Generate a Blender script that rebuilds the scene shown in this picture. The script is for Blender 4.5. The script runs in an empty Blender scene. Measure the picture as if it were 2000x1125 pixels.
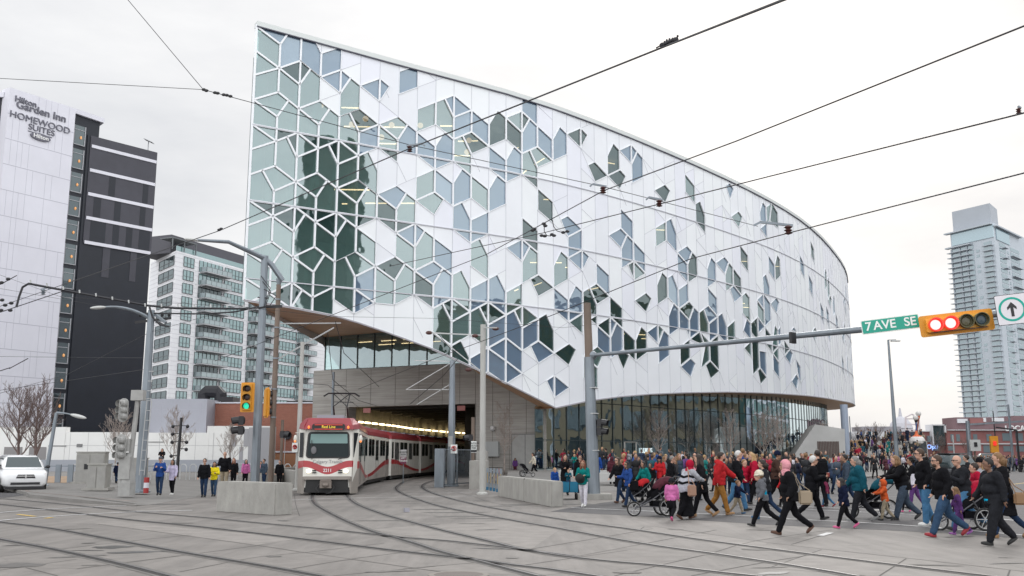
import bpy, bmesh, math, random
from math import sin, cos, pi, radians, hypot, atan2, sqrt
from mathutils import Vector, Matrix
from mathutils.geometry import delaunay_2d_cdt
sc = bpy.context.scene
C = sc.collection
R = random.Random(7)
# ---------------------------------------------------------------- camera
HC = 1.7; FPX = 1890.0; PIT = math.atan(328 / 1890.)
cd = bpy.data.cameras.new('camera'); cam = bpy.data.objects.new('camera', cd); C.objects.link(cam)
cam.location = (0, 0, HC); cam.rotation_euler = (pi / 2 + PIT, 0, 0)
cd.sensor_width = 36; cd.lens = 36 * FPX / 2000; cd.clip_end = 3000; cd.clip_start = .1
sc.camera = cam
# ---------------------------------------------------------------- world
w = bpy.data.worlds.new('World'); sc.world = w; w.use_nodes = True
nt = w.node_tree; nt.nodes.clear()
def nn(t, **k):
    n = nt.nodes.new(t)
    for a, b in k.items(): setattr(n, a, b)
    return n
SUN_EL, SUN_AZ = radians(32), radians(18)
sky = nn('ShaderNodeTexSky', sky_type='NISHITA', sun_disc=False, sun_elevation=SUN_EL, sun_rotation=SUN_AZ, dust_density=4.0)
b1 = nn('ShaderNodeBackground'); b1.inputs['Strength'].default_value = .06
nt.links.new(sky.outputs[0], b1.inputs['Color'])
tc = nn('ShaderNodeTexCoord'); mp = nn('ShaderNodeMapping'); mp.inputs['Scale'].default_value = (1, 1, 3.2)
nz = nn('ShaderNodeTexNoise'); nz.inputs['Scale'].default_value = 2.1; nz.inputs['Detail'].default_value = 7; nz.inputs['Roughness'].default_value = .55
cr = nn('ShaderNodeValToRGB'); cr.color_ramp.elements[0].position = .33; cr.color_ramp.elements[0].color = (.74, .755, .785, 1)
cr.color_ramp.elements[1].position = .62; cr.color_ramp.elements[1].color = (1, 1, 1, 1)
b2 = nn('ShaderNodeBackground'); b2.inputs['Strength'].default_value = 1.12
nt.links.new(tc.outputs['Generated'], mp.inputs[0]); nt.links.new(mp.outputs[0], nz.inputs['Vector'])
nt.links.new(nz.outputs[0], cr.inputs[0]); nt.links.new(cr.outputs[0], b2.inputs['Color'])
# sky behind the camera, out of view, is made brighter to light the facade
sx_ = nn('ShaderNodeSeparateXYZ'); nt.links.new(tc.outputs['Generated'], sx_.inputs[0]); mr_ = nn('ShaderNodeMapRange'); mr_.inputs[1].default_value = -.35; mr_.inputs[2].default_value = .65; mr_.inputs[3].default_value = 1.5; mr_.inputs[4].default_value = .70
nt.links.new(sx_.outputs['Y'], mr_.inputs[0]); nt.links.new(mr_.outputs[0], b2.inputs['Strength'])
ad = nn('ShaderNodeAddShader'); ow = nn('ShaderNodeOutputWorld')
mx = nn('ShaderNodeMixShader'); mx.inputs[0].default_value = .9
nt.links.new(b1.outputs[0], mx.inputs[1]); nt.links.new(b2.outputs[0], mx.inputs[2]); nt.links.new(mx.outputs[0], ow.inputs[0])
# ---------------------------------------------------------------- sun behind thick cloud
sd = bpy.data.lights.new('sun', 'SUN'); sd.energy = .9; sd.angle = radians(25); sd.color = (1, .97, .93)
so = bpy.data.objects.new('sun', sd); C.objects.link(so); so.location = (0, 0, 80)
# the light comes from ahead and to the right, above the curved building
so.rotation_euler = (-(pi / 2 - SUN_EL), 0, -SUN_AZ)
sc.view_settings.view_transform = 'Standard'; sc.view_settings.look = 'None'
sc.view_settings.exposure = .56; sc.view_settings.gamma = 1
sc.cycles.max_bounces = 6; sc.cycles.diffuse_bounces = 2; sc.cycles.glossy_bounces = 3; sc.cycles.transparent_max_bounces = 8
sc.cycles.transmission_bounces = 3; sc.cycles.caustics_reflective = False; sc.cycles.caustics_refractive = False

# ---------------------------------------------------------------- pixel -> place helpers (photo pixels, 2000 wide)
cp, sp_ = cos(PIT), sin(PIT)
def ray(px, py):
    u = px - 1000; v = 562.5 - py
    return (u, FPX * cp - v * sp_, FPX * sp_ + v * cp)
def gp(px, py, z=0.):
    q = ray(px, py); t = (z - HC) / q[2]
    return Vector((q[0] * t, q[1] * t, z))
def at(px, py, Y):
    q = ray(px, py); t = Y / q[1]
    return Vector((q[0] * t, Y, HC + q[2] * t))
def xat(px, py, Y): return at(px, py, Y).x
def zat(py, Y): return at(1000, py, Y).z
def dist(py, z=0.): return gp(1000, py, z).y
# ---------------------------------------------------------------- materials
MATS = {}
def M(name, rgb=(.5, .5, .5), rough=.6, metal=0., var=0., vs=3., bump=0., bs=20., coat=0., emit=0., spec=.5, stretch=None, ecol=None):
    if name in MATS: return MATS[name]
    m = bpy.data.materials.new(name); m.use_nodes = True; N = m.node_tree.nodes; L = m.node_tree.links
    b = N['Principled BSDF']; b.inputs['Base Color'].default_value = (*rgb, 1); b.inputs['Roughness'].default_value = rough
    b.inputs['Metallic'].default_value = metal; b.inputs['Specular IOR Level'].default_value = spec
    if coat: b.inputs['Coat Weight'].default_value = coat; b.inputs['Coat Roughness'].default_value = .1
    if emit:
        b.inputs['Emission Color'].default_value = (*(ecol or rgb), 1); b.inputs['Emission Strength'].default_value = emit
    if var or bump:
        t = N.new('ShaderNodeTexCoord'); vec = t.outputs['Object']
        if stretch:
            mp = N.new('ShaderNodeMapping'); mp.inputs['Scale'].default_value = stretch; L.new(vec, mp.inputs[0]); vec = mp.outputs[0]
    if var:
        n = N.new('ShaderNodeTexNoise'); n.inputs['Scale'].default_value = vs; n.inputs['Detail'].default_value = 6; n.inputs['Roughness'].default_value = .6
        L.new(vec, n.inputs['Vector'])
        r = N.new('ShaderNodeMapRange'); r.inputs[1].default_value = .3; r.inputs[2].default_value = .7
        r.inputs[3].default_value = 1 - var; r.inputs[4].default_value = 1 + var; L.new(n.outputs[0], r.inputs[0])
        v = N.new('ShaderNodeVectorMath'); v.operation = 'SCALE'; v.inputs[0].default_value = rgb; L.new(r.outputs[0], v.inputs['Scale'])
        L.new(v.outputs[0], b.inputs['Base Color'])
    if bump:
        n = N.new('ShaderNodeTexNoise'); n.inputs['Scale'].default_value = bs; n.inputs['Detail'].default_value = 4; L.new(vec, n.inputs['Vector'])
        bp = N.new('ShaderNodeBump'); bp.inputs['Strength'].default_value = bump; bp.inputs['Distance'].default_value = .02
        L.new(n.outputs[0], bp.inputs['Height']); L.new(bp.outputs[0], b.inputs['Normal'])
    MATS[name] = m; return m
# ---------------------------------------------------------------- mesh builder
class MB:
    def __init__(s): s.v = []; s.f = []; s.mi = []; s.cur = 0; s.g = []
    def add(s, vs, fs):
        o = len(s.v); s.g.append((o, len(s.f))); s.v += [tuple(v) for v in vs]; s.f += [tuple(i + o for i in f) for f in fs]; s.mi += [s.cur] * len(fs); return s
    def box(s, cx, cy, cz, sx, sy, sz, rz=0, mat=None):
        vs = [Vector((x * sx / 2, y * sy / 2, z * sz / 2)) for x in (-1, 1) for y in (-1, 1) for z in (-1, 1)]
        m = Matrix.Translation((cx, cy, cz)) @ Matrix.Rotation(rz, 4, 'Z')
        if mat is not None: m = mat @ m
        return s.add([m @ v for v in vs], [(0, 1, 3, 2), (4, 6, 7, 5), (0, 4, 5, 1), (2, 3, 7, 6), (0, 2, 6, 4), (1, 5, 7, 3)])
    def bbox(s, x0, x1, y0, y1, z0, z1, mat=None): return s.box((x0 + x1) / 2, (y0 + y1) / 2, (z0 + z1) / 2, x1 - x0, y1 - y0, z1 - z0, mat=mat)
    def bar(s, a, b, wd, ht, up=(0, 0, 1)):
        a = Vector(a); b = Vector(b); d = (b - a); l = d.length
        if l < 1e-6: return s
        d /= l; u = Vector(up); sd_ = d.cross(u)
        if sd_.length < 1e-4: sd_ = d.cross(Vector((1, 0, 0)))
        sd_.normalize(); u = sd_.cross(d)
        vs = [p + sd_ * x * wd / 2 + u * y * ht / 2 for p in (a, b) for x in (-1, 1) for y in (-1, 1)]
        return s.add(vs, [(0, 2, 3, 1), (4, 5, 7, 6), (0, 1, 5, 4), (2, 6, 7, 3), (0, 4, 6, 2), (1, 3, 7, 5)])
    def tube(s, pts, r, n=8, cap=True):
        pts = [Vector(p) for p in pts]; k = len(pts)
        rr = r if isinstance(r, (list, tuple)) else [r] * k
        rings = []; prev = None
        for i, p in enumerate(pts):
            d = (pts[min(i + 1, k - 1)] - pts[max(i - 1, 0)]).normalized()
            if prev is None: a = d.orthogonal().normalized()
            else:
                a = prev - d * prev.dot(d)
                a = a.normalized() if a.length > 1e-5 else d.orthogonal().normalized()
            prev = a; b = d.cross(a)
            rings.append([p + (a * cos(2 * pi * j / n) + b * sin(2 * pi * j / n)) * rr[i] for j in range(n)])
        vs = [v for rg in rings for v in rg]
        fs = [(i * n + j, i * n + (j + 1) % n, (i + 1) * n + (j + 1) % n, (i + 1) * n + j) for i in range(k - 1) for j in range(n)]
        if cap: fs += [tuple(range(n - 1, -1, -1)), tuple((k - 1) * n + j for j in range(n))]
        return s.add(vs, fs)
    def cyl(s, a, b, r0, r1=None, n=12): return s.tube([a, b], [r0, r0 if r1 is None else r1], n)
    def lathe(s, prof, c=(0, 0, 0), n=16, mat=None):
        vs = []; k = len(prof)
        for r, z in prof:
            for j in range(n):
                v = Vector((c[0] + r * cos(2 * pi * j / n), c[1] + r * sin(2 * pi * j / n), c[2] + z)); vs.append(mat @ v if mat is not None else v)
        fs = [(i * n + j, i * n + (j + 1) % n, (i + 1) * n + (j + 1) % n, (i + 1) * n + j) for i in range(k - 1) for j in range(n)]
        fs += [tuple(range(n - 1, -1, -1)), tuple((k - 1) * n + j for j in range(n))]
        return s.add(vs, fs)
    def prism(s, poly, z0, z1, mat=None):
        n = len(poly); vs = [Vector((x, y, z)) for z in (z0, z1) for x, y in poly]
        if mat is not None: vs = [mat @ v for v in vs]
        return s.add(vs, [tuple(range(n - 1, -1, -1)), tuple(range(n, 2 * n))] + [(i, (i + 1) % n, n + (i + 1) % n, n + i) for i in range(n)])
    def ell(s, c, r, n=12, k=8, mat=None):
        vs = [Vector((0, 0, -1))]; 
        for i in range(1, k):
            t = -pi / 2 + pi * i / k
            vs += [Vector((cos(t) * cos(2 * pi * j / n), cos(t) * sin(2 * pi * j / n), sin(t))) for j in range(n)]
        vs.append(Vector((0, 0, 1)))
        if not isinstance(r, (tuple, list)): r = (r, r, r)
        m3 = mat if mat is not None else Matrix.Identity(3)
        vs = [m3 @ Vector((v.x * r[0], v.y * r[1], v.z * r[2])) + Vector(c) for v in vs]
        fs = [(0, 1 + (j + 1) % n, 1 + j) for j in range(n)]
        for i in range(k - 2): fs += [(1 + i * n + j, 1 + i * n + (j + 1) % n, 1 + (i + 1) * n + (j + 1) % n, 1 + (i + 1) * n + j) for j in range(n)]
        t = len(vs) - 1; o = 1 + (k - 2) * n; fs += [(o + j, o + (j + 1) % n, t) for j in range(n)]
        return s.add(vs, fs)
    def build(s, name, mats, parent=None, smooth=False, off=(0, 0, 0)):
        me = bpy.data.meshes.new(name)
        if off != (0, 0, 0):
            ox, oy, oz = off; s.v = [(x - ox, y - oy, z - oz) for x, y, z in s.v]
        me.from_pydata(s.v, [], s.f)
        ms = mats if isinstance(mats, (list, tuple)) else [mats]
        for m in ms: me.materials.append(m)
        if len(ms) > 1: me.polygons.foreach_set('material_index', s.mi)
        if smooth: me.polygons.foreach_set('use_smooth', [True] * len(s.f))
        me.validate(); me.update()
        o = bpy.data.objects.new(name, me); C.objects.link(o); o.location = off
        if parent is not None:
            o.parent = parent
            o.location = (0, 0, 0) if off == (0, 0, 0) else off
        return o
def split(q, name, mat, parent):
    """every added piece becomes an object of its own"""
    g = q.g + [(len(q.v), len(q.f))]
    for (v0, f0), (v1, f1) in zip(g[:-1], g[1:]):
        m = MB(); m.add(q.v[v0:v1], [tuple(i - v0 for i in f) for f in q.f[f0:f1]]); m.build(name, mat, parent)
def thing(name, label, cat, loc=(0, 0, 0), rz=0, group=None):
    o = bpy.data.objects.new(name, None); C.objects.link(o); o.location = loc; o.rotation_euler = (0, 0, rz); o.empty_display_size = .2
    o['label'] = label; o['category'] = cat
    if group: o['group'] = group
    return o
def tag(o, label, cat, group=None):
    o['label'] = label; o['category'] = cat
    if group: o['group'] = group
    return o
def struct(o, kind='structure', label=None, cat=None):
    o['kind'] = kind
    if label: o['label'] = label
    if cat: o['category'] = cat
    return o
def copytree(o, parent=None):
    c = o.copy(); C.objects.link(c)
    if parent is not None: c.parent = parent
    for ch in o.children: copytree(ch, c)
    return c
def txt(s, size, ext=.01, bold=False, mat=None, name='lettering', parent=None, M4=None, align='CENTER'):
    cu = bpy.data.curves.new(name, 'FONT'); cu.body = s; cu.size = size; cu.extrude = ext; cu.align_x = align; cu.align_y = 'CENTER'
    if bold: cu.offset = size * .018
    to = bpy.data.objects.new('t', cu); C.objects.link(to); bpy.context.view_layer.update()
    me = bpy.data.meshes.new_from_object(to.evaluated_get(bpy.context.evaluated_depsgraph_get())); bpy.data.objects.remove(to); me.name = name
    me.materials.clear()
    if mat: me.materials.append(mat)
    o = bpy.data.objects.new(name, me); C.objects.link(o)
    if parent is not None: o.parent = parent
    if M4 is not None: o.matrix_local = M4
    return o
def face_frame(p, nrm, up=(0, 0, 1)):
    """matrix whose +Z looks along nrm, +Y is up: text put in it reads from the side nrm points to"""
    z = Vector(nrm).normalized(); x = Vector(up).cross(z).normalized(); y = z.cross(x)
    m = Matrix((x, y, z)).transposed().to_4x4(); m.translation = Vector(p); return m
# ================================================================ ground, road, rails
def ground_mat():
    m = bpy.data.materials.new('road_concrete'); m.use_nodes = True; N = m.node_tree.nodes; L = m.node_tree.links; b = N['Principled BSDF']
    t = N.new('ShaderNodeTexCoord')
    def noise(s, d=5, st=None, ro=.6):
        n = N.new('ShaderNodeTexNoise'); n.inputs['Scale'].default_value = s; n.inputs['Detail'].default_value = d; n.inputs['Roughness'].default_value = ro
        if st:
            mp = N.new('ShaderNodeMapping'); mp.inputs['Scale'].default_value = st; mp.inputs['Rotation'].default_value = (0, 0, .55)
            L.new(t.outputs['Object'], mp.inputs[0]); L.new(mp.outputs[0], n.inputs['Vector'])
        else: L.new(t.outputs['Object'], n.inputs['Vector'])
        return n
    def ramp(n, p0, c0, p1, c1):
        r = N.new('ShaderNodeMapRange'); r.inputs[1].default_value = p0; r.inputs[2].default_value = p1; r.inputs[3].default_value = c0; r.inputs[4].default_value = c1
        L.new(n.outputs[0], r.inputs[0]); return r
    def mul(a, b_):
        q = N.new('ShaderNodeMath'); q.operation = 'MULTIPLY'; L.new(a.outputs[0], q.inputs[0]); L.new(b_.outputs[0], q.inputs[1]); return q
    a = ramp(noise(.22, 7, None, .7), .35, .78, .66, 1.12)
    bb = ramp(noise(2.0, 7, (1, .10, 1), .65), .36, .80, .60, 1.06)
    c_ = ramp(noise(60, 3), .3, .92, .7, 1.08)
    d_ = ramp(noise(1.1, 10, None, .78), .55, 1., .72, .62)
    f = mul(mul(a, bb), mul(c_, d_))
    v = N.new('ShaderNodeVectorMath'); v.operation = 'SCALE'; v.inputs[0].default_value = (.20, .185, .172); L.new(f.outputs[0], v.inputs['Scale'])
    L.new(v.outputs[0], b.inputs['Base Color']); b.inputs['Roughness'].default_value = .75
    bp = N.new('ShaderNodeBump'); bp.inputs['Strength'].default_value = .25; bp.inputs['Distance'].default_value = .01; nb = noise(35, 4); L.new(nb.outputs[0], bp.inputs['Height']); L.new(bp.outputs[0], b.inputs['Normal'])
    return m
GM = ground_mat()
def sheet(name, pts, z, mat, px=True):
    mb = MB(); P = [gp(x, y, z) if px else Vector((x, y, z)) for x, y in pts]
    mb.add(P, [tuple(range(len(P)))]); o = mb.build(name, mat); return o
g = MB(); g.add([(-900, -60, 0), (900, -60, 0), (900, 1500, 0), (-900, 1500, 0)], [(0, 1, 2, 3)]); struct(g.build('ground', GM))
ASP = M('asphalt', (.070, .068, .071), .8, var=.22, vs=1.3, bump=.4, bs=60)
struct(sheet('road', [(1075, 999), (1115, 991), (1190, 980), (1330, 967), (1500, 953), (1620, 941), (1745, 927), (1880, 911), (1990, 899), (2400, 893), (3200, 893), (2700, 1090), (2000, 1052), (1900, 1044), (1725, 1035), (1500, 1025), (1250, 1008)], .004, ASP))
struct(sheet('road_left', [(-900, 897), (-300, 905), (-30, 925), (-5, 945), (60, 966), (10, 972), (-200, 968), (-900, 1000)], .004, ASP))
# rails
z4 = 925
def T(ox, pts): return [(ox + x / 4, z4 + y / 4) for x, y in pts]
RAILS = [
 T(500, [(445, 120), (443, 160), (440, 200), (470, 245), (560, 300), (700, 370), (900, 450), (1080, 500), (1250, 550), (1400, 600), (1570, 645), (1750, 690), (2000, 755), (2200, 805)]),
 T(500, [(690, 110), (700, 150), (725, 190), (800, 245), (1000, 320), (1280, 398), (1500, 455), (1800, 525), (2000, 575), (2280, 628), (2500, 658), (2800, 690), (3160, 720), (3600, 770), (3950, 808)]),
 T(500, [(1440, 8), (1200, 50), (1118, 90), (1095, 120), (1150, 160), (1300, 215), (1500, 270), (2000, 365), (2400, 435), (2800, 510), (3200, 575), (3600, 630), (4000, 690), (4350, 745), (4700, 805)]),
 T(500, [(1560, 20), (1440, 42), (1330, 75), (1298, 105), (1360, 145), (1500, 190), (1750, 250), (2000, 295), (2500, 375), (3000, 445), (3500, 520), (4000, 587), (4330, 630), (5000, 715), (5700, 800), (5900, 825)]),
 T(0, [(-300, 172), (0, 195), (500, 240), (1050, 298), (1600, 345), (2000, 385), (2370, 420), (2650, 447), (3000, 486), (3200, 505), (3500, 528), (4000, 585), (4500, 650)]),
 T(0, [(-300, 205), (0, 240), (500, 298), (1000, 360), (1500, 410), (2000, 468), (2640, 548), (3100, 605), (3600, 660), (3800, 685), (4000, 715), (4300, 750), (4700, 810)]),
 T(0, [(-300, 340), (0, 380), (400, 430), (1000, 540), (1500, 630), (2000, 714), (2480, 800), (2600, 822)]),
 T(0, [(-300, 455), (0, 515), (400, 590), (900, 700), (1300, 800), (1400, 825)]),
]
def smooth_line(P, n=6):
    out = []
    for i in range(len(P) - 1):
        p0 = P[max(i - 1, 0)]; p1 = P[i]; p2 = P[i + 1]; p3 = P[min(i + 2, len(P) - 1)]
        for k in range(n):
            t = k / n
            out.append(.5 * ((2 * p1) + (p2 - p0) * t + (2 * p0 - 5 * p1 + 4 * p2 - p3) * t * t + (3 * p1 - p0 - 3 * p2 + p3) * t ** 3))
    out.append(P[-1]); return out
def ribbon(mb, P, wd, z, off=0):
    L_ = []; 
    for i, p in enumerate(P):
        d = (P[min(i + 1, len(P) - 1)] - P[max(i - 1, 0)]); d.z = 0; d.normalize(); n = Vector((-d.y, d.x, 0))
        L_.append((p + n * (off - wd / 2), p + n * (off + wd / 2)))
    vs = []
    for a, b in L_: vs += [(a.x, a.y, z), (b.x, b.y, z)]
    mb.add(vs, [(2 * i, 2 * i + 1, 2 * i + 3, 2 * i + 2) for i in range(len(P) - 1)])
RUB = M('rail_groove', (.028, .026, .026), .85, var=.3, vs=9)
STL = M('rail_steel', (.20, .19, .19), .38, metal=.9)
GRT = M('grout_edge', (.14, .133, .126), .9, var=.3, vs=4)
for k, P in enumerate(RAILS):
    P = smooth_line([gp(x, y) for x, y in P]); rt = thing('rail_line', ['grooved rail curving out from under the red and white train, left side', 'grooved rail curving out from under the red and white train, right side', 'grooved rail curving out of the tunnel mouth, left of the pair beside the train', 'grooved rail curving out of the tunnel mouth, nearest the right concrete barrier', 'faint straight rail passing closest to the left concrete block', 'straight rail just in front of the left concrete block', 'straight rail passing just beyond the manhole in the road', 'straight rail crossing the bottom left corner of the road'][k], 'rail', group='rails set in the roadway')
    g1 = MB(); ribbon(g1, P, .30, .005); g1.build('edge_grout', GRT, rt)
    g1 = MB(); ribbon(g1, P, .15 * .95 if k not in (4,) else .08, .009); g1.build('groove', RUB, rt)
    g1 = MB(); ribbon(g1, P, .05, .014, .035); g1.build('rail_head', STL, rt)
JM = M('slab_joint', (.085, .08, .075), .9)
jb = MB()
for i, (P_, c_) in enumerate([([(700, 385), (1230, 455), (1990, 560), (2380, 500), (1500, 430), (900, 370)], 1.13), ([(2900, 435), (3280, 400), (4000, 365), (4380, 430), (4150, 590), (3400, 520)], 1.08), ([(4500, 650), (5000, 555), (5600, 590), (5510, 635), (4800, 760)], .9), ([(0, 650), (900, 540), (1400, 640), (600, 740), (150, 735)], .93), ([(6000, 740), (6420, 595), (7080, 665), (6870, 800)], 1.07), ([(1700, 690), (2250, 750), (2800, 660), (2330, 610)], .92), ([(5000, 445), (5120, 415), (6000, 540), (5910, 600)], 1.1), ([(3200, 745), (3800, 690), (4500, 760), (4200, 800)], 1.06)]):
    struct(sheet('paving_slab', T(0, P_), .0015 + i * .0001, M('slab_tone_%d' % i, tuple(v * c_ for v in (.20, .185, .172)), .78, var=.16, vs=2.2, bump=.3, bs=40)))
JN = [T(0, p) for p in ([(-200, 780), (150, 735), (600, 670)], [(200, 735), (450, 800)], [(770, 395), (1230, 455), (2000, 560), (2330, 610), (2820, 680), (3450, 770), (3700, 810)], [(1400, 770), (2000, 655), (2400, 615), (3000, 545)], [(600, 745), (1200, 670), (2000, 565)], [(2250, 750), (2800, 660), (3400, 590)], [(3150, 745), (3800, 690)], [(2900, 435), (3280, 400)], [(2600, 800), (3400, 725)], [(0, 650), (900, 540), (1500, 480)],
   [(4150, 590), (4700, 500), (5100, 430)], [(4100, 715), (4900, 600)], [(4500, 650), (5000, 555), (5600, 440)], [(4800, 800), (5510, 635)], [(5570, 620), (5910, 525), (6500, 440)], [(5000, 445), (5120, 415), (6000, 540), (7080, 660), (8300, 800)], [(6000, 740), (6420, 595)], [(6870, 800), (7080, 665)], [(7890, 755), (7870, 810)], [(6180, 555), (6480, 465)], [(5400, 800), (6000, 690), (6380, 630)], [(2300, 160), (2310, 240), (2340, 330)], [(3400, 90), (3500, 130), (3700, 180), (3800, 215), (4000, 260)])]
for P in JN: ribbon(jb, smooth_line([gp(x, y) for x, y in P], 3), .024, .0035 + .0005)
struct(jb.build('slab_joints', JM))
WP = M('road_paint_white', (.50, .50, .50), .7, var=.3, vs=6); YP = M('road_paint_yellow', (.62, .42, .10), .7, var=.3, vs=6)
def mark(pts, wd, mat=WP, z=.010, nm='road_marking'):
    mb = MB(); ribbon(mb, smooth_line([gp(x, y) for x, y in pts], 3), wd, z); struct(mb.build(nm, mat))
mark([(1115, 992), (1260, 998.3), (1475, 1009), (1540, 1014), (1750, 1025), (2000, 1046), (2100, 1056)], .13)
mark([(1440, 983), (1580, 990.5), (1800, 1000), (2000, 1019), (2100, 1030)], .13)
mark([(1440, 989), (1570, 995), (1800, 1006)], .1)
mark([(-20, 1003), (90, 995), (185, 990.5), (265, 987)], .16); mark([(-20, 1019), (60, 1012), (165, 1005), (265, 1000)], .16); mark([(265, 999), (320, 998.5), (375, 997)], .22)
mark([(34, 1005), (68, 1009)], .12, YP); mark([(88, 1013), (102, 1011)], .12, YP)
mark([(570, 977), (650, 974), (790, 971), (930, 969)], .12); mark([(700, 966), (870, 963), (1000, 960)], .08)
mark([(1980, 946), (2060, 936)], .13, YP); mark([(1602, 1047), (1622, 1041)], .16)
mark([(1600, 968), (2000, 975)], .0 + .06)
# stains on the road, each with a shape of its own
ST = M('road_stain', (.10, .094, .088), .6, var=.25, vs=5)
def blot(px, py, a, b, seed, rot=0.0, mat=ST, nm='stain', z=.006):
    r = random.Random(seed); c0 = gp(px, py); n = 22; vs = []
    for i in range(n):
        t = 2 * pi * i / n; k = .75 + .45 * r.random(); x = a * k * cos(t); y = b * k * sin(t); vs.append((c0.x + x * cos(rot) - y * sin(rot), c0.y + x * sin(rot) + y * cos(rot), z))
    mb = MB(); mb.add(vs, [tuple(range(n))]); return struct(mb.build(nm, mat))
PT = M('worn_patch', (.155, .146, .137), .85, var=.3, vs=6)
WM = M('damp_patch', (.06, .058, .055), .35, var=.3, vs=5)
blot(220, 1069, .36, .30, 1, mat=WM, nm='manhole_puddle'); blot(262, 1079, .5, .17, 2, .3, WM, 'puddle')
for i, (x, y, a, b) in enumerate([(790, 979, .75, .16), (792, 984, .6, .13), (850, 995, .8, .16), (880, 1001, 1.0, .2), (905, 1009, .8, .22), (925, 1013, .7, .14), (750, 1017, .7, .12), (828, 1025, .4, .1), (620, 1043, .35, .08), (322, 985, .9, .45), (560, 967, .9, .35), (630, 978, .5, .2), (1035, 985, .9, .3), (20, 1105, .5, .35), (1130, 985, .7, .35)]):
    blot(x, y, a, b, 20 + i, .1)
rb = random.Random(77)
for i in range(46):
    x = rb.uniform(0, 2000); y = 960 + 160 * rb.random() ** 1.3
    if 400 < x < 600 and y < 1012: continue
    d_ = dist(y); blot(x, y, rb.uniform(.10, .5), rb.uniform(.04, .14), 200 + i, rb.uniform(-.3, .8), [ST, WM, PT][i % 3] if i % 5 else PT, z=.0065 + i * .00003)
# manhole cover at the bottom edge
mh = thing('manhole_cover', 'round iron manhole cover at the bottom edge, below the curving rails', 'manhole cover', gp(896, 1124)); q = MB(); q.lathe([(.36, 0), (.36, .012), (0, .012)], n=28); q.build('cover', M('cast_iron', (.12, .10, .09), .6, metal=.3, bump=.5, bs=40), mh)
q = MB(); q.lathe([(.36, 0), (.36, .014), (.44, .014), (.44, 0)], n=28); q.build('ring', M('cast_ring', (.2, .18, .16), .7), mh)
# left pavement with a kerb
PV = M('pavement_concrete', (.20, .192, .182), .8, var=.14, vs=.8, bump=.3, bs=40)
def slab(name, pts, z, mat, kerb=True):
    top = [gp(x, y, z) for x, y in pts]; n = len(top); mb = MB()
    mb.add([(p.x, p.y, z) for p in top] + [(p.x, p.y, -.05) for p in top], [tuple(range(n))] + [(i, (i + 1) % n, n + (i + 1) % n, n + i) for i in range(n)])
    return struct(mb.build(name, mat))
PP = [(gp(x, y, z), z) for x, y, z in [(52, 961.5, .13), (58, 965.5, .13), (150, 975, .13), (265, 986, .05), (290, 986, .006), (380, 972, .006), (420, 950, .006), (430, 915, .006), (330, 915, .13), (-200, 915, .13), (-60, 935, .13), (-20, 945, .13)]]
q = MB(); c0 = gp(150, 955, .13); q.add([(c0.x, c0.y, .13)] + [(p.x, p.y, z) for p, z in PP], [(0, i + 1, (i + 1) % 12 + 1) for i in range(12)]); q.add([(p.x, p.y, z) for p, z in PP] + [(p.x, p.y, -.05) for p, z in PP], [(i, (i + 1) % 12, 12 + (i + 1) % 12, 12 + i) for i in range(12)]); struct(q.build('pavement', PV))
kb = MB(); ribbon(kb, smooth_line([gp(x, y) for x, y in [(52, 963.5), (58, 966.5), (150, 976), (265, 987)]], 3), .16, .135, .02); struct(kb.build('kerb', M('kerb_stone', (.2, .165, .15), .9, var=.4, vs=2)))
# plaza before the library: rises gently to the building
PLZ = M('plaza_concrete', (.21, .202, .192), .8, var=.10, vs=.6, bump=.3, bs=30)
pl = MB()
FR = [(-.3, 45, .004), (3, 47.3, .004), (9, 50.4, .004), (14, 53.6, .06), (21.5, 66, .13), (35, 89, .13), (60, 131, .13), (110, 214, .13), (190, 345, .13)]
BK = [(-.3, 86), (2, 90), (8, 92), (16, 100), (30, 120), (42, 145), (52, 165), (90, 240), (170, 370)]
def plz(x, y):
    """height of the plaza paving under (x, y)"""
    for (a, b) in zip(FR[:-1], FR[1:]):
        if a[0] <= x <= b[0]:
            t = (x - a[0]) / (b[0] - a[0]); fy = a[1] + t * (b[1] - a[1]); fz = a[2] + t * (b[2] - a[2])
            if y < fy: return 0.
            return fz + (.6 - fz) * min(1, (y - fy) / 26.)
    return 0.
vs = []; cols = [0, .1, .2, .3, .45, .6, .8, 1]
for (a, b) in zip(FR, BK):
    for t in cols:
        x = a[0] + (b[0] - a[0]) * t; y = a[1] + (b[1] - a[1]) * t
        vs.append((x, y, a[2] + (.6 - a[2]) * min(1, (y - a[1]) / 26. * (1 if x > 0 else 1))))
nx = len(cols)
pl.add(vs, [(j * nx + i, (j + 1) * nx + i, (j + 1) * nx + i + 1, j * nx + i + 1) for j in range(len(FR) - 1) for i in range(nx - 1)])
pl.add([(x, y, z) for x, y, z in FR] + [(x, y, -.02) for x, y, z in FR], [(i + 1, i, 9 + i, 9 + i + 1) for i in range(8)])
pl.add([vs[i] for i in range(nx)] + [(vs[i][0], vs[i][1], -.02) for i in range(nx)], [(i, i + 1, nx + i + 1, nx + i) for i in range(nx - 1)])
struct(pl.build('plaza', PLZ))
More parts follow.
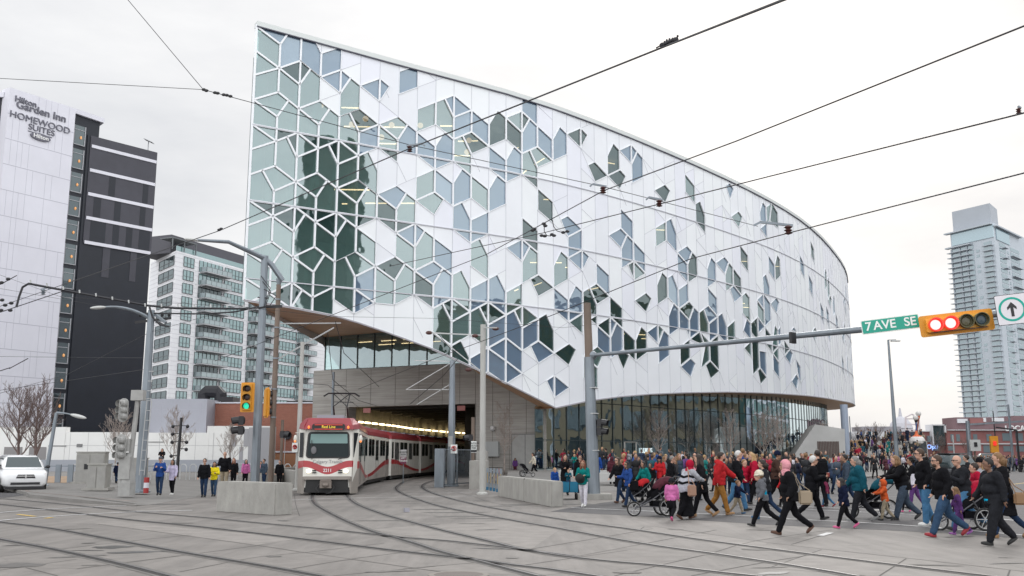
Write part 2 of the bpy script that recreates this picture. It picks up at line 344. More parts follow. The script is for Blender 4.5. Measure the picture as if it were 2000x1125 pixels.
PANELS = '''b 0,8 1,7 1.5,8.5 1.5,11 0,11|g 0,8 1,7 1,5 0,6|g 0,6 1,5 0,4|b 1,7 1.5,8.5 1.5,11 2,11 2,6 1,5|b 2,6 3,5 3,7 2.5,8.5 2.5,11 2,11|b 3,7 4,8 4,6 3,5|g 1,5 2,6 2,4|g 2,6 2.5,5.5 2,4|g 2,4 2.5,5.5 3,5 3,3 2,2|b 3,5 4,6 4,4|b 4,6 4,4 4.5,5.5|g 4,4 4.5,5.5 5,5 5,3 4,2|g 0,4 1,5 1,3 0,2|g 1,5 2,4 2,2 1,3|g 0,2 1,3 1.5,2.5 1,1|g 1,1 1.5,2.5 2,2 2,0 1,0|g 0,2 1,1 1,0 0,0|g 2,2 3,3 3.5,2.5 3,1|g 2,2 3,1 3,0 2,0|g 3,1 3.5,2.5 4,2 4,0 3,0|g 4,2 4,0 5,0 5,1 4.5,2.5|g 4.5,2.5 5,3 6,2 5,1|b 5,1 6,2 6,0 5,0|g 6,2 7,3 7.5,2.5 7,1|g 6,2 7,1 7,0 6,0|b 7,1 7.5,2.5 8,2 8,0 7,0|g 8,4 9,5 9,3 8,2|b 8,8 8,6 7,5 7,7|b 5,5 6,6 6,4|b 6,6 6.5,5.5 6,4|b 8,2 9,1 9,0 8,0|b 9,1 9.5,2.5 10,2 10,0 9,0|g 0,0 1,0 1,-1|g 0,0 1,-1 0,-2|g 1,0 2,0 1,-1|g 1.5,-.5 2,0 2,-2|g 1,-1 1.5,-.5 2,-2 2,-4 1,-3|g 0,-2 1,-1 1,-3 0,-4|g 2,0 3,-1 3,0|g 2,0 3,-1 2,-2|g 2,-2 3,-1 3,-3 2,-4|g 3,0 4,0 3.5,-.5 3,-1|g 3,-1 3.5,-.5 4,-2 4,-4 3,-3|g 3.5,-.5 4,0 4,-2|g 4,0 5,0 5,-1|g 4,0 5,-1 4,-2|g 4,-2 5,-1 5,-3 4,-4|b 5,0 6,0 5.5,-.5 5,-1|g 5,-1 5.5,-.5 6,-2 6,-4 5,-3|g 6,0 7,0 7,-1|b 8,0 9,0 9,-1|b 9,0 10,0 9,-1|g 8,-2 9,-1 9,-3 8,-4|g 8,-4 9,-3 9.5,-3.5 9,-5|b 9,-1 10,-2 10,-4 9.5,-3.5 9,-3|g 0,-4 .5,-3.5 1,-5 1,-6 0,-6|g .5,-3.5 1,-3 2,-4 1,-5|g 1,-5 2,-4 2,-6 1,-6|g 2,-4 3,-3 3.5,-3.5 3,-5|g 2,-4 3,-5 3,-6 2,-6|g 3,-5 3.5,-3.5 4,-4 4,-6 3,-6|g 4,-4 5,-3 5.5,-3.5 5,-5|g 4,-4 5,-5 5,-6 4,-6|g 5,-5 5.5,-3.5 6,-4 6,-6 5,-6|b 6,-4 7,-3 7.5,-3.5 7,-5|g 6,-4 7,-5 7,-6 6,-6|g 7,-5 7.5,-3.5 8,-4 8,-6 7,-6|g 0,-6 1,-6 1,-7|g 0,-6 1,-7 0,-8|g 1,-6 2,-6 1,-7|g 1,-7 2,-6 2,-8|g 2,-6 2.5,-6.5 2,-8|g 2,-6 3,-6 3,-7 2.5,-6.5|g 2,-8 2.5,-6.5 3,-7 3,-9 2,-10|g 0,-8 1,-7 1,-9 0,-10|g 1,-7 2,-8 2,-10 1,-9|g 3,-6 4,-6 3,-7|g 3,-7 4,-6 4,-8|g 4,-6 4.5,-6.5 4,-8|g 4,-6 5,-6 5,-7 4.5,-6.5|g 4,-8 4.5,-6.5 5,-7 5,-9 4,-10|g 3,-7 4,-8 4,-10 3,-9|g 5,-6 6,-6 5,-7|g 6,-6 7,-6 7,-7|g 7,-6 8,-6 7,-7|g 5,-7 6,-8 6,-10 5,-9|b 7,-7 8,-6 8,-8|b 8,-6 8.5,-6.5 8,-8|g 8,-8 8.5,-6.5 9,-7 9,-9 8,-10|g 7,-7 8,-8 8,-10 7.5,-9.5 7,-9|b 9,-7 10,-8 10,-10 9.5,-9.5 9,-9|g 0,-10 1,-9 1.5,-9.5 1,-11|g 1,-11 1.5,-9.5 2,-10 2,-12 1,-13|g 0,-10 1,-11 1,-13 0,-12|g 2,-10 3,-9 3.5,-9.5 3,-11|g 2,-10 3,-11 3,-13 2.5,-12.5 2,-12|g 3,-11 3.5,-9.5 4,-10 4,-12 3,-13|g 4,-10 4,-12 5,-12 5,-11 4.5,-9.5|g 4.5,-9.5 5,-9 6,-10 5,-11|b 5,-11 6,-10 6,-13 5,-12|g 6,-10 7,-11 7,-13 6,-13|g 7,-11 7.5,-9.5 8,-10 8,-12 7,-13|g 6,-10 7,-9 7.5,-9.5 7,-11|b 8,-10 9,-9 9.5,-9.5 9,-11|g 8,-10 9,-11 9,-12 8,-12|b 9,-11 9.5,-9.5 10,-10 10,-12 9,-12|g 8,-12 9,-12 9,-13|b 9,-12 10,-12 9.5,-12.5 9,-13|g 2,-12 2.5,-12.5 2,-14|g 2.5,-12.5 3,-13 3,-15 2,-14|g 3,-13 4,-12 4,-13 4,-17 3,-17|g 4,-12 5,-12 5,-14 4,-13|b 5,-12 6,-13 5,-14|g 1,-13 2,-12 2,-14|g 0,-12 1,-13 0,-14|g 1,-13 2,-14 2,-16 0,-16 0,-14|g 3,-15 3,-17 2,-17 2,-14|g 9,5 9.5,5.5 10,4 10,2 9,3|b 9.5,5.5 10,6 10,4|b 10,6 11,5 10,4|b 10,4 11,5 11,3 10.5,2.5 10,2|b 11,5 12,4 12,2 11,3|g 10,2 10.5,2.5 11,1 11,0 10,0|g 10.5,2.5 11,3 12,2 11,1|g 10,0 11,0 11,-1 10.5,-.5|b 10,-2 10.5,-.5 11,-1 11,-3 10.5,-3.5 10,-4|g 11,-1 12,-2 12,-4 11,-3|b 12,-2 12.5,-.5 13,-1 13,-3 12,-4|b 12,0 12.5,-.5 13,-1 13,0|b 13,0 14,0 13,-1|b 12,2 13,1 13,0 12,0|b 13,1 13.5,2.5 14,2 14,0 13,0|g 12,4 12.5,5.5 13,5 13,3 12,2|g 13,5 14,6 14,4|g 13,5 14,4 14,2 13.5,2.5 13,3|g 14,6 14.5,5.5 14,4|b 14,4 14.5,5.5 15,5 15,3 14.5,2.5 14,2|b 14,10 15,10 15,5 14,6|b 15,5 16,4 16,2 15,3|g 14,2 14.5,2.5 15,1 15,0 14,0|g 14.5,2.5 15,3 16,2 15,1|b 16,4 16.5,5.5 17,5 17,3 16,2|g 14,0 15,0 15,-1|g 17,5 18,6 18,4|g 18,6 18.5,5.5 18,4|g 18.5,2.5 19,3 20,2 19,1|g 20,4 20.5,5.5 21,5 21,3 20,2|g 20,2 21,3 21.5,2.5 21,1|b 21,5 22,6 22,4|b 22,6 22.5,5.5 22,4|b 22,4 22.5,5.5 23,5 23,3 22,2|g 15,-1 16,-2 16,-4 15,-3|b 10,-4 10.5,-3.5 11,-5 11,-6 10,-6|b 10,-6 11,-6 11,-7|b 11,-5 12,-4 12,-6 11,-6|b 11,-6 12,-6 11.5,-6.5 11,-7|g 11,-7 11.5,-6.5 12,-8 12,-10 11,-9|g 10,-10 10.5,-9.5 11,-11 11,-12 10,-12|b 11,-11 12,-10 12,-12 11,-12|b 12,-10 12.5,-9.5 13,-11 13,-12 12,-12|g 13,-11 14,-10 14,-12 13,-12|g 10,-12 11,-12 11,-13|g 10,-12 11,-13 10,-14|b 11,-12 12,-12 11.5,-12.5 11,-13|g 9,-13 9.5,-12.5 10,-14 10,-16 9,-15|g 9.5,-12.5 10,-12 10,-14|g 10,-14 11,-13 11,-15 10.5,-15.5 10,-16|g 11,-13 11.5,-12.5 12,-14 12,-16 11,-15|g 11.5,-12.5 12,-12 12,-14|g 12,-12 13,-13 12,-14|b 12,-12 13,-12 13,-13|g 13,-12 14,-12 13.5,-12.5 13,-13|b 12,-14 13,-13 13,-15 12,-16|b 13,-13 13.5,-12.5 14,-14 14,-16 13,-15|g 13.5,-12.5 14,-12 14,-14|g 14,-12 15,-13 14,-14|b 14,-14 15,-13 15,-15 14.5,-15.5 14,-16|g 15,-13 15.5,-12.5 16,-14 16,-16 15,-15|b 13,-7 14,-6 14,-8|b 14,-6 14.5,-6.5 14,-8|g 14,-4 15,-5 15,-6 14,-6|g 14,-6 15,-6 15,-7 14.5,-6.5|g 14,-8 14.5,-6.5 15,-7 15,-9 14.5,-9.5 14,-10|g 14.5,-9.5 15,-9 16,-10 15,-11|g 16,-8 16.5,-6.5 17,-7 17,-9 16,-10|b 16,-10 17,-11 17,-12 16,-12|b 16,-12 17,-12 17,-13|b 17,-11 17.5,-9.5 18,-10 18,-12 17,-12|b 17,-12 18,-12 17,-13|g 17,-13 18,-12 18,-14|g 18,-12 18.5,-12.5 18,-14|g 18,-10 18.5,-9.5 19,-11 19,-12 18,-12|g 18.5,-9.5 19,-9 20,-10 19,-11|g 18.5,-12.5 19,-12 19,-13|b 19,-7 20,-8 20,-10 19,-9|b 16.5,-3.5 17,-3 18,-4 17,-5|b 17,-5 18,-4 18,-6 17,-6|b 17,-6 18,-6 17,-7|b 17,-7 18,-6 18,-8|b 18,-6 18.5,-6.5 18,-8|b 21,-1 22,-2 22,-4 21.5,-3.5 21,-3|b 20,-4 21,-3 21.5,-3.5 21,-5|b 21,-5 21.5,-3.5 22,-4 22,-6 21,-6|b 21,-6 22,-6 21.5,-6.5 21,-7|b 22,-4 23,-5 23,-6 22,-6|b 22,-6 23,-6 23,-7|g 21.5,-6.5 22,-6 22,-8|g 22,-6 23,-7 22,-8|g 20,-10 21,-11 21,-12 20,-12|g 20,-12 21,-12 21,-13 20.5,-12.5|g 19,-13 20,-12 20,-14|b 20,-12 20.5,-12.5 20,-14|b 19,-13 20,-14 20,-16 19,-15|b 20,-14 20.5,-12.5 21,-13 21,-15 20.5,-15.5 20,-16|g 21,-13 22,-14 22,-16 21.5,-15.5 21,-15|g 22,-14 22.5,-12.5 23,-13 23,-15 22,-16|g 22,-10 23,-9 23.5,-9.5 23,-11|g 9,-15 10,-16 10,-18 9,-17|g 10,-16 10.5,-15.5 11,-17 11,-19 10,-18|b 11,-17 12,-16 12,-18 11,-19|b 12,-16 13,-15 13,-17|b 12,-16 13,-17 13,-19 12,-18|b 13,-15 14,-16 14,-18 13,-17|b 13,-17 14,-18 13,-19|b 14.5,-15.5 15,-15 16,-16 15,-17|g 16,-16 17,-15 17.5,-15.5 17,-17|b 15.5,-18.5 16,-18 16,-20|b 16,-18 17,-19 16,-20|g 18,-16 19,-15 19.5,-15.5 19,-17|g 18,-16 19,-17 19,-19 18,-18|g 27,5 28,4 28,2 27,3|g 24,2 25,3 25.5,2.5 25,1|g 28,2 28.5,2.5 29,1 29,-1 28,0|b 31.5,5.5 32,6 32.5,5.5 32,4|g 32,2 33,3 33.5,2.5 33,1|b 36,4 36.5,5.5 37,5 37,3 36,3|g 37,5 38,6 37.5,3.5 37,3|g 38,6 39,5 39,3 37.5,3.5|b 36,2 37,3 37,1|g 24,-2 25,-1 25,-3 24,-4|b 25,-1 25.5,-0.5 26,-2 26,-4 25,-3|b 26,-4 27,-3 27.5,-3.5 27,-5|b 26,-4 27,-5 27,-7 26,-6|g 27,-5 27.5,-3.5 28,-4 28,-6 27,-7|g 24,-8 24.5,-6.5 25,-7 25,-9 24,-10|b 25,-7 25.5,-6.5 26,-8 26,-10 25,-9|b 26,-8 27,-7 27,-9 26,-10|g 26,-10 27,-9 27.5,-9.5 27,-11|b 25,-11 25.5,-9.5 26,-10 26,-12 25,-13|b 26,-10 27,-11 27,-12 26,-12|b 27,-11 27.5,-9.5 28,-10 28,-12 27,-12|g 28,-10 28.5,-9.5 29,-11 29,-12 28,-12|b 28.5,-9.5 29,-9 30,-10 29,-11|b 29,-7 30,-8 30,-10 29,-9|b 29,-11 30,-10 30,-12 29,-12|b 30,-10 30.5,-9.5 31,-11 31,-13 30,-12|g 31,-11 32,-10 32,-12 31,-13|b 29,-5 29.5,-3.5 30,-4 30,-6 29,-7|b 30,-4 31,-3 31.5,-3.5 31,-5|g 31,-5 31.5,-3.5 32,-4 32,-6 31,-6|g 32,-4 33,-5 33,-7 32,-6|g 31,-6 32,-6 31,-7|b 31.5,-6.5 32,-6 33,-7 32,-8|g 33,-1 33.5,-1.5 34,-2 34,-4 33,-3|b 37,-1 38,-2 38,-4 37,-3|g 38,-2 38.5,-0.5 39,-1 39,-3 38,-4|b 36,-4 36.5,-3.5 37,-5 37,-6 36,-6|b 35,-7 36,-6 36,-8|g 35,-7 36,-8 36,-10 35,-9|b 36,-6 37,-7 37,-9 36,-10|b 37,-7 38,-6 38.5,-6.5 38,-8|g 33,-7 33.5,-6.5 34,-7 34,-10 33,-9|b 33,-11 33.5,-9.5 34,-10 34,-12 33,-11|g 34,-10 35,-9 35,-12 34,-11|b 35,-9 36,-10 35,-11|g 36,-10 37,-11 36,-11|g 37.5,-9.5 38,-10 38,-12 37,-12|b 38,-10 38.5,-9.5 38.5,-11.5 38,-12|b 40.5,-9.5 41,-9 41.5,-9.5|g 33,-13 34,-12 34,-14|g 34,-12 35,-12 35,-15 34,-16|b 35,-13 36,-13 36,-16 35,-15|g 34.5,-14.5 35,-15 36,-16 35,-17|g 36,-12 37,-12 37,-13|g 37,-12 38,-12 37,-13|g 37,-13 38,-12 38,-14|b 37,-13 38,-14 38,-16 37,-15|b 38.5,-11.5 39,-12 39,-13|g 39,-11 40,-12 39,-13|b 39,-13 40,-12 40.5,-12.5 40,-14|b 41,-13 42,-14 42,-16 41.5,-15.5|b 40,-16 41,-15 41.5,-15.5 41,-17|b 23,-13 24,-12 24,-14|g 24,-12 24.5,-12.5 24,-14|b 24,-14 24.5,-12.5 25,-13 25,-15 24,-16|b 25,-12 26,-12 25,-13|b 26.5,-11.5 27,-12 27,-13|b 27,-12 28,-12 27,-13|g 27,-13 28,-12 28.5,-13.5|g 28,-12 29,-13 28.5,-13.5|b 29,-12 30,-12 29,-13|g 26,-14 27,-13 27,-15 26,-16|b 26,-16 27,-15 27.5,-15.5 27,-17|g 28.5,-13.5 29,-13 29,-15 28,-16|g 29,-13 30,-12 30,-16 29,-15|g 28.5,-15.5 29,-15 30,-16 29,-17|b 30,-12 31,-12 31,-13|g 20.5,-15.5 21,-15 21.5,-15.5 21,-17'''

# ================================================================ the library
# plan of the long curved wall: (arc length, x, y, top z)
PLAN = [(0, -17.38, 61.87, 30.66), (5, -13.16, 64.56, 30.48), (10, -8.94, 67.25, 30.29), (15, -4.72, 69.94, 30.15), (20, -0.52, 72.66, 30.01), (25, 3.43, 75.63, 29.84), (30, 7.22, 78.89, 29.64), (35, 10.83, 82.35, 29.49), (40, 14.31, 85.94, 29.37), (45, 17.74, 89.58, 29.25), (50, 21.1, 93.28, 29.12), (55, 24.38, 97.05, 29.0), (60, 27.52, 100.94, 28.89), (65, 30.49, 104.96, 28.81), (70, 33.3, 109.1, 28.74), (75, 35.95, 113.34, 28.65), (80, 38.45, 117.67, 28.55), (85, 40.83, 122.07, 28.43), (90, 43.1, 126.52, 28.33), (95, 45.32, 131.0, 28.22), (100, 47.4, 135.55, 28.12), (105, 49.3, 140.15, 28.01), (110, 51.0, 144.8, 27.91), (115, 52.3, 149.6, 27.83), (120, 53.1, 154.5, 27.78), (125, 53.1, 159.5, 27.75), (130, 51.8, 164.3, 27.7), (135, 49.0, 168.4, 27.7), (140, 44.8, 171.2, 27.7)]
ZB = [(0, 11.64), (3, 11.45), (6.2, 11.1), (8.06, 10.73), (10.3, 10.19), (13.9, 9.24), (16.04, 8.5), (18.3, 7.72), (20.6, 6.88), (23.1, 6.0), (24.93, 5.36), (28.6, 6.05), (32.3, 6.52), (36.5, 6.92), (42, 7.3), (49, 7.69), (55.4, 7.94), (61.8, 8.12), (70, 8.33), (80, 8.5), (87, 8.62), (94, 8.78), (105, 9.0), (120, 9.2), (140, 9.3)]
def lerp_t(T_, s, k):
    if s <= T_[0][0]: return T_[0][k]
    for a, b in zip(T_[:-1], T_[1:]):
        if s <= b[0]: t = (s - a[0]) / (b[0] - a[0]); return a[k] + t * (b[k] - a[k])
    return T_[-1][k]
def PL(s, off=0.):
    x = lerp_t(PLAN, s, 1); y = lerp_t(PLAN, s, 2)
    a = max(0, s - 2.5); b = min(140, s + 2.5)
    tx = lerp_t(PLAN, b, 1) - lerp_t(PLAN, a, 1); ty = lerp_t(PLAN, b, 2) - lerp_t(PLAN, a, 2); l = hypot(tx, ty); tx /= l; ty /= l
    return x + ty * off, y - tx * off          # positive off = outwards
def zt(s): return lerp_t(PLAN, s, 3)
def zb(s): return lerp_t(ZB, s, 1)
def col_s(k):
    if k <= 0: return 0.21 * k
    if k > 31: return col_s(31) + (k - 31) * 1.64
    v = -2.42148819e-05 * k ** 3 + 4.6843175e-03 * k * k + 1.46978655 * k + .209828325
    return v if k >= 1 else v * k + 0 * (1 - k)
COLS = [0] + [col_s(k) for k in range(1, 88)]
def sk(k):
    i = int(k); i = min(i, 86); return COLS[i] + (k - i) * (COLS[i + 1] - COLS[i])
def zm(m): return 23.54 + m * .87
S1 = 138.
lib = thing('library', 'big curved white library with blue and green hexagon pattern glazing rising over the train tunnel', 'building')
polys = []
for t in PANELS.split('|'):
    q = t.split(' '); polys.append((q[0], [tuple(float(c) for c in p.split(',')) for p in q[1:]]))
# faint sky-toned windows on the far turn of the wall
rr = random.Random(3)
for k in range(43, 68):
    for m in range(-12, 5):
        if (k + m) % 2 == 0 and rr.random() < (.045 if k < 50 else .13):
            a = rr.choice([0, 1, 2])
            if a == 0: polys.append((rr.choice('gbb'), [(k, m), (k + 1, m + 1), (k + 1.5, m + .5), (k + 1, m - 1)]))
            elif a == 1: polys.append((rr.choice('gbb'), [(k, m), (k + 1, m - 1), (k + 1, m - 3), (k, m - 2)]))
            else: polys.append((rr.choice('gbb'), [(k, m), (k + .5, m + 1.5), (k + 1, m + 1), (k + 1, m - 1), (k, m - 2)]))
for k in (67, 68, 69):
    for m in range(-16, 6, 2): polys.append(('b', [(k, m), (k + 1, m), (k + 1, m - 2), (k, m - 2)]))
# constrained triangulation in (s, z)
V = []; E = []; F = []; vid = {}
def vv(s, z):
    key = (round(s, 3), round(z, 3))
    if key not in vid: vid[key] = len(V); V.append(Vector(key))
    return vid[key]
ss = [i * 1.0 for i in range(0, int(S1) + 1)]
outer = [vv(s, zb(s)) for s in ss] + [vv(s, zt(s)) for s in reversed(ss)]
# keep the low point of the eave exact
F.append(outer)
for c, P in polys:
    Q = [(sk(k), zm(m)) for k, m in P]
    if sum(Q[i][0] * Q[(i + 1) % len(Q)][1] - Q[(i + 1) % len(Q)][0] * Q[i][1] for i in range(len(Q))) < 0: Q.reverse()
    F.append([vv(*q) for q in Q])
nE = []
for k in range(1, 84):
    s = sk(k)
    if s < S1: E.append((vv(s, zb(s) + .0), vv(s, zt(s)))); nE.append('c')
# floor joints
for zf in (0, -6, -12):
    E.append((vv(0, zm(zf)), vv(S1, zm(zf)))); nE.append('h')
# slanting joints of the white cladding, on the same triangular net
for k in range(0, 82):
    for m in range(-20, 9):
        if (k + m) % 2: continue
        if rr.random() < .17: E.append((vv(sk(k), zm(m)), vv(sk(k + 1), zm(m + 1)))); nE.append('d')
        if rr.random() < .17: E.append((vv(sk(k), zm(m)), vv(sk(k + 1), zm(m - 1)))); nE.append('d')
        if rr.random() < .10: E.append((vv(sk(k), zm(m)), vv(sk(k + .5), zm(m - 1.5)))); nE.append('d')
ov, oe, of_, vo, eo, fo = delaunay_2d_cdt(V, E, F, 1, 1e-4)
glass = {}; white = []
for f, src in zip(of_, fo):
    if 0 not in src: continue
    gs = [i for i in src if i > 0]
    if gs: glass.setdefault(min(gs), []).append(f)
    else: white.append(f)
def w3(i, off=0.):
    s, z = ov[i]; x, y = PL(s, off); return (x, y, z)
WHM = M('white_cladding', (.82, .845, .885), .33, var=.035, vs=.35, spec=.6)
mb = MB(); mp_ = {}
def addw(faces, off, mb):
    loc = {}; vs = []; fs = []
    for f in faces:
        g_ = []
        for i in f:
            if i not in loc: loc[i] = len(vs); vs.append(w3(i, off))
            g_.append(loc[i])
        fs.append(tuple(g_))
    mb.add(vs, fs)
mb.build if False else None
SRCW = set(tuple(sorted(e)) for e, s_ in zip(oe, eo) if len(s_))
par_ = list(range(len(white)))
def find(i):
    while par_[i] != i: par_[i] = par_[par_[i]]; i = par_[i]
    return i
em = {}
for i, f in enumerate(white):
    for j in range(len(f)):
        e = tuple(sorted((f[j], f[(j + 1) % len(f)])))
        if e in em:
            if e not in SRCW: par_[find(i)] = find(em[e])
        else: em[e] = i
tone = {}; rt = random.Random(21); loc = {}
bk_ = [[], [], [], []]
for i, f in enumerate(white):
    r_ = find(i)
    if r_ not in tone: tone[r_] = rt.choice([0, 0, 1, 2, 3])
    bk_[tone[r_]].append(f)
for k_, fl0 in enumerate(bk_): mb.cur = k_; addw(fl0, 0, mb)
mb.build('white_cladding', [WHM, M('white_cladding_lilac', (.79, .81, .88), .30, var=.03, vs=.35, spec=.6), M('white_cladding_cool', (.84, .87, .895), .38, var=.03, vs=.35, spec=.6), M('white_cladding_grey', (.78, .805, .85), .33, var=.03, vs=.35, spec=.6)], lib)
def glassmat(name, col, refl, trans, rough=.02, wob=.35, ws=.55):
    m = bpy.data.materials.new(name); m.use_nodes = True; N = m.node_tree.nodes; L = m.node_tree.links; N.clear()
    o = N.new('ShaderNodeOutputMaterial'); df = N.new('ShaderNodeBsdfDiffuse'); df.inputs[0].default_value = (*col, 1)
    gl = N.new('ShaderNodeBsdfGlossy'); gl.inputs['Roughness'].default_value = rough; gl.inputs['Color'].default_value = (.86, .93, .97, 1)
    t = N.new('ShaderNodeTexCoord'); n = N.new('ShaderNodeTexNoise'); n.inputs['Scale'].default_value = ws; n.inputs['Detail'].default_value = 2; L.new(t.outputs['Object'], n.inputs['Vector'])
    bp = N.new('ShaderNodeBump'); bp.inputs['Strength'].default_value = wob; bp.inputs['Distance'].default_value = .12; L.new(n.outputs[0], bp.inputs['Height']); L.new(bp.outputs[0], gl.inputs['Normal'])
    base = df.outputs[0]
    if trans:
        tr = N.new('ShaderNodeBsdfTransparent'); tr.inputs[0].default_value = (.50, .80, .73, 1)
        mxx = N.new('ShaderNodeMixShader'); mxx.inputs[0].default_value = trans; L.new(df.outputs[0], mxx.inputs[1]); L.new(tr.outputs[0], mxx.inputs[2]); base = mxx.outputs[0]
    fr = N.new('ShaderNodeFresnel'); fr.inputs[0].default_value = 1.5
    r = N.new('ShaderNodeMapRange'); r.inputs[1].default_value = .04; r.inputs[2].default_value = 1; r.inputs[3].default_value = refl; r.inputs[4].default_value = 1; L.new(fr.outputs[0], r.inputs[0])
    gl.inputs['Color'].default_value = (.80, .92, .95, 1)
    m2 = N.new('ShaderNodeMixShader'); L.new(r.outputs[0], m2.inputs[0]); L.new(base, m2.inputs[1]); L.new(gl.outputs[0], m2.inputs[2]); L.new(m2.outputs[0], o.inputs[0]); return m
GG = glassmat('green_vision_glass', (.10, .19, .17), .27, .55, wob=.10); GG2 = glassmat('green_vision_glass_dark', (.024, .055, .050), .13, .35, wob=.5); GG3 = glassmat('green_vision_glass_pale', (.145, .235, .215), .26, .45, wob=.10); GB = glassmat('blue_backed_glass', (.125, .18, .262), .19, 0)
GB2 = glassmat('blue_backed_glass_pale', (.17, .23, .315), .22, 0)
areas = []
for gi, fl in glass.items():
    cs = [ov[i] for f in fl for i in f]; s = sum(c[0] for c in cs) / len(cs); a = 0
    for f in fl:
        p = [ov[i] for i in f]; a += abs(sum(p[i][0] * p[(i + 1) % len(p)][1] - p[(i + 1) % len(p)][0] * p[i][1] for i in range(len(p)))) / 2
    x, y = PL(s); areas.append((a / (y * y), gi))
areas.sort(reverse=True); big = set(g_ for _, g_ in areas[:96])
rest = MB()
for gi, fl in glass.items():
    c = polys[gi - 1][0]; mt = rr.choice([GG, GG2, GG2, GG3] if min(ov[i][0] for f in fl for i in f) > 16 else ([GG, GG, GG3] if min(ov[i][0] for f in fl for i in f) > 7 else [GG3, GG3, GG])) if c == 'g' else (GB if rr.random() < .7 else GB2)
    if gi in big:
        mb = MB(); addw(fl, -.06, mb); mb.build('glass_panel', mt, lib)
    else:
        rest.cur = rr.choice([0, 2, 2, 3]) if c == 'g' else 1; addw(fl, -.06, rest)
o = rest.build('glass_panel', [GG, GB, GG2, GG3], lib); o['kind'] = 'stuff'
# mullions and joints along the triangulation edges
own = {}
for gi, fl in glass.items():
    for f in fl:
        for i in range(len(f)):
            e = tuple(sorted((f[i], f[(i + 1) % len(f)]))); own.setdefault(e, []).append(gi)
for f in white:
    for i in range(len(f)):
        e = tuple(sorted((f[i], f[(i + 1) % len(f)]))); own.setdefault(e, []).append(0)
src_edge = set(tuple(sorted(e)) for e, s in zip(oe, eo) if any(q < len(E) for q in s)) if True else set()
fr_ = MB(); jn = MB()
for e, gs in own.items():
    a, b = e; sa, sb = ov[a], ov[b]
    if len(gs) == 2 and gs[0] != gs[1]:
        both = gs[0] > 0 and gs[1] > 0; wd = .125 if both else .055
        pa, pb = Vector(w3(a, -.01)), Vector(w3(b, -.01)); x, y = PL((sa[0] + sb[0]) / 2, 1); x0, y0 = PL((sa[0] + sb[0]) / 2, 0)
        dd = (pb - pa).normalized() * .02
        fr_.bar(pa - dd, pb + dd, wd, .13, up=(x - x0, y - y0, 0))
    elif len(gs) == 1 and gs[0] > 0:
        pa, pb = Vector(w3(a, .0)), Vector(w3(b, .0)); x, y = PL((sa[0] + sb[0]) / 2, 1); x0, y0 = PL((sa[0] + sb[0]) / 2, 0)
        fr_.bar(pa, pb, .14, .12, up=(x - x0, y - y0, 0))
    elif gs == [0, 0] and e in src_edge:
        if min(sa[0], sb[0]) > 128: continue
        pa, pb = Vector(w3(a, .002)), Vector(w3(b, .002)); x, y = PL((sa[0] + sb[0]) / 2, 1); x0, y0 = PL((sa[0] + sb[0]) / 2, 0)
        jn.bar(pa, pb, .024, .02, up=(x - x0, y - y0, 0))
FRM = M('white_mullion', (.86, .885, .92), .4)
fr_.build('glazing_frame', FRM, lib); jn.build('cladding_joints', M('joint_seal', (.46, .47, .52), .7), lib)
# floor line capping over glass
fl_ = MB()
for zf in (0, -6, -12):
    fl_ = MB()
    for i in range(0, 125):
        s = float(i)
        for q, wd in ((.0, .065),):
            a = Vector((*PL(s, .045), zm(zf))); b = Vector((*PL(s + 1, .045), zm(zf))); x, y = PL(s + .5, 1); x0, y0 = PL(s + .5, 0)
            fl_.bar(a, b, wd, .05, up=(x - x0, y - y0, 0))
    fl_.build('floor_band', M('floor_band', (.58, .59, .64), .5), lib)
# parapet
pp = MB(); vs = []
prof = [(.12, -.12), (.12, .22), (-.5, .22), (-.5, -.12)]
for i in range(0, 141, 2):
    for (o_, z_) in prof: vs.append((*PL(i, o_), zt(i) + z_))
n = len(vs) // 4
pp.add(vs, [(i * 4 + j, i * 4 + (j + 1) % 4, (i + 1) * 4 + (j + 1) % 4, (i + 1) * 4 + j) for i in range(n - 1) for j in range(4)] + [(0, 3, 2, 1)])
pp.build('parapet', M('parapet_metal', (.60, .63, .62), .4, metal=.2), lib)
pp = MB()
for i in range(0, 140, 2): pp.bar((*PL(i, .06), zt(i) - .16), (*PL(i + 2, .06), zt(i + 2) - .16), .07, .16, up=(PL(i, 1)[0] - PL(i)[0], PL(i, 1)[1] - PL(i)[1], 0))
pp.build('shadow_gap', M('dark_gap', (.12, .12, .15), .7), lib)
# back and left walls, roof
WL = [(-17.3, 62.2), (-17.1, 87), (-16.5, 125), (-5, 160), (20, 178), (44.8, 171.2)]
bw = MB(); vs = []
for x, y in WL: vs += [(x, y, 11.6 if y < 100 else 5), (x, y, 28.5)]
vs[1] = (-17.3, 62.2, 30.6)
bw.add(vs, [(2 * i, 2 * i + 1, 2 * i + 3, 2 * i + 2) for i in range(len(WL) - 1)]); bw.build('rear_wall', WHM, lib)
rf = MB(); top = [(*PL(s, -.4), zt(s) - .3) for s in range(0, 141, 4)] + [(x, y, 28.3) for x, y in reversed(WL[1:-1])]
rf.add(top, [tuple(range(len(top)))]); rf.build('roof', M('roof_grey', (.3, .3, .3), .9), lib)
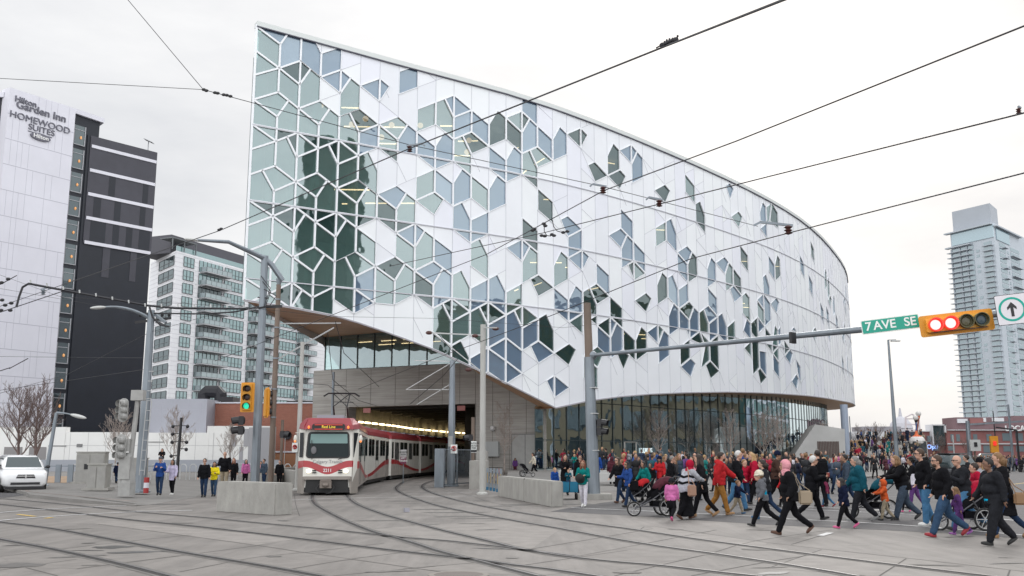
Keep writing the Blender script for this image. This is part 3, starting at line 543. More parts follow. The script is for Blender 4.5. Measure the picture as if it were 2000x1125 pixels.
# soffit: ruled wood surface from the eave to the wall line
WD = bpy.data.materials.new('cedar_soffit'); WD.use_nodes = True; N = WD.node_tree.nodes; L = WD.node_tree.links; b = N['Principled BSDF']
t = N.new('ShaderNodeTexCoord'); mp = N.new('ShaderNodeMapping'); mp.inputs['Rotation'].default_value = (0, 0, -.62); mp.inputs['Scale'].default_value = (.25, 7, 2); L.new(t.outputs['Object'], mp.inputs[0])
n1 = N.new('ShaderNodeTexNoise'); n1.inputs['Scale'].default_value = 1.2; n1.inputs['Detail'].default_value = 3; L.new(mp.outputs[0], n1.inputs['Vector'])
cr = N.new('ShaderNodeValToRGB'); cr.color_ramp.elements[0].position = .35; cr.color_ramp.elements[0].color = (.42, .225, .12, 1); cr.color_ramp.elements[1].position = .66; cr.color_ramp.elements[1].color = (.72, .46, .28, 1)
L.new(n1.outputs[0], cr.inputs[0]); L.new(cr.outputs[0], b.inputs['Base Color']); b.inputs['Roughness'].default_value = .55
A0 = Vector((-17.0, 87.3)); B0 = Vector((2.45, 77.5))
def wl(t): return A0 + (B0 - A0) * t
def sof_z(t):   # height of the soffit where it meets the wall line
    P = [(0, 12.3), (.30, 12.4), (.52, 11.0), (.64, 9.75), (.74, 8.3), (1, 5.4)]
    return lerp_t(P, t, 1)
sf = MB(); vs = []; NS = 26
for i in range(NS + 1):
    s = 24.93 * i / NS; x, y = PL(s); t = i / NS; w_ = wl(t)
    for k in range(7):
        u = k / 6; z = zb(s) * (1 - u) + sof_z(t) * u
        vs.append((x + (w_.x - x) * u, y + (w_.y - y) * u, z - .02 * (k == 0)))
sf.add(vs, [(i * 7 + k, i * 7 + k + 1, (i + 1) * 7 + k + 1, (i + 1) * 7 + k) for i in range(NS) for k in range(6)])
# right part under the curved wall
def setb(s): return -(1.9 + min(1.9, max(0, (s - 25) * .09)))
vs = []; ns = 0
for i in range(25, 141, 3):
    s = 24.93 if i == 25 else float(i); vs += [(*PL(s), zb(s) - .01), (*PL(s, setb(s) - .3), zb(s) + .0)]; ns += 1
sf.add(vs, [(2 * i, 2 * i + 2, 2 * i + 3, 2 * i + 1) for i in range(ns - 1)])
sf.build('wood_soffit', WD, lib, smooth=True)
eb = MB()
for i in range(0, 138): 
    s0, s1 = (float(i), float(i + 1))
    if i == 24: s1 = 24.93
    if i == 25: s0 = 24.93
    if i == 24 or i == 25 or True: eb.bar((*PL(s0, .03), zb(s0)), (*PL(s1, .03), zb(s1)), .10, .09, up=(0, 0, 1))
eb.build('eave_trim', M('eave_trim', (.34, .33, .36), .5), lib)
# board marked concrete wall with the tunnel mouth
CC = bpy.data.materials.new('board_marked_concrete'); CC.use_nodes = True; N = CC.node_tree.nodes; L = CC.node_tree.links; b = N['Principled BSDF']
t = N.new('ShaderNodeTexCoord'); mp = N.new('ShaderNodeMapping'); mp.inputs['Scale'].default_value = (.35, .35, 9); L.new(t.outputs['Object'], mp.inputs[0])
n1 = N.new('ShaderNodeTexNoise'); n1.inputs['Scale'].default_value = 1.0; n1.inputs['Detail'].default_value = 5; L.new(mp.outputs[0], n1.inputs['Vector'])
n2 = N.new('ShaderNodeTexNoise'); n2.inputs['Scale'].default_value = .25; n2.inputs['Detail'].default_value = 5; L.new(t.outputs['Object'], n2.inputs['Vector'])
cr = N.new('ShaderNodeValToRGB'); cr.color_ramp.elements[0].position = .3; cr.color_ramp.elements[0].color = (.235, .222, .205, 1); cr.color_ramp.elements[1].position = .7; cr.color_ramp.elements[1].color = (.43, .415, .39, 1)
ml = N.new('ShaderNodeMath'); ml.operation = 'MULTIPLY_ADD'; ml.inputs[1].default_value = .6; L.new(n1.outputs[0], ml.inputs[0]); m2 = N.new('ShaderNodeMath'); m2.operation = 'MULTIPLY'; m2.inputs[1].default_value = .4; L.new(n2.outputs[0], m2.inputs[0]); L.new(m2.outputs[0], ml.inputs[2])
L.new(ml.outputs[0], cr.inputs[0]); L.new(cr.outputs[0], b.inputs['Base Color']); b.inputs['Roughness'].default_value = .8
bp = N.new('ShaderNodeBump'); bp.inputs['Strength'].default_value = .6; bp.inputs['Distance'].default_value = .03; L.new(n1.outputs[0], bp.inputs['Height']); L.new(bp.outputs[0], b.inputs['Normal'])
WA = Vector((-17.95, 87.65)); WB = Vector((2.6, 77.4)); WU = (WB - WA).normalized(); WN = Vector((WU.y, -WU.x))  # outwards to camera
if WN.y > 0: WN = -WN
WLN = (WB - WA).length
def wp(d, z, off=0.): p = WA + WU * d + WN * off; return (p.x, p.y, z)
def d_of(px, py=800):   # distance along the wall under a photo column
    q = ray(px, py); r = q[0] / q[1]; return (r * WA.y - WA.x) / (WU.x - r * WU.y)
dL, dR = d_of(677, 900), d_of(928.5, 900); dG = d_of(632, 700)
def ztop(d): 
    t = (WA.x + WU.x * d - A0.x) / (B0.x - A0.x); return min(9.3, sof_z(max(0, min(1, t))) + .1)
cw = MB()
def wallpiece(d0, d1, z0, topf, th=.6):
    n = max(2, int((d1 - d0) / .8)); vs = []
    for i in range(n + 1):
        d = d0 + (d1 - d0) * i / n; vs += [wp(d, z0), wp(d, topf(d)), wp(d, topf(d), -th), wp(d, z0, -th)]
    cw.add(vs, [(i * 4 + j, i * 4 + (j + 1) % 4, i * 4 + 4 + (j + 1) % 4, i * 4 + 4 + j) for i in range(n) for j in range(4)] + [(0, 3, 2, 1), tuple(4 * n + j for j in range(4))])
ZL = 5.95
wallpiece(0, dL, -.1, ztop, 1.2); wallpiece(dL, dR, ZL, ztop, 1.2); wallpiece(dR, WLN, -.1, ztop, 1.2)
cw.build('concrete_wall', CC, lib)
pj = MB()
for px in (676, 724, 772, 818, 864, 898): d = d_of(px, 760); pj.bar(wp(d, ZL if dL < d < dR else 0, .004), wp(d, ztop(d) - .05, .004), .03, .02, up=(WN.x, WN.y, 0))
for px in (928, 962, 995, 1028): d = d_of(px, 860); pj.bar(wp(d, 0, .004), wp(d, ztop(d) - .05, .004), .035, .02, up=(WN.x, WN.y, 0))
pj.build('formwork_joints', M('form_joint', (.17, .16, .15), .9), lib)
# left return of the concrete wall
q = MB(); q.bbox(-18.0, -17.4, 88.4, 96, -.1, 9.3); q.build('side_wall', CC, lib)
# clerestory glass between concrete and soffit
TG = glassmat('clear_green_glass', (.20, .33, .33), .22, .55)
cl = MB(); n = 20; vs = []; dE = d_of(905, 737)
for i in range(n + 1):
    d = dG + (dE - dG) * i / n; t = (WA.x + WU.x * d - A0.x) / (B0.x - A0.x); vs += [wp(d, 9.28, -.25), wp(d, max(9.3, sof_z(max(0, t))), -.25)]
cl.add(vs, [(2 * i, 2 * i + 1, 2 * i + 3, 2 * i + 2) for i in range(n)]); cl.build('clerestory_glass', TG, lib)
cm = MB()
for px in (632, 662, 695, 728, 762, 796, 831):
    d = d_of(px, 700); t = (WA.x + WU.x * d - A0.x) / (B0.x - A0.x); cm.bar(wp(d, 9.3, -.22), wp(d, sof_z(max(0, t)), -.22), .07, .1, up=(WN.x, WN.y, 0))
cm.bar(wp(dG, 9.33, -.2), wp(dE, 9.33, -.2), .08, .08); cm.build('clerestory_mullion', M('dark_mullion', (.035, .05, .055), .4), lib)
# room behind it
LT = M('lamp_strip', (1, .86, .62), emit=3.4, ecol=(1, .50, .30))
q = MB(); q.add([wp(0, 9.2, -9), wp(0, 12.2, -9), wp(20, 12.2, -9), wp(20, 9.2, -9)], [(0, 1, 2, 3)]); q.add([wp(0, 9.2, -1), wp(20, 9.2, -1), wp(20, 9.2, -9), wp(0, 9.2, -9)], [(0, 1, 2, 3)]); q.build('inner_room', M('inner_room', (.45, .55, .56), .8), lib)
q = MB(); q.add([wp(.7, 12.15, -.4), wp(14, 12.15, -.4), wp(14, 12.15, -9), wp(.7, 12.15, -9)], [(0, 1, 2, 3)]); q.build('inner_ceiling', M('inner_ceiling', (.16, .10, .07), .8), lib)
q = MB()
for a in (1.2, 3.8, 6.2): q.bar(wp(a + 1.4, 12.05, -3), wp(a + 3, 12.05, -3), .08, .06); q.bar(wp(a + 2.0, 12.05, -5.5), wp(a + 3.8, 12.05, -5.5), .08, .06)
split(q, 'strip_lamp', LT, lib)
# door and small fittings on the concrete wall
q = MB(); d0, d1 = d_of(1000, 880), d_of(1053, 880); q.box(0, 0, 0, d1 - d0, .06, 2.75, mat=Matrix.Translation(wp((d0 + d1) / 2, 3.2, .03)) @ Matrix.Rotation(atan2(WU.y, WU.x), 4, 'Z'))
q.v = [(x, y, z - 1.2) for x, y, z in q.v]; q.build('metal_door', M('door_grey', (.36, .36, .35), .6, var=.08), lib)
q = MB(); q.bar(wp(d0, 3.4, .06), wp(d1, 3.4, .06), .08, .06); q.bar(wp(d0, .5, .06), wp(d0, 3.4, .06), .06, .05); q.bar(wp((d0 + d1) / 2, .5, .07), wp((d0 + d1) / 2, 3.4, .07), .03, .05); q.build('door_frame', M('door_edge', (.2, .2, .2), .6), lib)
q = MB(); a = d_of(962, 884); q.box(*wp(a, 2.25, .12), 1.3, .3, 1.2, rz=atan2(WU.y, WU.x)); q.build('meter_box', M('grey_box', (.40, .42, .42), .6), lib)
q = MB(); q.ell(wp(d_of(964, 844), 3.9, .18), .22, 10, 8); q.build('wall_camera', M('cam_white', (.6, .6, .6), .4), lib)
q = MB(); q.lathe([(.22, 0), (.22, .1), (0, .1)], n=14, mat=face_frame(wp(d_of(1053, 886), 1.95, .02), (WN.x, WN.y, 0))); q.build('round_sign', M('sign_black', (.02, .02, .02), .5), lib)
# tunnel behind the mouth
TL = [(wp(dL, 0)[0], wp(dL, 0)[1]), (-12.6, 98), (-11.2, 112), (-7.2, 130), (-1.0, 146), (8, 160)]
TR = [(wp(dR, 0)[0], wp(dR, 0)[1]), (-2.2, 92), (.5, 106), (6, 122), (14, 136), (24, 146)]
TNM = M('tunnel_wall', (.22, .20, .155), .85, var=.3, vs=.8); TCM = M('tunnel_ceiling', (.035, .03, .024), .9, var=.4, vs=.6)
q = MB(); vs = [(x, y, z) for x, y in TL for z in (-.1, ZL + .1)]; q.add(vs, [(2 * i, 2 * i + 1, 2 * i + 3, 2 * i + 2) for i in range(5)])
vs = [(x, y, z) for x, y in TR for z in (-.1, ZL + .1)]; q.add(vs, [(2 * i, 2 * i + 1, 2 * i + 3, 2 * i + 2) for i in range(5)])
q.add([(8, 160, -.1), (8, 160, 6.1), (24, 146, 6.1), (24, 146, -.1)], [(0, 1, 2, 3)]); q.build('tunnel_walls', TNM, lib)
q = MB(); vs = [(x, y, ZL + .05) for pr in zip(TL, TR) for x, y in pr]; q.add(vs, [(2 * i, 2 * i + 1, 2 * i + 3, 2 * i + 2) for i in range(5)])
for i in range(5):
    for k in range(3):
        t = (k + .5) / 3; a = Vector(TL[i]).lerp(Vector(TL[i + 1]), t); b = Vector(TR[i]).lerp(Vector(TR[i + 1]), t); a = a.lerp(b, .12); q.bar((a.x, a.y, ZL - .1), (b.x, b.y, ZL - .1), .4, .2)
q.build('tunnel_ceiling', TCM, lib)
LT2 = M('tunnel_lamp', (1, .86, .55), emit=4, ecol=(1, .80, .45))
q = MB(); P = smooth_line([Vector((x, y, 0)) for x, y in TL[:6]], 6)
for i in range(1, len(P) - 1):
    a, b = P[i], P[i + 1]; n_ = Vector((b.y - a.y, -(b.x - a.x), 0)).normalized() * .55; q.bar(a + n_ + (b - a) * .12 + Vector((0, 0, 4.7)), a + n_ + (b - a) * .72 + Vector((0, 0, 4.7)), .16, .14)
split(q, 'tunnel_lamp', LT2, lib)
q = MB()
for t, r_ in ((.2, .22), (.5, .18)): q.ell((-.8 + t * 3, 100 + t * 20, 3.9), r_, 8, 6)
split(q, 'tunnel_bulb', LT2, lib)
q = MB(); 
for px in (718, 902): d = d_of(px, 803); q.box(*wp(d, ZL - .35, .1), .75, .05, .4, rz=atan2(WU.y, WU.x))
split(q, 'height_sign', M('dull_red_sign', (.35, .13, .12), .6), lib)
# floors, ceilings and a back wall behind the green glass
q = MB(); q2 = MB(); q3 = MB(); q4 = MB()
rr = random.Random(11)
def IDP(s): return min(9, .4 + s * 1.25)
for zf in (28.4, 23.4, 18.2, 13.0):
    vs = []
    for i in range(0, 112, 4): vs += [(*PL(i, -.35), zf), (*PL(i, -IDP(i)), zf)]
    n = len(vs) // 2; q.add(vs, [(2 * i, 2 * i + 1, 2 * i + 3, 2 * i + 2) for i in range(n - 1)])
    for s in range(7, 100, 4):
        if rr.random() < .35 and s > 24:
            a = PL(s, -3 - rr.random() * 2.5); l = rr.uniform(1.2, 3.4); q3.bar((a[0], a[1], zf - .25), (a[0] + l * .9, a[1] + rr.uniform(-.2, .9), zf - .25), .09, .07)
vs = []
for i in range(0, 112, 4): vs += [(*PL(i, -IDP(i)), 12.6 if i < 30 else 9), (*PL(i, -IDP(i)), 28.4)]
n = len(vs) // 2; q2.add(vs, [(2 * i, 2 * i + 1, 2 * i + 3, 2 * i + 2) for i in range(n - 1)])
for s in (9, 16, 23, 31, 39, 48, 57): q4.cyl((*PL(s, -4), 12.6 if s < 30 else 9), (*PL(s, -4), 28), .4, n=8)
for i in range(9):   # slanting struts in the glass tip
    s = .8 + i * .75; 
    for zf in (23.4, 18.2, 13.0): q4.bar((*PL(s, -1.4), zf), (*PL(s + (.5 if i % 2 else -.3), -1.0), zf + 4.6), .28, .12, up=(0, 1, 0))
def inw(px, py, dep):   # a point dep metres behind the curved wall under a photo pixel
    best = min(range(0, 1100), key=lambda i: abs(ray(px, py)[0] / ray(px, py)[1] - PL(i / 10)[0] / PL(i / 10)[1])); return at(px, py, PL(best / 10)[1] + dep)
for x0, y0, x1, y1, dp in ((666, 210, 702, 211, 2), (672, 247, 800, 249, 2.5), (724, 280, 782, 281, 3), (860, 246, 926, 246, 2.5), (648, 370, 722, 371, 3), (714, 397, 815, 397, 3), (668, 398, 678, 398, 3), (867, 304, 918, 304, 3), (895, 276, 933, 275, 2.5), (1018, 287, 1033, 275, 2), (1078, 299, 1090, 292, 2), (1008, 292, 1012, 288, 2), (1044, 321, 1063, 309, 2), (1020, 340, 1028, 333, 2), (1038, 560, 1058, 552, 3), (1005, 568, 1012, 565, 3), (1150, 566, 1168, 562, 3)):
    q3.bar(inw(x0, y0, dp), inw(x1, y1, dp), .09, .07)
q.build('floor_slab', M('slab_white', (.42, .43, .42), .8), lib); q2.build('interior_wall', M('interior_wall', (.45, .55, .52), .8, var=.3, vs=.4), lib)
split(q3, 'ceiling_lamp', LT, lib); split(q4, 'interior_column', M('interior_column', (.5, .52, .5), .7), lib)
q = MB()
for x, y in ((627, 205), (714, 232), (687, 243), (765, 244), (821, 245), (745, 268), (793, 281), (817, 278), (865, 282), (916, 274), (912, 297)): q.ell(inw(x, y, 1.6), .22, 10, 6)
split(q, 'globe_lamp', M('globe_lamp', (1, .8, .6), emit=1.1, ecol=(1, .45, .28)), lib)
# ground floor glazing
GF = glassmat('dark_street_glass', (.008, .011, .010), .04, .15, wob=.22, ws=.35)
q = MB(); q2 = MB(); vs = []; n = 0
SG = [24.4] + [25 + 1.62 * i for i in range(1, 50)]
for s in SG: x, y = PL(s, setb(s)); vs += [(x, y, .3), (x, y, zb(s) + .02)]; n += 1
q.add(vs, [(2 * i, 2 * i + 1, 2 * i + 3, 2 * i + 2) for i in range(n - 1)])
for i, s in enumerate(SG):
    x, y = PL(s, setb(s) + .05); q2.bar((x, y, .3), (x, y, zb(s)), .035, .08, up=(0, 1, 0))
    if i + 1 < len(SG):
        x1, y1 = PL(SG[i + 1], setb(SG[i + 1]) + .05)
        for z in (.72, 2.95, 6.1): 
            if z < zb(s) - .1: q2.bar((x, y, z), (x1, y1, z), .05, .06)
q.build('street_glazing', GF, lib); q2.build('street_mullion', M('dark_mullion'), lib)
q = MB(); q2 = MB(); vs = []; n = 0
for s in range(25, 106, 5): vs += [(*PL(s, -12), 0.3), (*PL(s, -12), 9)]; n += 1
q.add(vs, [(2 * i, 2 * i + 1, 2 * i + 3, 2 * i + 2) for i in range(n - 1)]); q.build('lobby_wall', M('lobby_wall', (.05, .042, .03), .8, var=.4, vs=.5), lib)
for i, s in enumerate(range(28, 100, 6)): x, y = PL(s, -5.4); q2.cyl((x, y, .3), (x, y, 9), .55, n=10)
split(q2, 'lobby_column', M('lobby_column', (.32, .31, .24), .7, var=.2), lib)
q = MB()
for s in (35.5, 37, 40.5, 44, 47, 52): x, y = PL(s, -4.6); q.bar((x, y, 2.75), (x + 1.0, y + 1.0, 2.75), .08, .08)
split(q, 'lobby_lamp', M('lobby_lamp', (1, .7, .4), emit=1.6, ecol=(1, .62, .3)), lib)
q = MB(); x, y = PL(36.4, setb(36.4) + .12); x1, y1 = PL(38.3, setb(38.3) + .12)
q.bar((x, y, .5), (x, y, 2.9), .09, .12); q.bar((x1, y1, .5), (x1, y1, 2.9), .09, .12); q.bar((x, y, 2.9), (x1, y1, 2.9), .09, .12); q.build('entrance_frame', M('door_alloy', (.3, .3, .28), .4, metal=.5), lib)
# lit cafe sign inside the glass
a = Vector((*PL(40.0, setb(40) + .16), 2.15)); nv = Vector((PL(40, 1)[0] - PL(40)[0], PL(40, 1)[1] - PL(40)[1], 0))
txt('LUKES', .62, .03, True, M('sign_lit', (.8, .92, .95), emit=.3), 'lit_sign', lib, face_frame(a, nv))
# white wedge of the ramp at the far end of the street glazing
wg = thing('ramp_wall', 'pale concrete wedge wall with a slatted panel at the far end of the street glazing', 'ramp wall', (0, 0, 0)); q = MB()
Yw = 103.
W_ = [at(1540, 905, Yw), at(1592, 829, Yw), at(1650, 838, Yw), at(1652, 905, Yw)]
q.add([tuple(p) for p in W_] + [(p.x + .8, p.y + 5, p.z) for p in W_], [(0, 1, 2, 3), (0, 4, 5, 1), (1, 5, 6, 2), (2, 6, 7, 3)]); q.build('wall', M('pale_concrete', (.46, .46, .45), .8, var=.1, vs=.5), wg)
q = MB(); p0 = at(1599, 894, Yw - .06); p1 = at(1637, 862, Yw - .06)
for i in range(14): x = p0.x + (p1.x - p0.x) * i / 13; q.box(x, Yw - .06, (p0.z + p1.z) / 2, (p1.x - p0.x) / 18, .05, p1.z - p0.z)
q.build('slatted_panel', M('slat_brown', (.12, .09, .08), .8), wg)
st_ = thing('ramp_column', 'pale blue metal column behind the wedge wall under the far tip of the library', 'column', (0, 0, 0)); q = MB(); p = at(1653, 880, 112); q.cyl((p.x, p.y, .2), (p.x, p.y, zat(790, 112)), .42, n=12); q.build('column', M('blue_metal', (.36, .42, .52), .4), st_)
# low benches / planter kerbs before the glazing
for i, (xa, ya, xb, yb, lb) in enumerate([(1090, 899, 1225, 919, 'long low pale concrete seat wall before the dark street glazing, behind the wagon family'), (1170, 914, 1240, 926, 'short low concrete seat block standing on the plaza beside the maroon coated visitor')]):
    a = gp(xa, yb + 8, .5); b = gp(xb, yb + 8, .5); m = MB(); m.bar((a.x, a.y, .55), (b.x, b.y, .55), .9, .45); tag(m.build('seat_wall', M('pale_concrete')), lb, 'bench')
# ================================================================ surrounding buildings
def hitp(px, py, P, D):
    """where the photo ray through (px, py) meets the upright plane through P along D"""
    q = ray(px, py); # t*q0 = P.x + a D.x ; t*q1 = P.y + a D.y
    det = q[0] * (-D[1]) + q[1] * D[0]
    t = (P[0] * (-D[1]) + P[1] * D[0]) / det
    return Vector((q[0] * t, q[1] * t, HC + q[2] * t))
def along(px, py, P, D): h = hitp(px, py, P, D); return (h.x - P[0]) * D[0] + (h.y - P[1]) * D[1]
class Face:
    """upright facade from P to Q; fx(a, z, off) gives points a metres along it"""
    def __init__(s, P, Q):
        s.P = Vector(P); s.Q = Vector(Q); s.D = (s.Q - s.P); s.L = s.D.length; s.D /= s.L; s.N = Vector((s.D.y, -s.D.x))
        if s.N.dot(-s.P) < 0: s.N = -s.N
        s.rz = atan2(s.D.y, s.D.x); s.flip = 1 if s.N.dot(Vector((s.D.y, -s.D.x))) > 0 else -1
    def p(s, a, z, off=0.): v = s.P + s.D * a + s.N * off; return Vector((v.x, v.y, z))
    def a(s, px, py): return along(px, py, s.P, s.D)
    def box(s, mb, a0, a1, z0, z1, o0=-.05, o1=.05):
        c = s.p((a0 + a1) / 2, (z0 + z1) / 2, (o0 + o1) / 2); mb.box(c.x, c.y, c.z, abs(a1 - a0), abs(o1 - o0), abs(z1 - z0), rz=s.rz)
    def frame(s, a, z, off): return face_frame(s.p(a, z, off), (s.N.x, s.N.y, 0))
GLT = glassmat('teal_window', (.15, .26, .26), .26, 0, wob=.15); GLD = glassmat('dark_window', (.035, .045, .05), .12, 0, wob=.15)
GLT2 = glassmat('rail_glass', (.26, .31, .32), .22, 0, wob=.1)
# ---- hotel
ht = thing('hotel', 'tall hotel, white slab with raised lettering beside a black wing with white stripes', 'hotel')
WPN = M('white_panel', (.66, .66, .72), .45, var=.04, vs=.3)
F1 = Face((-57.9, 106), (-53.4, 113)); T1 = 43.6
q = MB(); pts = [F1.p(0, 0), F1.p(F1.L, 0), F1.p(F1.L, 0, -1.6), F1.p(0, 0, -1.6)]; q.prism([(p.x, p.y) for p in pts], 0, T1); q.build('white_slab', WPN, ht)
q = MB(); rr = random.Random(5); LNE = M('panel_joint', (.40, .40, .46), .6)
z = T1 - 3.1
while z > 3: F1.box(q, 0, F1.L, z - .03, z + .03, 0, .012); z -= 3.0
z = T1
while z > 3:
    xs = rr.sample([.7, 1.5, 2.1, 2.9, 3.6, 4.5, 5.2, 6.0, 6.9, 7.5], 5)
    for a in xs: F1.box(q, a - .012, a + .012, max(0, z - 3), z - .1, 0, .008)
    z -= 3.0
q.build('panel_joints', LNE, ht)
SGM = M('raised_letter_grey', (.13, .13, .16), .5)
def wall_text(F, s, px, py, size, parent, mat, bold=False, off=.06, ext=.06, nm='raised_letters', sx=1.):
    h = hitp(px, py, F.P, F.D); m = face_frame((h.x + F.N.x * off, h.y + F.N.y * off, h.z), (F.N.x, F.N.y, 0)) @ Matrix.Diagonal((sx, 1, 1, 1))
    return txt(s, size, ext, bold, mat, nm, parent, m)
wall_text(F1, 'Hilton', 50, 199, .95, ht, SGM, True, sx=1.1); wall_text(F1, 'Garden Inn', 81, 219, 1.22, ht, SGM, True, sx=1.12)
wall_text(F1, 'HOMEWOOD', 79, 240, 1.1, ht, SGM, sx=1.1); wall_text(F1, 'SUITES', 81, 254.5, 1.0, ht, SGM, sx=1.12)
h = hitp(78, 268.5, F1.P, F1.D); q = MB(); q.lathe([(.72, -.05), (.72, .08), (.66, .1)], n=28, mat=face_frame((h.x + F1.N.x * .1, h.y + F1.N.y * .1, h.z), (F1.N.x, F1.N.y, 0)) @ Matrix.Diagonal((1.75, .62, 1, 1))); q.build('oval_plate', SGM, ht)
wall_text(F1, 'Hilton', 78, 268.5, .68, ht, M('letter_white', (.8, .8, .8), .5), True, off=.24, ext=.02, sx=1.1)
h = hitp(78, 262.5, F1.P, F1.D); q = MB(); a = F1.a(78, 262.5); F1.box(q, a - 1.5, a + 1.5, h.z - .05, h.z + .05, 0, .06); q.build('underline', SGM, ht)
BLK = M('black_cladding', (.011, .014, .022), .55, var=.15, vs=.5); CHR = M('charcoal_cladding', (.052, .052, .066), .6, var=.1, vs=.6)
F2 = Face((-52.9, 115.7), (-46.9, 122.9)); T2 = 41.2
q = MB(); pts = [F2.p(0, 0), F2.p(F2.L, 0), F2.p(F2.L, 0, -12), F2.p(0, 0, -12)]; q.prism([(p.x, p.y) for p in pts], 0, T2); q.prism([(-57, 113.5), (-53.9, 114.1), (-52.2, 117.2), (-56, 121)], 0, 43.3); q.prism([(-75, 104), (-58.8, 106.8), (-60, 114), (-75, 112)], 0, 42.6); q.build('black_wing', BLK, ht)
q = MB(); q.prism([(-57.4, 113.2), (-53.7, 113.8), (-51.7, 117.3), (-55.5, 121.5)], 43.3, 43.9); q.prism([(-76, 103.6), (-58.8, 106.5), (-60, 114), (-75, 113)], 42.6, 43.2); q.build('roof_edge', WPN, ht)
zs = [zat(y, 115.7) for y in (283.7, 330.3, 377, 423.6, 471.4)]
q = MB(); F2.box(q, .35, F2.L, zs[4] - .1, T2 - .05, 0, .12); q.build('charcoal_panel', CHR, ht)
q = MB()
for z in zs: F2.box(q, .5, F2.L - .1, z - .2, z + .2, .1, .22)
split(q, 'white_stripe', M('white_panel'), ht)
q = MB(); L2 = F2.L
for r_, fr in ((1, [(.33, .42), (.82, .90)]), (2, [(.14, .24), (.43, .52), (.8, .88)]), (3, [(.12, .33), (.43, .52), (.62, .71), (.81, .97)])):
    for a, b_ in fr: F2.box(q, a * L2, b_ * L2, zs[r_ + 1] + .2, zs[r_] - .2, .1, .14)
split(q, 'black_inlay', BLK, ht)
q = MB()
for a, b_ in ((.32, .42), (.71, .80)): F2.box(q, a * L2, b_ * L2, zs[4] - 4.0, zs[4] - .2, 0, .05)
split(q, 'charcoal_inlay', CHR, ht)
F3 = Face((-53.95, 114.1), (-52.92, 115.65))
z = 42.0; i = 0
SLW = M('slot_frame', (.35, .36, .38), .5); WRM = M('warm_room', (.5, .25, .1), emit=.35, ecol=(1, .5, .2))
while z > 5:
    w_ = MB(); F3.box(w_, .05, 1.5, z - 2.5, z, .0, .03); wo = w_.build('window', GLD, ht)
    f = MB(); F3.box(f, .0, .08, z - 2.5, z, 0, .1); F3.box(f, 1.42, 1.55, z - 2.5, z, 0, .1); F3.box(f, 0, 1.5, z - 2.5, z - 2.4, 0, .1); F3.box(f, 0, 1.5, z - .6, z - .52, 0, .1); f.build('window_frame', SLW, wo)
    f = MB(); f.ell(F3.p(.95, z - 1.5, .08), (.14, .14, .2), 8, 6); f.build('warm_lamp', WRM, wo)
    z -= 3.0; i += 1
q = MB(); a = hitp(283, 296, F2.P, F2.D); q.cyl((a.x, a.y + 1, T2 - .2), (a.x, a.y + 1, T2 + 1.5), .06); q.bar((a.x - .5, a.y + 1, T2 + 1.7), (a.x + .6, a.y + 1, T2 + 1.2), .9, .06); q.build('roof_panel', SLW, ht)
# ---- podium
pd = thing('podium_building', 'long low white panelled podium with service doors in front of the hotel', 'building')
PWH = M('podium_white', (.80, .80, .78), .6, var=.05, vs=.25); q = MB()
Yp = 104.; q.bbox(-66, xat(275, 850, Yp), Yp, Yp + 1.2, 0, zat(844, Yp)); q.bbox(-66, xat(128, 850, Yp), Yp - .05, Yp + 1, 0, zat(834, Yp)); q.bbox(xat(275, 850, Yp), xat(408, 850, Yp), Yp, Yp + 9, 0, zat(845, Yp)); q.bbox(xat(404, 850, Yp), xat(530, 850, Yp), Yp + .02, Yp + 2, 0, zat(832, Yp)); q.build('wall', PWH, pd)
q = MB()
for i in range(24): x = -64 + i * 1.9; q.bbox(x - .02, x + .02, Yp - .07 if x < -48 else Yp - .01, Yp + .1, 0, zat(845, Yp))
for y in (870,): q.bbox(-66, xat(528, 870, Yp), Yp - .012, Yp, zat(y, Yp) - .02, zat(y, Yp) + .02)
q.build('panel_joints', M('pale_joint', (.5, .5, .5), .7), pd)
for (a, b_, c_, d_) in ((8, 43, 873, 906), (57, 90, 873, 906)):
    q = MB(); q.bbox(xat(a, 890, Yp), xat(b_, 890, Yp), Yp - .12, Yp - .06, zat(d_, Yp), zat(c_, Yp)); q.build('service_door', M('door_taupe', (.26, .25, .25), .6), pd)
q = MB(); q.bbox(xat(452, 860, Yp), xat(461, 860, Yp), Yp - .02, Yp, zat(872, Yp), zat(832, Yp) - .3); q.bbox(xat(476, 860, Yp), xat(485, 860, Yp), Yp - .02, Yp, zat(872, Yp), zat(832, Yp) - .3); q.bbox(xat(467, 890, Yp), xat(474, 890, Yp), Yp - .02, Yp, .2, zat(873, Yp)); q.bbox(xat(485, 870, Yp), xat(532, 870, Yp), Yp - .03, Yp, .2, zat(833, Yp) - .1); split(q, 'grey_panel', M('grey_panel', (.36, .36, .38), .6), pd)
q = MB(); q.bbox(xat(95, 870, Yp), xat(130, 870, Yp), Yp - .08, Yp - .055, zat(872, Yp), zat(870, Yp)); q.bbox(xat(285, 863, Yp), xat(320, 863, Yp), Yp - .05, Yp, zat(864, Yp), zat(862.5, Yp)); q.bbox(xat(150, 870, Yp), xat(161, 870, Yp), Yp - .06, Yp, zat(873, Yp), zat(867, Yp)); split(q, 'vent_grille', M('vent_grey', (.2, .2, .2), .6), pd)
gb = thing('grey_clad_block', 'plain grey panelled block above the white podium, left of the brick building', 'building'); Yg = 108.
q = MB(); q.bbox(xat(290, 800, Yg), xat(404, 800, Yg), Yg, Yg + 12, 0, zat(779, Yg)); q.build('wall', M('grey_clad', (.36, .37, .42), .55, var=.05, vs=.3), gb)
q = MB()
for x in (315, 341, 367, 392): X = xat(x, 800, Yg); q.bbox(X - .02, X + .02, Yg - .01, Yg, 4, zat(780, Yg))
q.bbox(xat(290, 800, Yg), xat(404, 800, Yg), Yg - .01, Yg, zat(800, Yg) - .02, zat(800, Yg) + .02); q.build('panel_joints', LNE, gb)
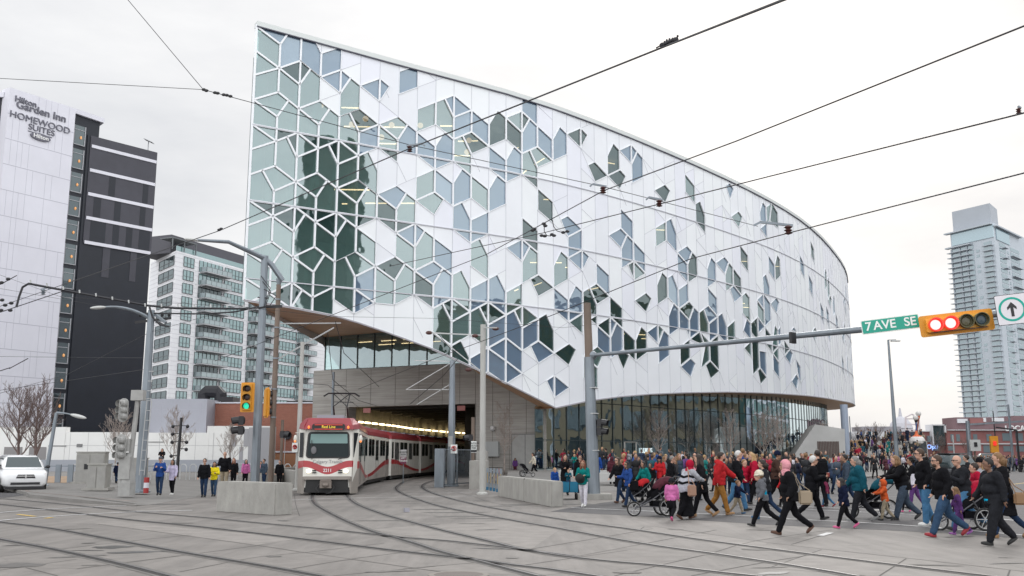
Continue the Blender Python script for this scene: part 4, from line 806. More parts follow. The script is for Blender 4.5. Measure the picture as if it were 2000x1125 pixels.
br = thing('brick_building', 'low red brick building with white coping between the grey block and the library', 'building'); Yb = 111.
BRK = bpy.data.materials.new('red_brick'); BRK.use_nodes = True; N = BRK.node_tree.nodes; L = BRK.node_tree.links; b = N['Principled BSDF']; b.inputs['Roughness'].default_value = .85
t = N.new('ShaderNodeTexCoord'); mp = N.new('ShaderNodeMapping'); mp.inputs['Rotation'].default_value = (radians(90), 0, 0); L.new(t.outputs['Object'], mp.inputs[0])
bk = N.new('ShaderNodeTexBrick'); bk.inputs['Color1'].default_value = (.34, .115, .075, 1); bk.inputs['Color2'].default_value = (.27, .085, .055, 1); bk.inputs['Mortar'].default_value = (.30, .2, .16, 1); bk.inputs['Scale'].default_value = 1; bk.inputs['Mortar Size'].default_value = .012; bk.inputs['Brick Width'].default_value = .3; bk.inputs['Row Height'].default_value = .1
L.new(mp.outputs[0], bk.inputs['Vector']); L.new(bk.outputs[0], b.inputs['Base Color'])
q = MB(); q.bbox(xat(404, 800, Yb), xat(640, 800, Yb), Yb, Yb + 14, 0, zat(788, Yb)); q.build('wall', BRK, br)
q = MB(); q.bbox(xat(404, 800, Yb) - .1, xat(640, 800, Yb), Yb - .1, Yb + .5, zat(788, Yb), zat(785.5, Yb)); q.bbox(xat(530, 880, Yb), xat(640, 880, Yb), Yb - .1, Yb, zat(884, Yb), zat(881, Yb)); q.build('coping', M('white_panel'), br)
q = MB(); q.bbox(xat(530, 895, Yb), xat(640, 895, Yb), Yb - .2, Yb - .06, 0, zat(886, Yb)); q.build('timber_band', M('timber_band', (.36, .17, .09), .7), br)
q = MB(); X0 = xat(393, 770, Yb + 3); q.bbox(xat(430, 778, Yb + 2), xat(455, 778, Yb + 2), Yb + 2, Yb + 5, 7, zat(775, Yb + 2)); q.tube([at(398, 783, Yb + 3), at(398, 771, Yb + 3), at(404, 765, Yb + 3), at(425, 765, Yb + 3), at(431, 771, Yb + 3), at(431, 783, Yb + 3)], .75, 10); q.build('rooftop_duct', M('duct_black', (.02, .02, .025), .6), br)
q = MB(); q.bbox(xat(560, 780, Yb + 3), xat(640, 780, Yb + 3), Yb + 3, Yb + 3.2, zat(790, Yb + 3), zat(783, Yb + 3)); q.build('roof_railing', M('duct_black'), br)
q = MB(); q.lathe([(.5, 0), (.5, .1)], n=16, mat=face_frame(at(561, 850, Yb - .05), (0, -1, 0))); q.build('round_window', M('duct_black'), br)
# ---- apartment block
ap = thing('apartment_building', 'white apartment block with teal windows and stacked glass balconies behind the low roofs', 'building')
FA = Face((-74.4, 210), (-41.2, 291.5)); FL = Face((-85.2, 224), (-74.4, 210)); TA = zat(489, 210)
AW = M('apartment_white', (.78, .79, .82), .6, var=.03, vs=.2); q = MB(); q.prism([(-85.2, 224), (-74.4, 210), (-41.2, 291.5), (-62, 300)], 0, TA); q.build('wall', AW, ap)
q = MB(); F_ = FA; nf = 15; fh = 3.0
for i in range(44):
    z = TA - .5 - i * 1.0
    F_.box(q, 0, F_.L, z - .02, z + .02, 0, .03); FL.box(q, 0, FL.L, z - .02, z + .02, 0, .03)
q.build('board_joints', M('apartment_joint', (.48, .48, .52), .7), ap)
MU = M('window_bar', (.14, .155, .165), .5); SPG = M('spandrel_grey', (.16, .16, .18), .5)
def awin(F, a0, a1, z0, z1, mat, nm=4, mid=True):
    w_ = MB(); F.box(w_, a0, a1, z0, z1, .0, .12); wo = w_.build('window', mat, ap)
    f = MB()
    for i in range(nm + 1): a = a0 + (a1 - a0) * i / nm; F.box(f, a - .06, a + .06, z0, z1, .1, .2)
    F.box(f, a0, a1, z0 - .06, z0 + .06, .1, .2); F.box(f, a0, a1, z1 - .06, z1 + .06, .1, .2)
    if mid: F.box(f, a0, a1, z0 + .8, z0 + .88, .1, .19)
    f.build('window_frame', MU, wo)
def sh(v): return v
WB_ = [(357, 377, 537, 3), (438.5, 479, 537, 6), (543, 575, 715, 5)]; BB_ = [(388, 434, 537), (481, 527, 690), (577, 601, 715)]
for i in range(nf):
    z1 = TA - .9 - i * fh; z0 = z1 - 2.2
    if z0 < 7: break
    for (a, b_, py, n_) in WB_:
        awin(FA, FA.a(a, py), FA.a(b_, py), z0, z1, GLT, n_)
    for (a, b_, py) in BB_:
        a0, a1 = FA.a(a, py), FA.a(b_, py)
        w_ = MB(); FA.box(w_, a0, a1, z0 - .3, z1 + .1, 0, .06); wo = w_.build('window', [GLD, GLT, GLT][(i * 7 + int(a)) % 3], ap)
        f = MB()
        for k in range(7): aa = a0 + (a1 - a0) * k / 6; FA.box(f, aa - .06, aa + .06, z0 - .3, z1 + .1, .05, .14)
        f.build('window_frame', MU, wo)
        b2_ = MB(); FA.box(b2_, a0 + .4, a1 + 1.2, z0 - .55, z0 - .3, 0, 2.0); bo = b2_.build('balcony', M('balcony_slab', (.42, .43, .45), .7), ap)
        b2_ = MB(); FA.box(b2_, a0 + .4, a1 + 1.2, z0 - .25, z0 + .75, 1.92, 1.97); FA.box(b2_, a0 + .4, a0 + .45, z0 - .25, z0 + .75, 0, 1.95); FA.box(b2_, a1 + 1.15, a1 + 1.2, z0 - .25, z0 + .75, 0, 1.95)
        b2_.build('glass_rail', GLT2 if 'GLT2' in globals() else GLT, bo)
        b2_ = MB(); FA.box(b2_, a0 + .4, a1 + 1.2, z0 + .74, z0 + .82, 1.9, 2.0)
        for k in range(6): aa = a0 + .4 + (a1 - a0 + .8) * k / 5; FA.box(b2_, aa - .04, aa + .04, z0 - .3, z0 + .75, 1.9, 2.0)
        b2_.build('handrail', MU, bo)
    awin(FL, FL.L - FL.L * .62, FL.L - .9, z0, z1 - .1, GLD, 3)
q = MB(); q.prism([(-84.0, 228), (-80, 221.5), (-75, 228), (-78, 236)], TA, TA + 3.3); q.build('roof_block', M('apartment_white'), ap)
q = MB(); P0 = FA.p(1.5, 0, -3); P1 = FA.p(70, 0, -3); P2 = FA.p(70, 0, -12); P3 = FA.p(1.5, 0, -12); q.prism([(p.x, p.y) for p in (P0, P1, P2, P3)], TA, TA + 4.2); q.build('roof_plant_room', M('plant_room', (.085, .085, .10), .7), ap)
q = MB(); FA.box(q, 0, FA.L, TA, TA + 1.1, -.1, .02); q.build('roof_glass_rail', GLT, ap)
q = MB(); FA.box(q, -2, 6, TA + 2.4, TA + 2.6, -3, .6)
for a in (-1.8, 2, 5.8): FA.box(q, a - .1, a + .1, TA, TA + 2.4, .3, .5)
q.build('roof_pergola', MU, ap)
# ---- tall tower at the right
tw = thing('residential_tower', 'very tall pale glass apartment tower behind the overhead signal and arrow sign', 'tower')
TC = (262.8, 515); FT = Face((250.6, 540), TC); FT2 = Face(TC, (303, 556)); TT = zat(447, 530)
TWW = M('tower_white', (.46, .51, .56), .6, var=.05, vs=.1); q = MB(); q.prism([(250.6, 540), TC, (303, 556), (290, 590)], 0, TT); q.build('wall', TWW, tw)
q = MB(); q.prism([(253, 541), (265, 521), (276, 535), (263, 556)], TT, zat(409, 535)); q.build('roof_plant_room', M('plant_pale', (.36, .39, .43), .6, var=.05, vs=.1), tw)
q = MB(); FT.box(q, 1, FT.L, TT - 8, TT - 1, -.2, .5); FT2.box(q, 3, 24, TT - 9, TT - 2.5, -.2, .5); tg = glassmat('tower_glass', (.22, .31, .36), .3, 0, wob=.1); q.build('penthouse_glass', tg, tw)
q = MB(); FT.box(q, -2.5, FT.L, TT - 1, TT - .3, -.2, 2.5); FT2.box(q, 0, 42, TT - 2.2, TT - 1.4, -.2, 2.0); FT.box(q, -2.5, FT.L * .5, TT - 9.5, TT - 8.8, -.2, 2.5); q.build('roof_slab', M('tower_slab', (.42, .46, .50), .7), tw)
TSL = M('tower_slab'); r2 = random.Random(9)
GTB = glassmat('tower_glass_band', (.10, .14, .17), .3, 0, wob=.1)
for i in range(38):
    z = TT - 12 - i * 2.9
    if z < 12: break
    w_ = MB(); FT.box(w_, .5, 14.5, z, z + 2.2, -.1, .12); FT.box(w_, 21, 26, z, z + 2.1, -.1, .12); FT2.box(w_, 7, 17, z, z + 2.1, -.1, .12); FT2.box(w_, 25, 40, z, z + 2.1, -.1, .12)
    if i % 3: FT.box(w_, 16, 18, z + .3, z + 1.8, -.1, .12); FT2.box(w_, 20, 22, z + .2, z + 1.9, -.1, .12)
    split(w_, 'window_band', GTB, tw)
    w_ = MB(); FT.box(w_, -1.5, 13.5, z - .35, z - .02, 0, 2.4); FT.box(w_, 21, 27, z - .35, z - .02, 0, 2.0)
    if i % 2: FT2.box(w_, 24.5, 40, z - .35, z - .02, 0, 1.8)
    else: FT2.box(w_, 12, 17.5, z - .35, z - .02, 0, 1.8)
    split(w_, 'balcony', TSL, tw)
# white piers between the balcony windows
q = MB()
for a in (5.2, 9.8): FT.box(q, a, a + .9, 8, TT - 10, 0, .5)
FT.box(q, -.4, .5, 8, TT - 10, 0, .4); split(q, 'pier', M('tower_white'), tw)
# ---- low brick row far right
fb = thing('far_brick_building', 'long far red brick building with pale window bands below the tall tower', 'building'); Yf = 250.
RB = M('far_brick', (.27, .115, .11), .85, var=.12, vs=.25); RB2 = M('far_brick_dark', (.19, .12, .13), .85, var=.1, vs=.2)
def fbx(mb, x0, x1, y0, y1, Y=Yf, dep=8, off=0): mb.bbox(xat(x0, (y0 + y1) / 2, Y), xat(x1, (y0 + y1) / 2, Y), Y - off, Y + dep, zat(y1, Y), zat(y0, Y))
q = MB(); fbx(q, 1741, 2120, 843, 897); fbx(q, 1845, 2120, 841, 897, off=1.5); q.build('wall', RB, fb)
q = MB(); fbx(q, 1867, 1980, 815, 845, Yf + 6); fbx(q, 1980, 2080, 812, 845, Yf + 7); q.build('upper_wall', RB2, fb)
q = MB(); fbx(q, 1895, 1925, 817, 828, Yf + 5.5); q.build('brick_gable', RB, fb)
q = MB(); fbx(q, 1871, 1890, 818, 826, Yf + 5.4, 1); fbx(q, 1921, 1926, 816, 824, Yf + 5.4, 1); fbx(q, 1939, 1961, 816, 823, Yf + 5.4, 1); fbx(q, 1741, 2120, 841.5, 843, off=.4); fbx(q, 1845, 2120, 839.5, 841, off=2); fbx(q, 1845, 2120, 866, 868, off=1.8); split(q, 'white_trim', M('pale_trim', (.62, .62, .64), .7), fb)
q = MB()
for (a, b_, c_, d_) in ((1813, 1818, 851, 863), (1857, 1863, 848, 862), (1868, 1875, 848, 862), (1901, 1909, 848, 861), (1927, 1937, 848, 862), (1958, 1972, 846, 861), (1984, 1998, 846, 861), (1852, 1865, 871, 880), (1921, 1934, 870, 884), (1960, 1975, 871, 882), (1985, 2000, 871, 882), (1825, 1835, 871, 880)): fbx(q, a, b_, c_, d_, Yf - 1.6, 1)
split(q, 'window', M('far_window', (.16, .20, .22), .3), fb)
q = MB(); fbx(q, 1823, 1846, 831, 870, Yf - 1, 4); q.build('glass_entry', GLD, fb)
q = MB(); fbx(q, 1821, 1823.4, 829, 870, Yf - 1.6, 4); fbx(q, 1845, 1848, 829, 845, Yf - 1.6, 4); fbx(q, 1821, 1848, 829, 831, Yf - 1.6, 4); q.build('entry_frame', M('pale_trim'), fb)
txt('LOCAT', 1.9, .1, True, M('letter_white'), 'roof_letters', fb, face_frame(at(1987, 837, Yf - 2.2), (0, -1, 0)))
txt('Opti', 1.5, .1, True, M('neon_blue', (.4, .6, 1), emit=.5, ecol=(.25, .4, 1)), 'neon_letters', fb, face_frame(at(1821, 873, Yf - 2), (0, -1, 0)))
gw = thing('garage_building', 'far white fronted low garage with grey roof beyond the plaza crowd', 'building'); q = MB(); fbx(q, 1664, 1742, 843, 897, Yf - 20); q.build('wall', M('pale_trim'), gw)
q = MB(); fbx(q, 1685, 1760, 833, 846, Yf - 5); fbx(q, 1650, 1664, 845, 897, Yf - 21, 2); q.build('grey_upper', M('garage_grey', (.33, .32, .35), .8), gw)
q = MB(); fbx(q, 1684, 1700, 854, 866, Yf - 20.2, .3); fbx(q, 1704, 1720, 854, 866, Yf - 20.2, .3); fbx(q, 1724, 1738, 854, 866, Yf - 20.2, .3); split(q, 'garage_door', M('garage_dark', (.12, .12, .13), .6), gw)
cu = thing('cupola_tower', 'tiny pale domed cupola on the skyline behind the street lamp', 'tower'); Yq = 420; c = at(1760, 838, Yq); q = MB(); q.lathe([(4.6, -6), (4.6, 0), (4.9, .3), (4.2, 2.4), (2.6, 4.4), (.8, 5.4), (.3, 9)], c, 14); q.prism([(c.x - 12, Yq), (c.x + 14, Yq), (c.x + 14, Yq + 10), (c.x - 12, Yq + 10)], 0, c.z - 3); q.build('cupola', M('cupola_stone', (.48, .48, .52), .8), cu)
ms = thing('lattice_mast', 'small pale lattice mast on the skyline between the cupola and the balloon sculpture', 'mast'); q = MB(); c = at(1785, 870, 400)
for sx in (-1, 1):
    q.bar((c.x + sx * 3.4, 400, 0), (c.x + sx * 2.6, 400, zat(815, 400)), .6, .6); q.bar((c.x + sx * 2.6, 400, zat(815, 400)), (c.x, 400, zat(809, 400)), .5, .5)
for y in (840, 829, 818): q.bar((c.x - 2.8, 400, zat(y, 400)), (c.x + 2.8, 400, zat(y, 400)), .5, .5)
q.build('lattice', M('mast_pink', (.55, .5, .52), .7), ms)
# ---- city beyond the frame, seen only mirrored in the library glass
ob = thing('office_building', 'beige concrete office building across the avenue, seen mirrored in the dark street glazing', 'building')
FO = Face((84, 20), (104, 120)); q = MB(); q.prism([(84, 20), (104, 120), (112, 148), (140, 142), (118, 16)], 0, 28); q.build('wall', M('office_beige', (.15, .125, .085), .8, var=.08, vs=.2), ob)
q = MB()
for i in range(5):
    for k in range(13): FO.box(q, 2 + k * 9.6, 9.4 + k * 9.6, 1.2 + i * 5.4, 4.9 + i * 5.4, -.1, .1)
split(q, 'window', GLD, ob)
ob2 = thing('glass_office_building', 'teal glass office building along the avenue, seen mirrored in the far street glazing', 'building'); FO2 = Face((116, 158), (142, 222)); q = MB(); q.prism([(116, 158), (142, 222), (165, 214), (142, 150)], 0, 30); q.build('wall', M('teal_cladding', (.10, .20, .20), .3, spec=.8), ob2)
q = MB()
for i in range(8): FO2.box(q, 0, FO2.L, 3 + i * 3.6, 3.5 + i * 3.6, 0, .3)
for i in range(12): FO2.box(q, i * 6, i * 6 + .5, 0, 30, 0, .25)
q.build('floor_line', M('white_panel'), ob2)
dt = thing('dark_tower', 'dark glass office tower across the avenue, seen mirrored in the glass tip of the library', 'tower'); q = MB(); q.prism([(56.5, 9.2), (59.5, 6.6), (65.5, 11), (65, 15.5), (61, 15.8)], 0, 53); q.build('wall', M('dark_tower_glass', (.035, .055, .055), .35, spec=.5, var=.5, vs=.3), dt)
q = MB()
for i in range(16): q.prism([(56.3, 9.2), (59.5, 6.4), (65.7, 11), (65.2, 15.7), (60.9, 16)], 3.5 + i * 3.2, 3.8 + i * 3.2)
q.build('floor_line', M('dark_line', (.05, .06, .06), .4), dt)
# ================================================================ trees, poles, signals, blocks
def proto_tree(name, label, loc, h, seed, bark, spread=.32, n0=5, thin=1.0, group='bare street trees', vase=True):
    r = random.Random(seed); t = thing(name, label, 'tree', loc, r.uniform(0, 6), group)
    tk = MB(); cr_ = MB()
    th = h * .28; top = Vector((r.uniform(-.04, .04) * h, r.uniform(-.04, .04) * h, h * .95))
    def pt(f): return Vector((top.x * f + sin(f * 5 + seed) * .02 * h, top.y * f, f * h * .95))
    tk.tube([(0, 0, -.05)] + [pt(f) for f in (.1, .25, .4, .55, .7, .85, 1)], [.024 * h * thin] + [h * .020 * thin * (1 - f * .9) for f in (.1, .25, .4, .55, .7, .85, .97)], 7)
    def br(p, d, l, rad, lv):
        k = 5; pts = [p]; dd = d.copy(); rs = [rad]
        for i in range(k):
            dd = (dd + Vector((r.uniform(-.16, .16), r.uniform(-.16, .16), r.uniform(.0, .16)))).normalized(); p = p + dd * l / k; pts.append(p); rs.append(max(.006, rad * (1 - .8 * (i + 1) / k), .0011 * h))
        cr_.tube(pts, rs, 4 if lv else 5, False)
        if lv < 3:
            nb = [6, 4, 3][lv]
            for i in range(nb):
                j = 1 + int((k - 1) * (i + r.random()) / nb); q_ = pts[min(j, k)]
                side = Vector((r.uniform(-1, 1), r.uniform(-1, 1), r.uniform(-.1, .8))).normalized()
                br(q_, (dd * .8 + side * .75).normalized(), l * r.uniform(.38, .62), max(.007, rs[min(j, k)] * .6), lv + 1)
    nb = int(n0 * 2.6)
    for i in range(nb):
        f = .25 + .68 * i / nb; a = i * 2.4 + r.uniform(-.4, .4); up = .7 if vase else .35
        d = Vector((cos(a), sin(a), up + r.uniform(0, .5))).normalized(); br(pt(f), d, h * spread * (1.15 - f * .75), h * .010 * thin * (1.1 - f * .7), 0)
    tk.build('trunk', bark, t, smooth=True); cr_.build('crown', bark, t); return t
BK1 = M('bark_grey_brown', (.17, .13, .115), .9, var=.3, vs=6); BK2 = M('bark_dark', (.17, .125, .115), .9, var=.3, vs=6); BK3 = M('bark_pale', (.36, .31, .28), .9, var=.3, vs=6)
def treeat(px, py, top, z, label, seed, bark, **k):
    p = gp(px, py, z); return proto_tree('bare_tree', label, p, zat(top, p.y) - z, seed, bark, **k)
treeat(28, 938, 757, .1, 'bare tree at the left edge behind the white minivan', 1, BK2, spread=.42, n0=6)
treeat(66, 938, 752, .1, 'bare tree just left of the leaning grey street lamp', 2, BK2, spread=.42, n0=6)
treeat(224, 930, 800, .1, 'thin bare sapling behind the grey utility cabinets', 3, BK3, thin=.7, spread=.4)
treeat(338, 930, 800, .1, 'thin bare sapling beside the black multi-lamp post', 4, BK3, thin=.6, spread=.4)
treeat(449, 930, 826, .1, 'thin bare sapling above the bald man in black', 5, BK3, thin=.6, spread=.38)
treeat(985, 926, 780, .3, 'slender bare tree against the board marked concrete wall', 6, BK3, thin=.6, spread=.3)
treeat(1166, 915, 800, .5, 'bare tree half hidden by the signal mast pole', 7, BK3, spread=.42)
treeat(1285, 917, 800, .5, 'bare tree in front of the dark glazing by the lit sign', 8, BK3, spread=.40, n0=6)
treeat(1426, 915, 796, .5, 'bare tree with a clear white trunk before the middle of the dark glazing', 9, BK3, spread=.34)
treeat(1492, 914, 805, .5, 'left of the two crowded bare trees before the far glazing', 10, BK3, spread=.44, n0=6)
treeat(1522, 914, 806, .5, 'right of the two crowded bare trees before the far glazing', 11, BK3, spread=.44, n0=6)
treeat(1612, 912, 826, .5, 'small bare tree in front of the slatted panel of the wedge wall', 12, BK3, spread=.4)
for i, (x, tp, lb) in enumerate([(1681, 838, 'far bare tree before the pale low garage'), (1716, 834, 'second far bare tree before the pale low garage'), (1765, 846, 'far bare tree just right of the tall street lamp'), (1836, 850, 'far bare tree before the glass entry of the brick row'), (1893, 858, 'far bare tree before the brick row, left of the walking signal')]):
    p = at(x, 893, 150); proto_tree('bare_tree', lb, (p.x, 150, .1), zat(tp, 150), 20 + i, BK1, spread=.5, n0=4)
# ---- metals
GAL = M('galvanised_steel', (.22, .25, .28), .45, metal=.45, var=.22, vs=1.6, stretch=(1, 1, .3)); GAL2 = M('pale_galvanised', (.46, .47, .47), .5, metal=.3, var=.18, vs=2, stretch=(1, 1, .3))
RST = M('weathered_brown_steel', (.17, .13, .105), .65, metal=.2, var=.3, vs=1.2, stretch=(1, 1, .3)); BLKM = M('black_metal', (.015, .015, .018), .45); WIR = M('wire_black', (.02, .02, .025), .5)
CON = M('block_concrete', (.33, .322, .30), .85, var=.16, vs=2.6, bump=.7, bs=18, stretch=(1, 1, .45))
def pole(px, pyb, pyt, r0, r1, name, label, mat, z=.0, base=True, lean=0, cat='pole', n=8):
    b_ = gp(px, pyb, z); t = thing(name, label, cat, b_); q = MB(); zt_ = zat(pyt, b_.y) - z
    q.cyl((0, 0, 0), (lean, 0, zt_), r0, r1, n); q.build('shaft', mat, t)
    if base: q = MB(); q.lathe([(r0 * 1.9, 0), (r0 * 1.9, .06), (r0 * 1.2, .12)], n=n); q.build('base_plate', mat, t)
    return t, b_, zt_
def cobra(mb, mh, a, b_, rise, hd, r=.06):
    """curved lamp arm from a to b; the lamp head goes in mh"""
    a = Vector(a); b_ = Vector(b_); m = (a + b_) / 2 + Vector((0, 0, rise)); pts = [a.lerp(m, t).lerp(m.lerp(b_, t), t) for t in [i / 8 for i in range(9)]]
    mb.tube(pts, [r * (1.2 - .5 * i / 8) for i in range(9)], 7); d = (pts[-1] - pts[-2]).normalized()
    c = b_ + d * hd * .5; m3 = Matrix.Rotation(atan2(d.y, d.x), 3, 'Z') @ Matrix.Rotation(-math.asin(max(-1, min(1, d.z))), 3, 'Y'); mh.ell(c, (hd * .62, hd * .22, hd * .14), 12, 8, m3)
LMP = M('lamp_head_grey', (.52, .53, .52), .45); INS = M('insulator_red', (.075, .028, .025), .5)
# A: big grey tapered pole at the left with the upper lamp arm
tA, bA, hA = pole(273, 962, 606, .24, .15, 'overhead_line_pole', 'thick grey tapered overhead line pole on the left pavement, carrying a curved lamp arm', GAL, z=.13, n=10)
q = MB(); m2 = MB(); ce = at(205, 600, bA.y - 1.0) - bA; cobra(q, m2, (-.1, 0, hA - .35), ce, .35, .55, .07); q.bar((.2, 0, hA - .2), (.9, -.6, hA - .65), .1, .1); q.build('lamp_arm', GAL, tA); m2.build('lamp_head', LMP, tA)
q = MB(); q.bar((-.7, 0, hA - .55), (.9, 0, hA - .35), .08, .1); q.bar((-.5, 0, hA - .15), (.8, 0, hA - .75), .06, .06)
for x in (-.5, -.2, .5, .8): q.ell((x, 0, hA - .2), (.07, .07, .11), 8, 6)
q.build('crossarm', BLKM, tA)
# B: central grey pole with the big double lamp arm
tB, bB, hB = pole(497, 958, 500, .23, .18, 'overhead_line_pole', 'thick grey overhead line pole standing behind the left concrete block', GAL, n=10)
q = MB(); m2 = MB(); e1 = at(383, 469, bB.y - 3) - bB; e0 = at(552, 548, bB.y + .3) - bB
q.tube([e0, (e0 + Vector((0, 0, 0))).lerp(Vector((0, 0, zat(505, bB.y))), .6) + Vector((0, 0, .12)), Vector((0, 0, zat(512, bB.y) + .2)), e1.lerp(Vector((0, 0, zat(505, bB.y))), .45) + Vector((0, 0, .35)), e1], [.14, .15, .14, .1, .07], 8)
q.build('lamp_arm', GAL, tB); m2.ell(e1 + Vector((-.25, 0, .03)), (.36, .13, .08), 12, 8, Matrix.Rotation(.12, 3, 'Y')); m2.build('lamp_head', LMP, tB)
q = MB(); zc = zat(600, bB.y); q.bar((-.3, 0, zc), (1.0, 0, zc + .05), .1, .14); q.bar((-.25, -.1, zc + .5), (.3, -.1, zc + .45), .06, .06); q.build('crossarm', BLKM, tB)
q = MB()
for a, b_, c_ in ((.0, .35, 1.3), (.1, .5, .9), (-.1, .4, 1.6)): q.tube([(a, -.25, zc + c_), (a + b_ * 1.3, -.28, zc + c_ * .6), (a + b_ * .6, -.25, zc), (a - .3, -.2, zc - .1)], .025, 5, False)
q.build('drooping_cable', WIR, tB)
# C: brown pole beside it
tC, bC, hC = pole(528, 948, 556, .17, .14, 'brown_signal_pole', 'brown weathered steel pole beside the grey one, right of the yellow signal', RST, n=10)
q = MB()
for y in (585, 640, 700, 760, 815): z = zat(y, bC.y); q.lathe([(.19, z - .04), (.19, z + .04)], n=10)
q.build('strap', GAL, tC)
q = MB(); q.cyl((0, 0, hC), (.02, 0, hC + .35), .12, .2, 8); q.build('cap_fitting', GAL, tC)
q = MB(); q.bar((.0, 0, zat(632, bC.y)), at(665, 631, bC.y + 4) - bC, .075, .075); q.bar((.05, 0, zat(703, bC.y)), at(652, 640, bC.y + 4) - bC, .07, .07); q.build('bracket_arm', GAL2, tC)
# more catenary poles
tD, bD, hD = pole(942, 966, 634, .135, .125, 'concrete_line_pole', 'slim pale concrete line pole left of the right concrete block', M('pole_concrete', (.42, .42, .40), .8, var=.12, vs=2, stretch=(1, 1, .3)), n=10)
q = MB(); q.bar((0, 0, zat(655, bD.y)), at(840, 650, bD.y) - bD, .05, .06); q.bar((0, 0, zat(728, bD.y)), at(843, 648, bD.y) - bD, .045, .045); q.bar((0, 0, zat(640, bD.y)), at(970, 640, bD.y - 1.0) - bD, .05, .05); q.build('bracket_arm', GAL2, tD)
q = MB()
for p_ in ((928, 656), (838, 650), (915, 722), (968, 642)): q.ell(at(p_[0], p_[1], bD.y) - bD, (.16, .09, .09), 8, 6)
q.build('insulator', INS, tD)
tE, bE, hE = pole(881, 950, 704, .24, .15, 'overhead_line_pole', 'grey tapered pole with a no entry sign at the tunnel mouth', GAL, n=10)
q = MB(); q.bar((0, 0, hE - .05), at(810, 704, bE.y) - bE, .04, .05); q.bar((0, 0, hE - .1), at(793, 761, bE.y + .5) - bE, .04, .04); q.bar((0, 0, zat(761, bE.y)), at(795, 761, bE.y) - bE, .035, .035); q.bar((0, 0, zat(748, bE.y)), at(814, 790, bE.y) - bE, .035, .035); q.build('bracket_arm', GAL2, tE)
pF = pole(580, 958, 668, .13, .10, 'concrete_line_pole', 'slim pale line pole standing left of the train front', M('pole_concrete'), n=10)[0]
tG, bG, hG = pole(645, 935, 727, .12, .1, 'line_pole', 'thin far line pole rising behind the train roof', GAL, n=8)
q = MB(); q.bar((0, 0, zat(752, bG.y)), (1.0, 0, zat(754, bG.y)), .05, .05); q.bar((0, 0, zat(785, bG.y)), (1.6, 0, zat(786, bG.y)), .05, .05); q.build('crossarm', BLKM, tG)
tI, bI, hI = pole(86, 950, 806, .13, .09, 'street_lamp', 'small leaning grey street lamp left of the utility cabinets', GAL, z=.1, lean=.35, cat='street lamp')
q = MB(); m2 = MB(); cobra(q, m2, (.35, 0, hI), at(140, 810, bI.y) - bI, .05, .75, .05); q.build('lamp_arm', GAL, tI); m2.build('lamp_head', LMP, tI)
pJ = at(1752, 892, 78); tJ = thing('street_lamp', 'tall thin street lamp leaning on the plaza between the library and the tower', 'street lamp', (pJ.x, 78, .3)); hJ = zat(664, 78) - .3
q = MB(); q.cyl((0, 0, 0), (-.08, 0, hJ), .19, .08, 9); q.build('shaft', GAL, tJ); q = MB(); q.bar((-.1, 0, hJ), (.55, 0, hJ + .02), .06, .05); q.build('lamp_arm', GAL, tJ); q = MB(); q.box(.5, 0, hJ - .08, .7, .3, .09); q.build('lamp_head', LMP, tJ)
# distant lamps and signal furniture at the right
def faraway(px, pyb, pyt, Y, label, r=.13, mat=None, arm=None, nm='street_lamp'):
    p = at(px, pyb, Y); t = thing(nm, label, 'street lamp' if nm == 'street_lamp' else 'pole', (p.x, Y, 0)); q = MB(); h_ = zat(pyt, Y); q.cyl((0, 0, 0), (0, 0, h_), r, r * .7, 7)
    q.build('shaft', mat or GAL, t)
    if arm: q = MB(); q.bar((0, 0, h_), (arm, 0, h_ + .3), .12, .14); q.build('lamp_arm', mat or GAL, t)
    return t
faraway(1978, 893, 790, 110, 'far pale lamp pole near the right edge before the brick row', .16)
faraway(1947, 893, 803, 140, 'far thin dark pole before the brick row', .1, BLKM)
faraway(1990, 893, 840, 105, 'far black pole with a short arm at the right edge', .14, BLKM, -2.2, 'black_pole')
faraway(1663, 880, 813, 130, 'thin far lamp pole just right of the library tip', .09)
faraway(1864, 893, 850, 120, 'far pale post left of the walking signal', .09, LMP, nm='post')
tt = thing('distant_signal_mast', 'far grey signal mast with a long overhead arm before the brick row', 'signal mast', (at(1895, 893, 115).x, 115, 0)); q = MB(); h_ = zat(822, 115); q.cyl((0, 0, 0), (0, 0, h_), .3, .24, 8); q.build('shaft', GAL, tt); q = MB(); q.bar((0, 0, zat(829, 115)), (7.5, 0, zat(822, 115)), .16, .2); q.build('arm', GAL, tt)
YEL = M('signal_yellow', (.66, .29, .02), .5, var=.05, vs=3); YELS = M('signal_yellow_shade', (.60, .27, .02), .55)
LR = M('red_lens_lit', (1, .45, .40), .3, emit=.8, ecol=(1, .74, .70)); LRR = M('red_lens_rim', (.8, .03, .02), .4, emit=.35, ecol=(1, .05, .03)); LG = M('green_lens_lit', (.03, .7, .42), .3, emit=.45, ecol=(.02, .85, .5)); LK = M('dark_lens', (.11, .10, .055), .25); LK2 = M('dark_lens_blue', (.05, .08, .10), .25); BRN = M('dark_amber_lens', (.035, .012, .008), .3)
for i, (px, py, Y, lb) in enumerate([(1935, 868, 115, 'far yellow signal with a red lamp on a brown pole'), (1898, 870, 115, 'far white walking signal on the grey mast')]):
    p = at(px, py, Y); t = thing('distant_signal', lb, 'traffic signal', (p.x, Y - .6, 0)); q = MB(); q.cyl((0, 0, 0), (0, 0, p.z), .1, .1, 6); q.build('post', RST, t)
    q = MB(); q.box(0, -.2, p.z, .9 if i == 0 else 1.2, .3, 1.9 if i == 0 else 1.3); q.build('housing', YEL if i == 0 else LMP, t); q = MB(); q.box(0, -.4, p.z + .1, .35, .1, .5); q.build('lens', LRR if i == 0 else BLKM, t)
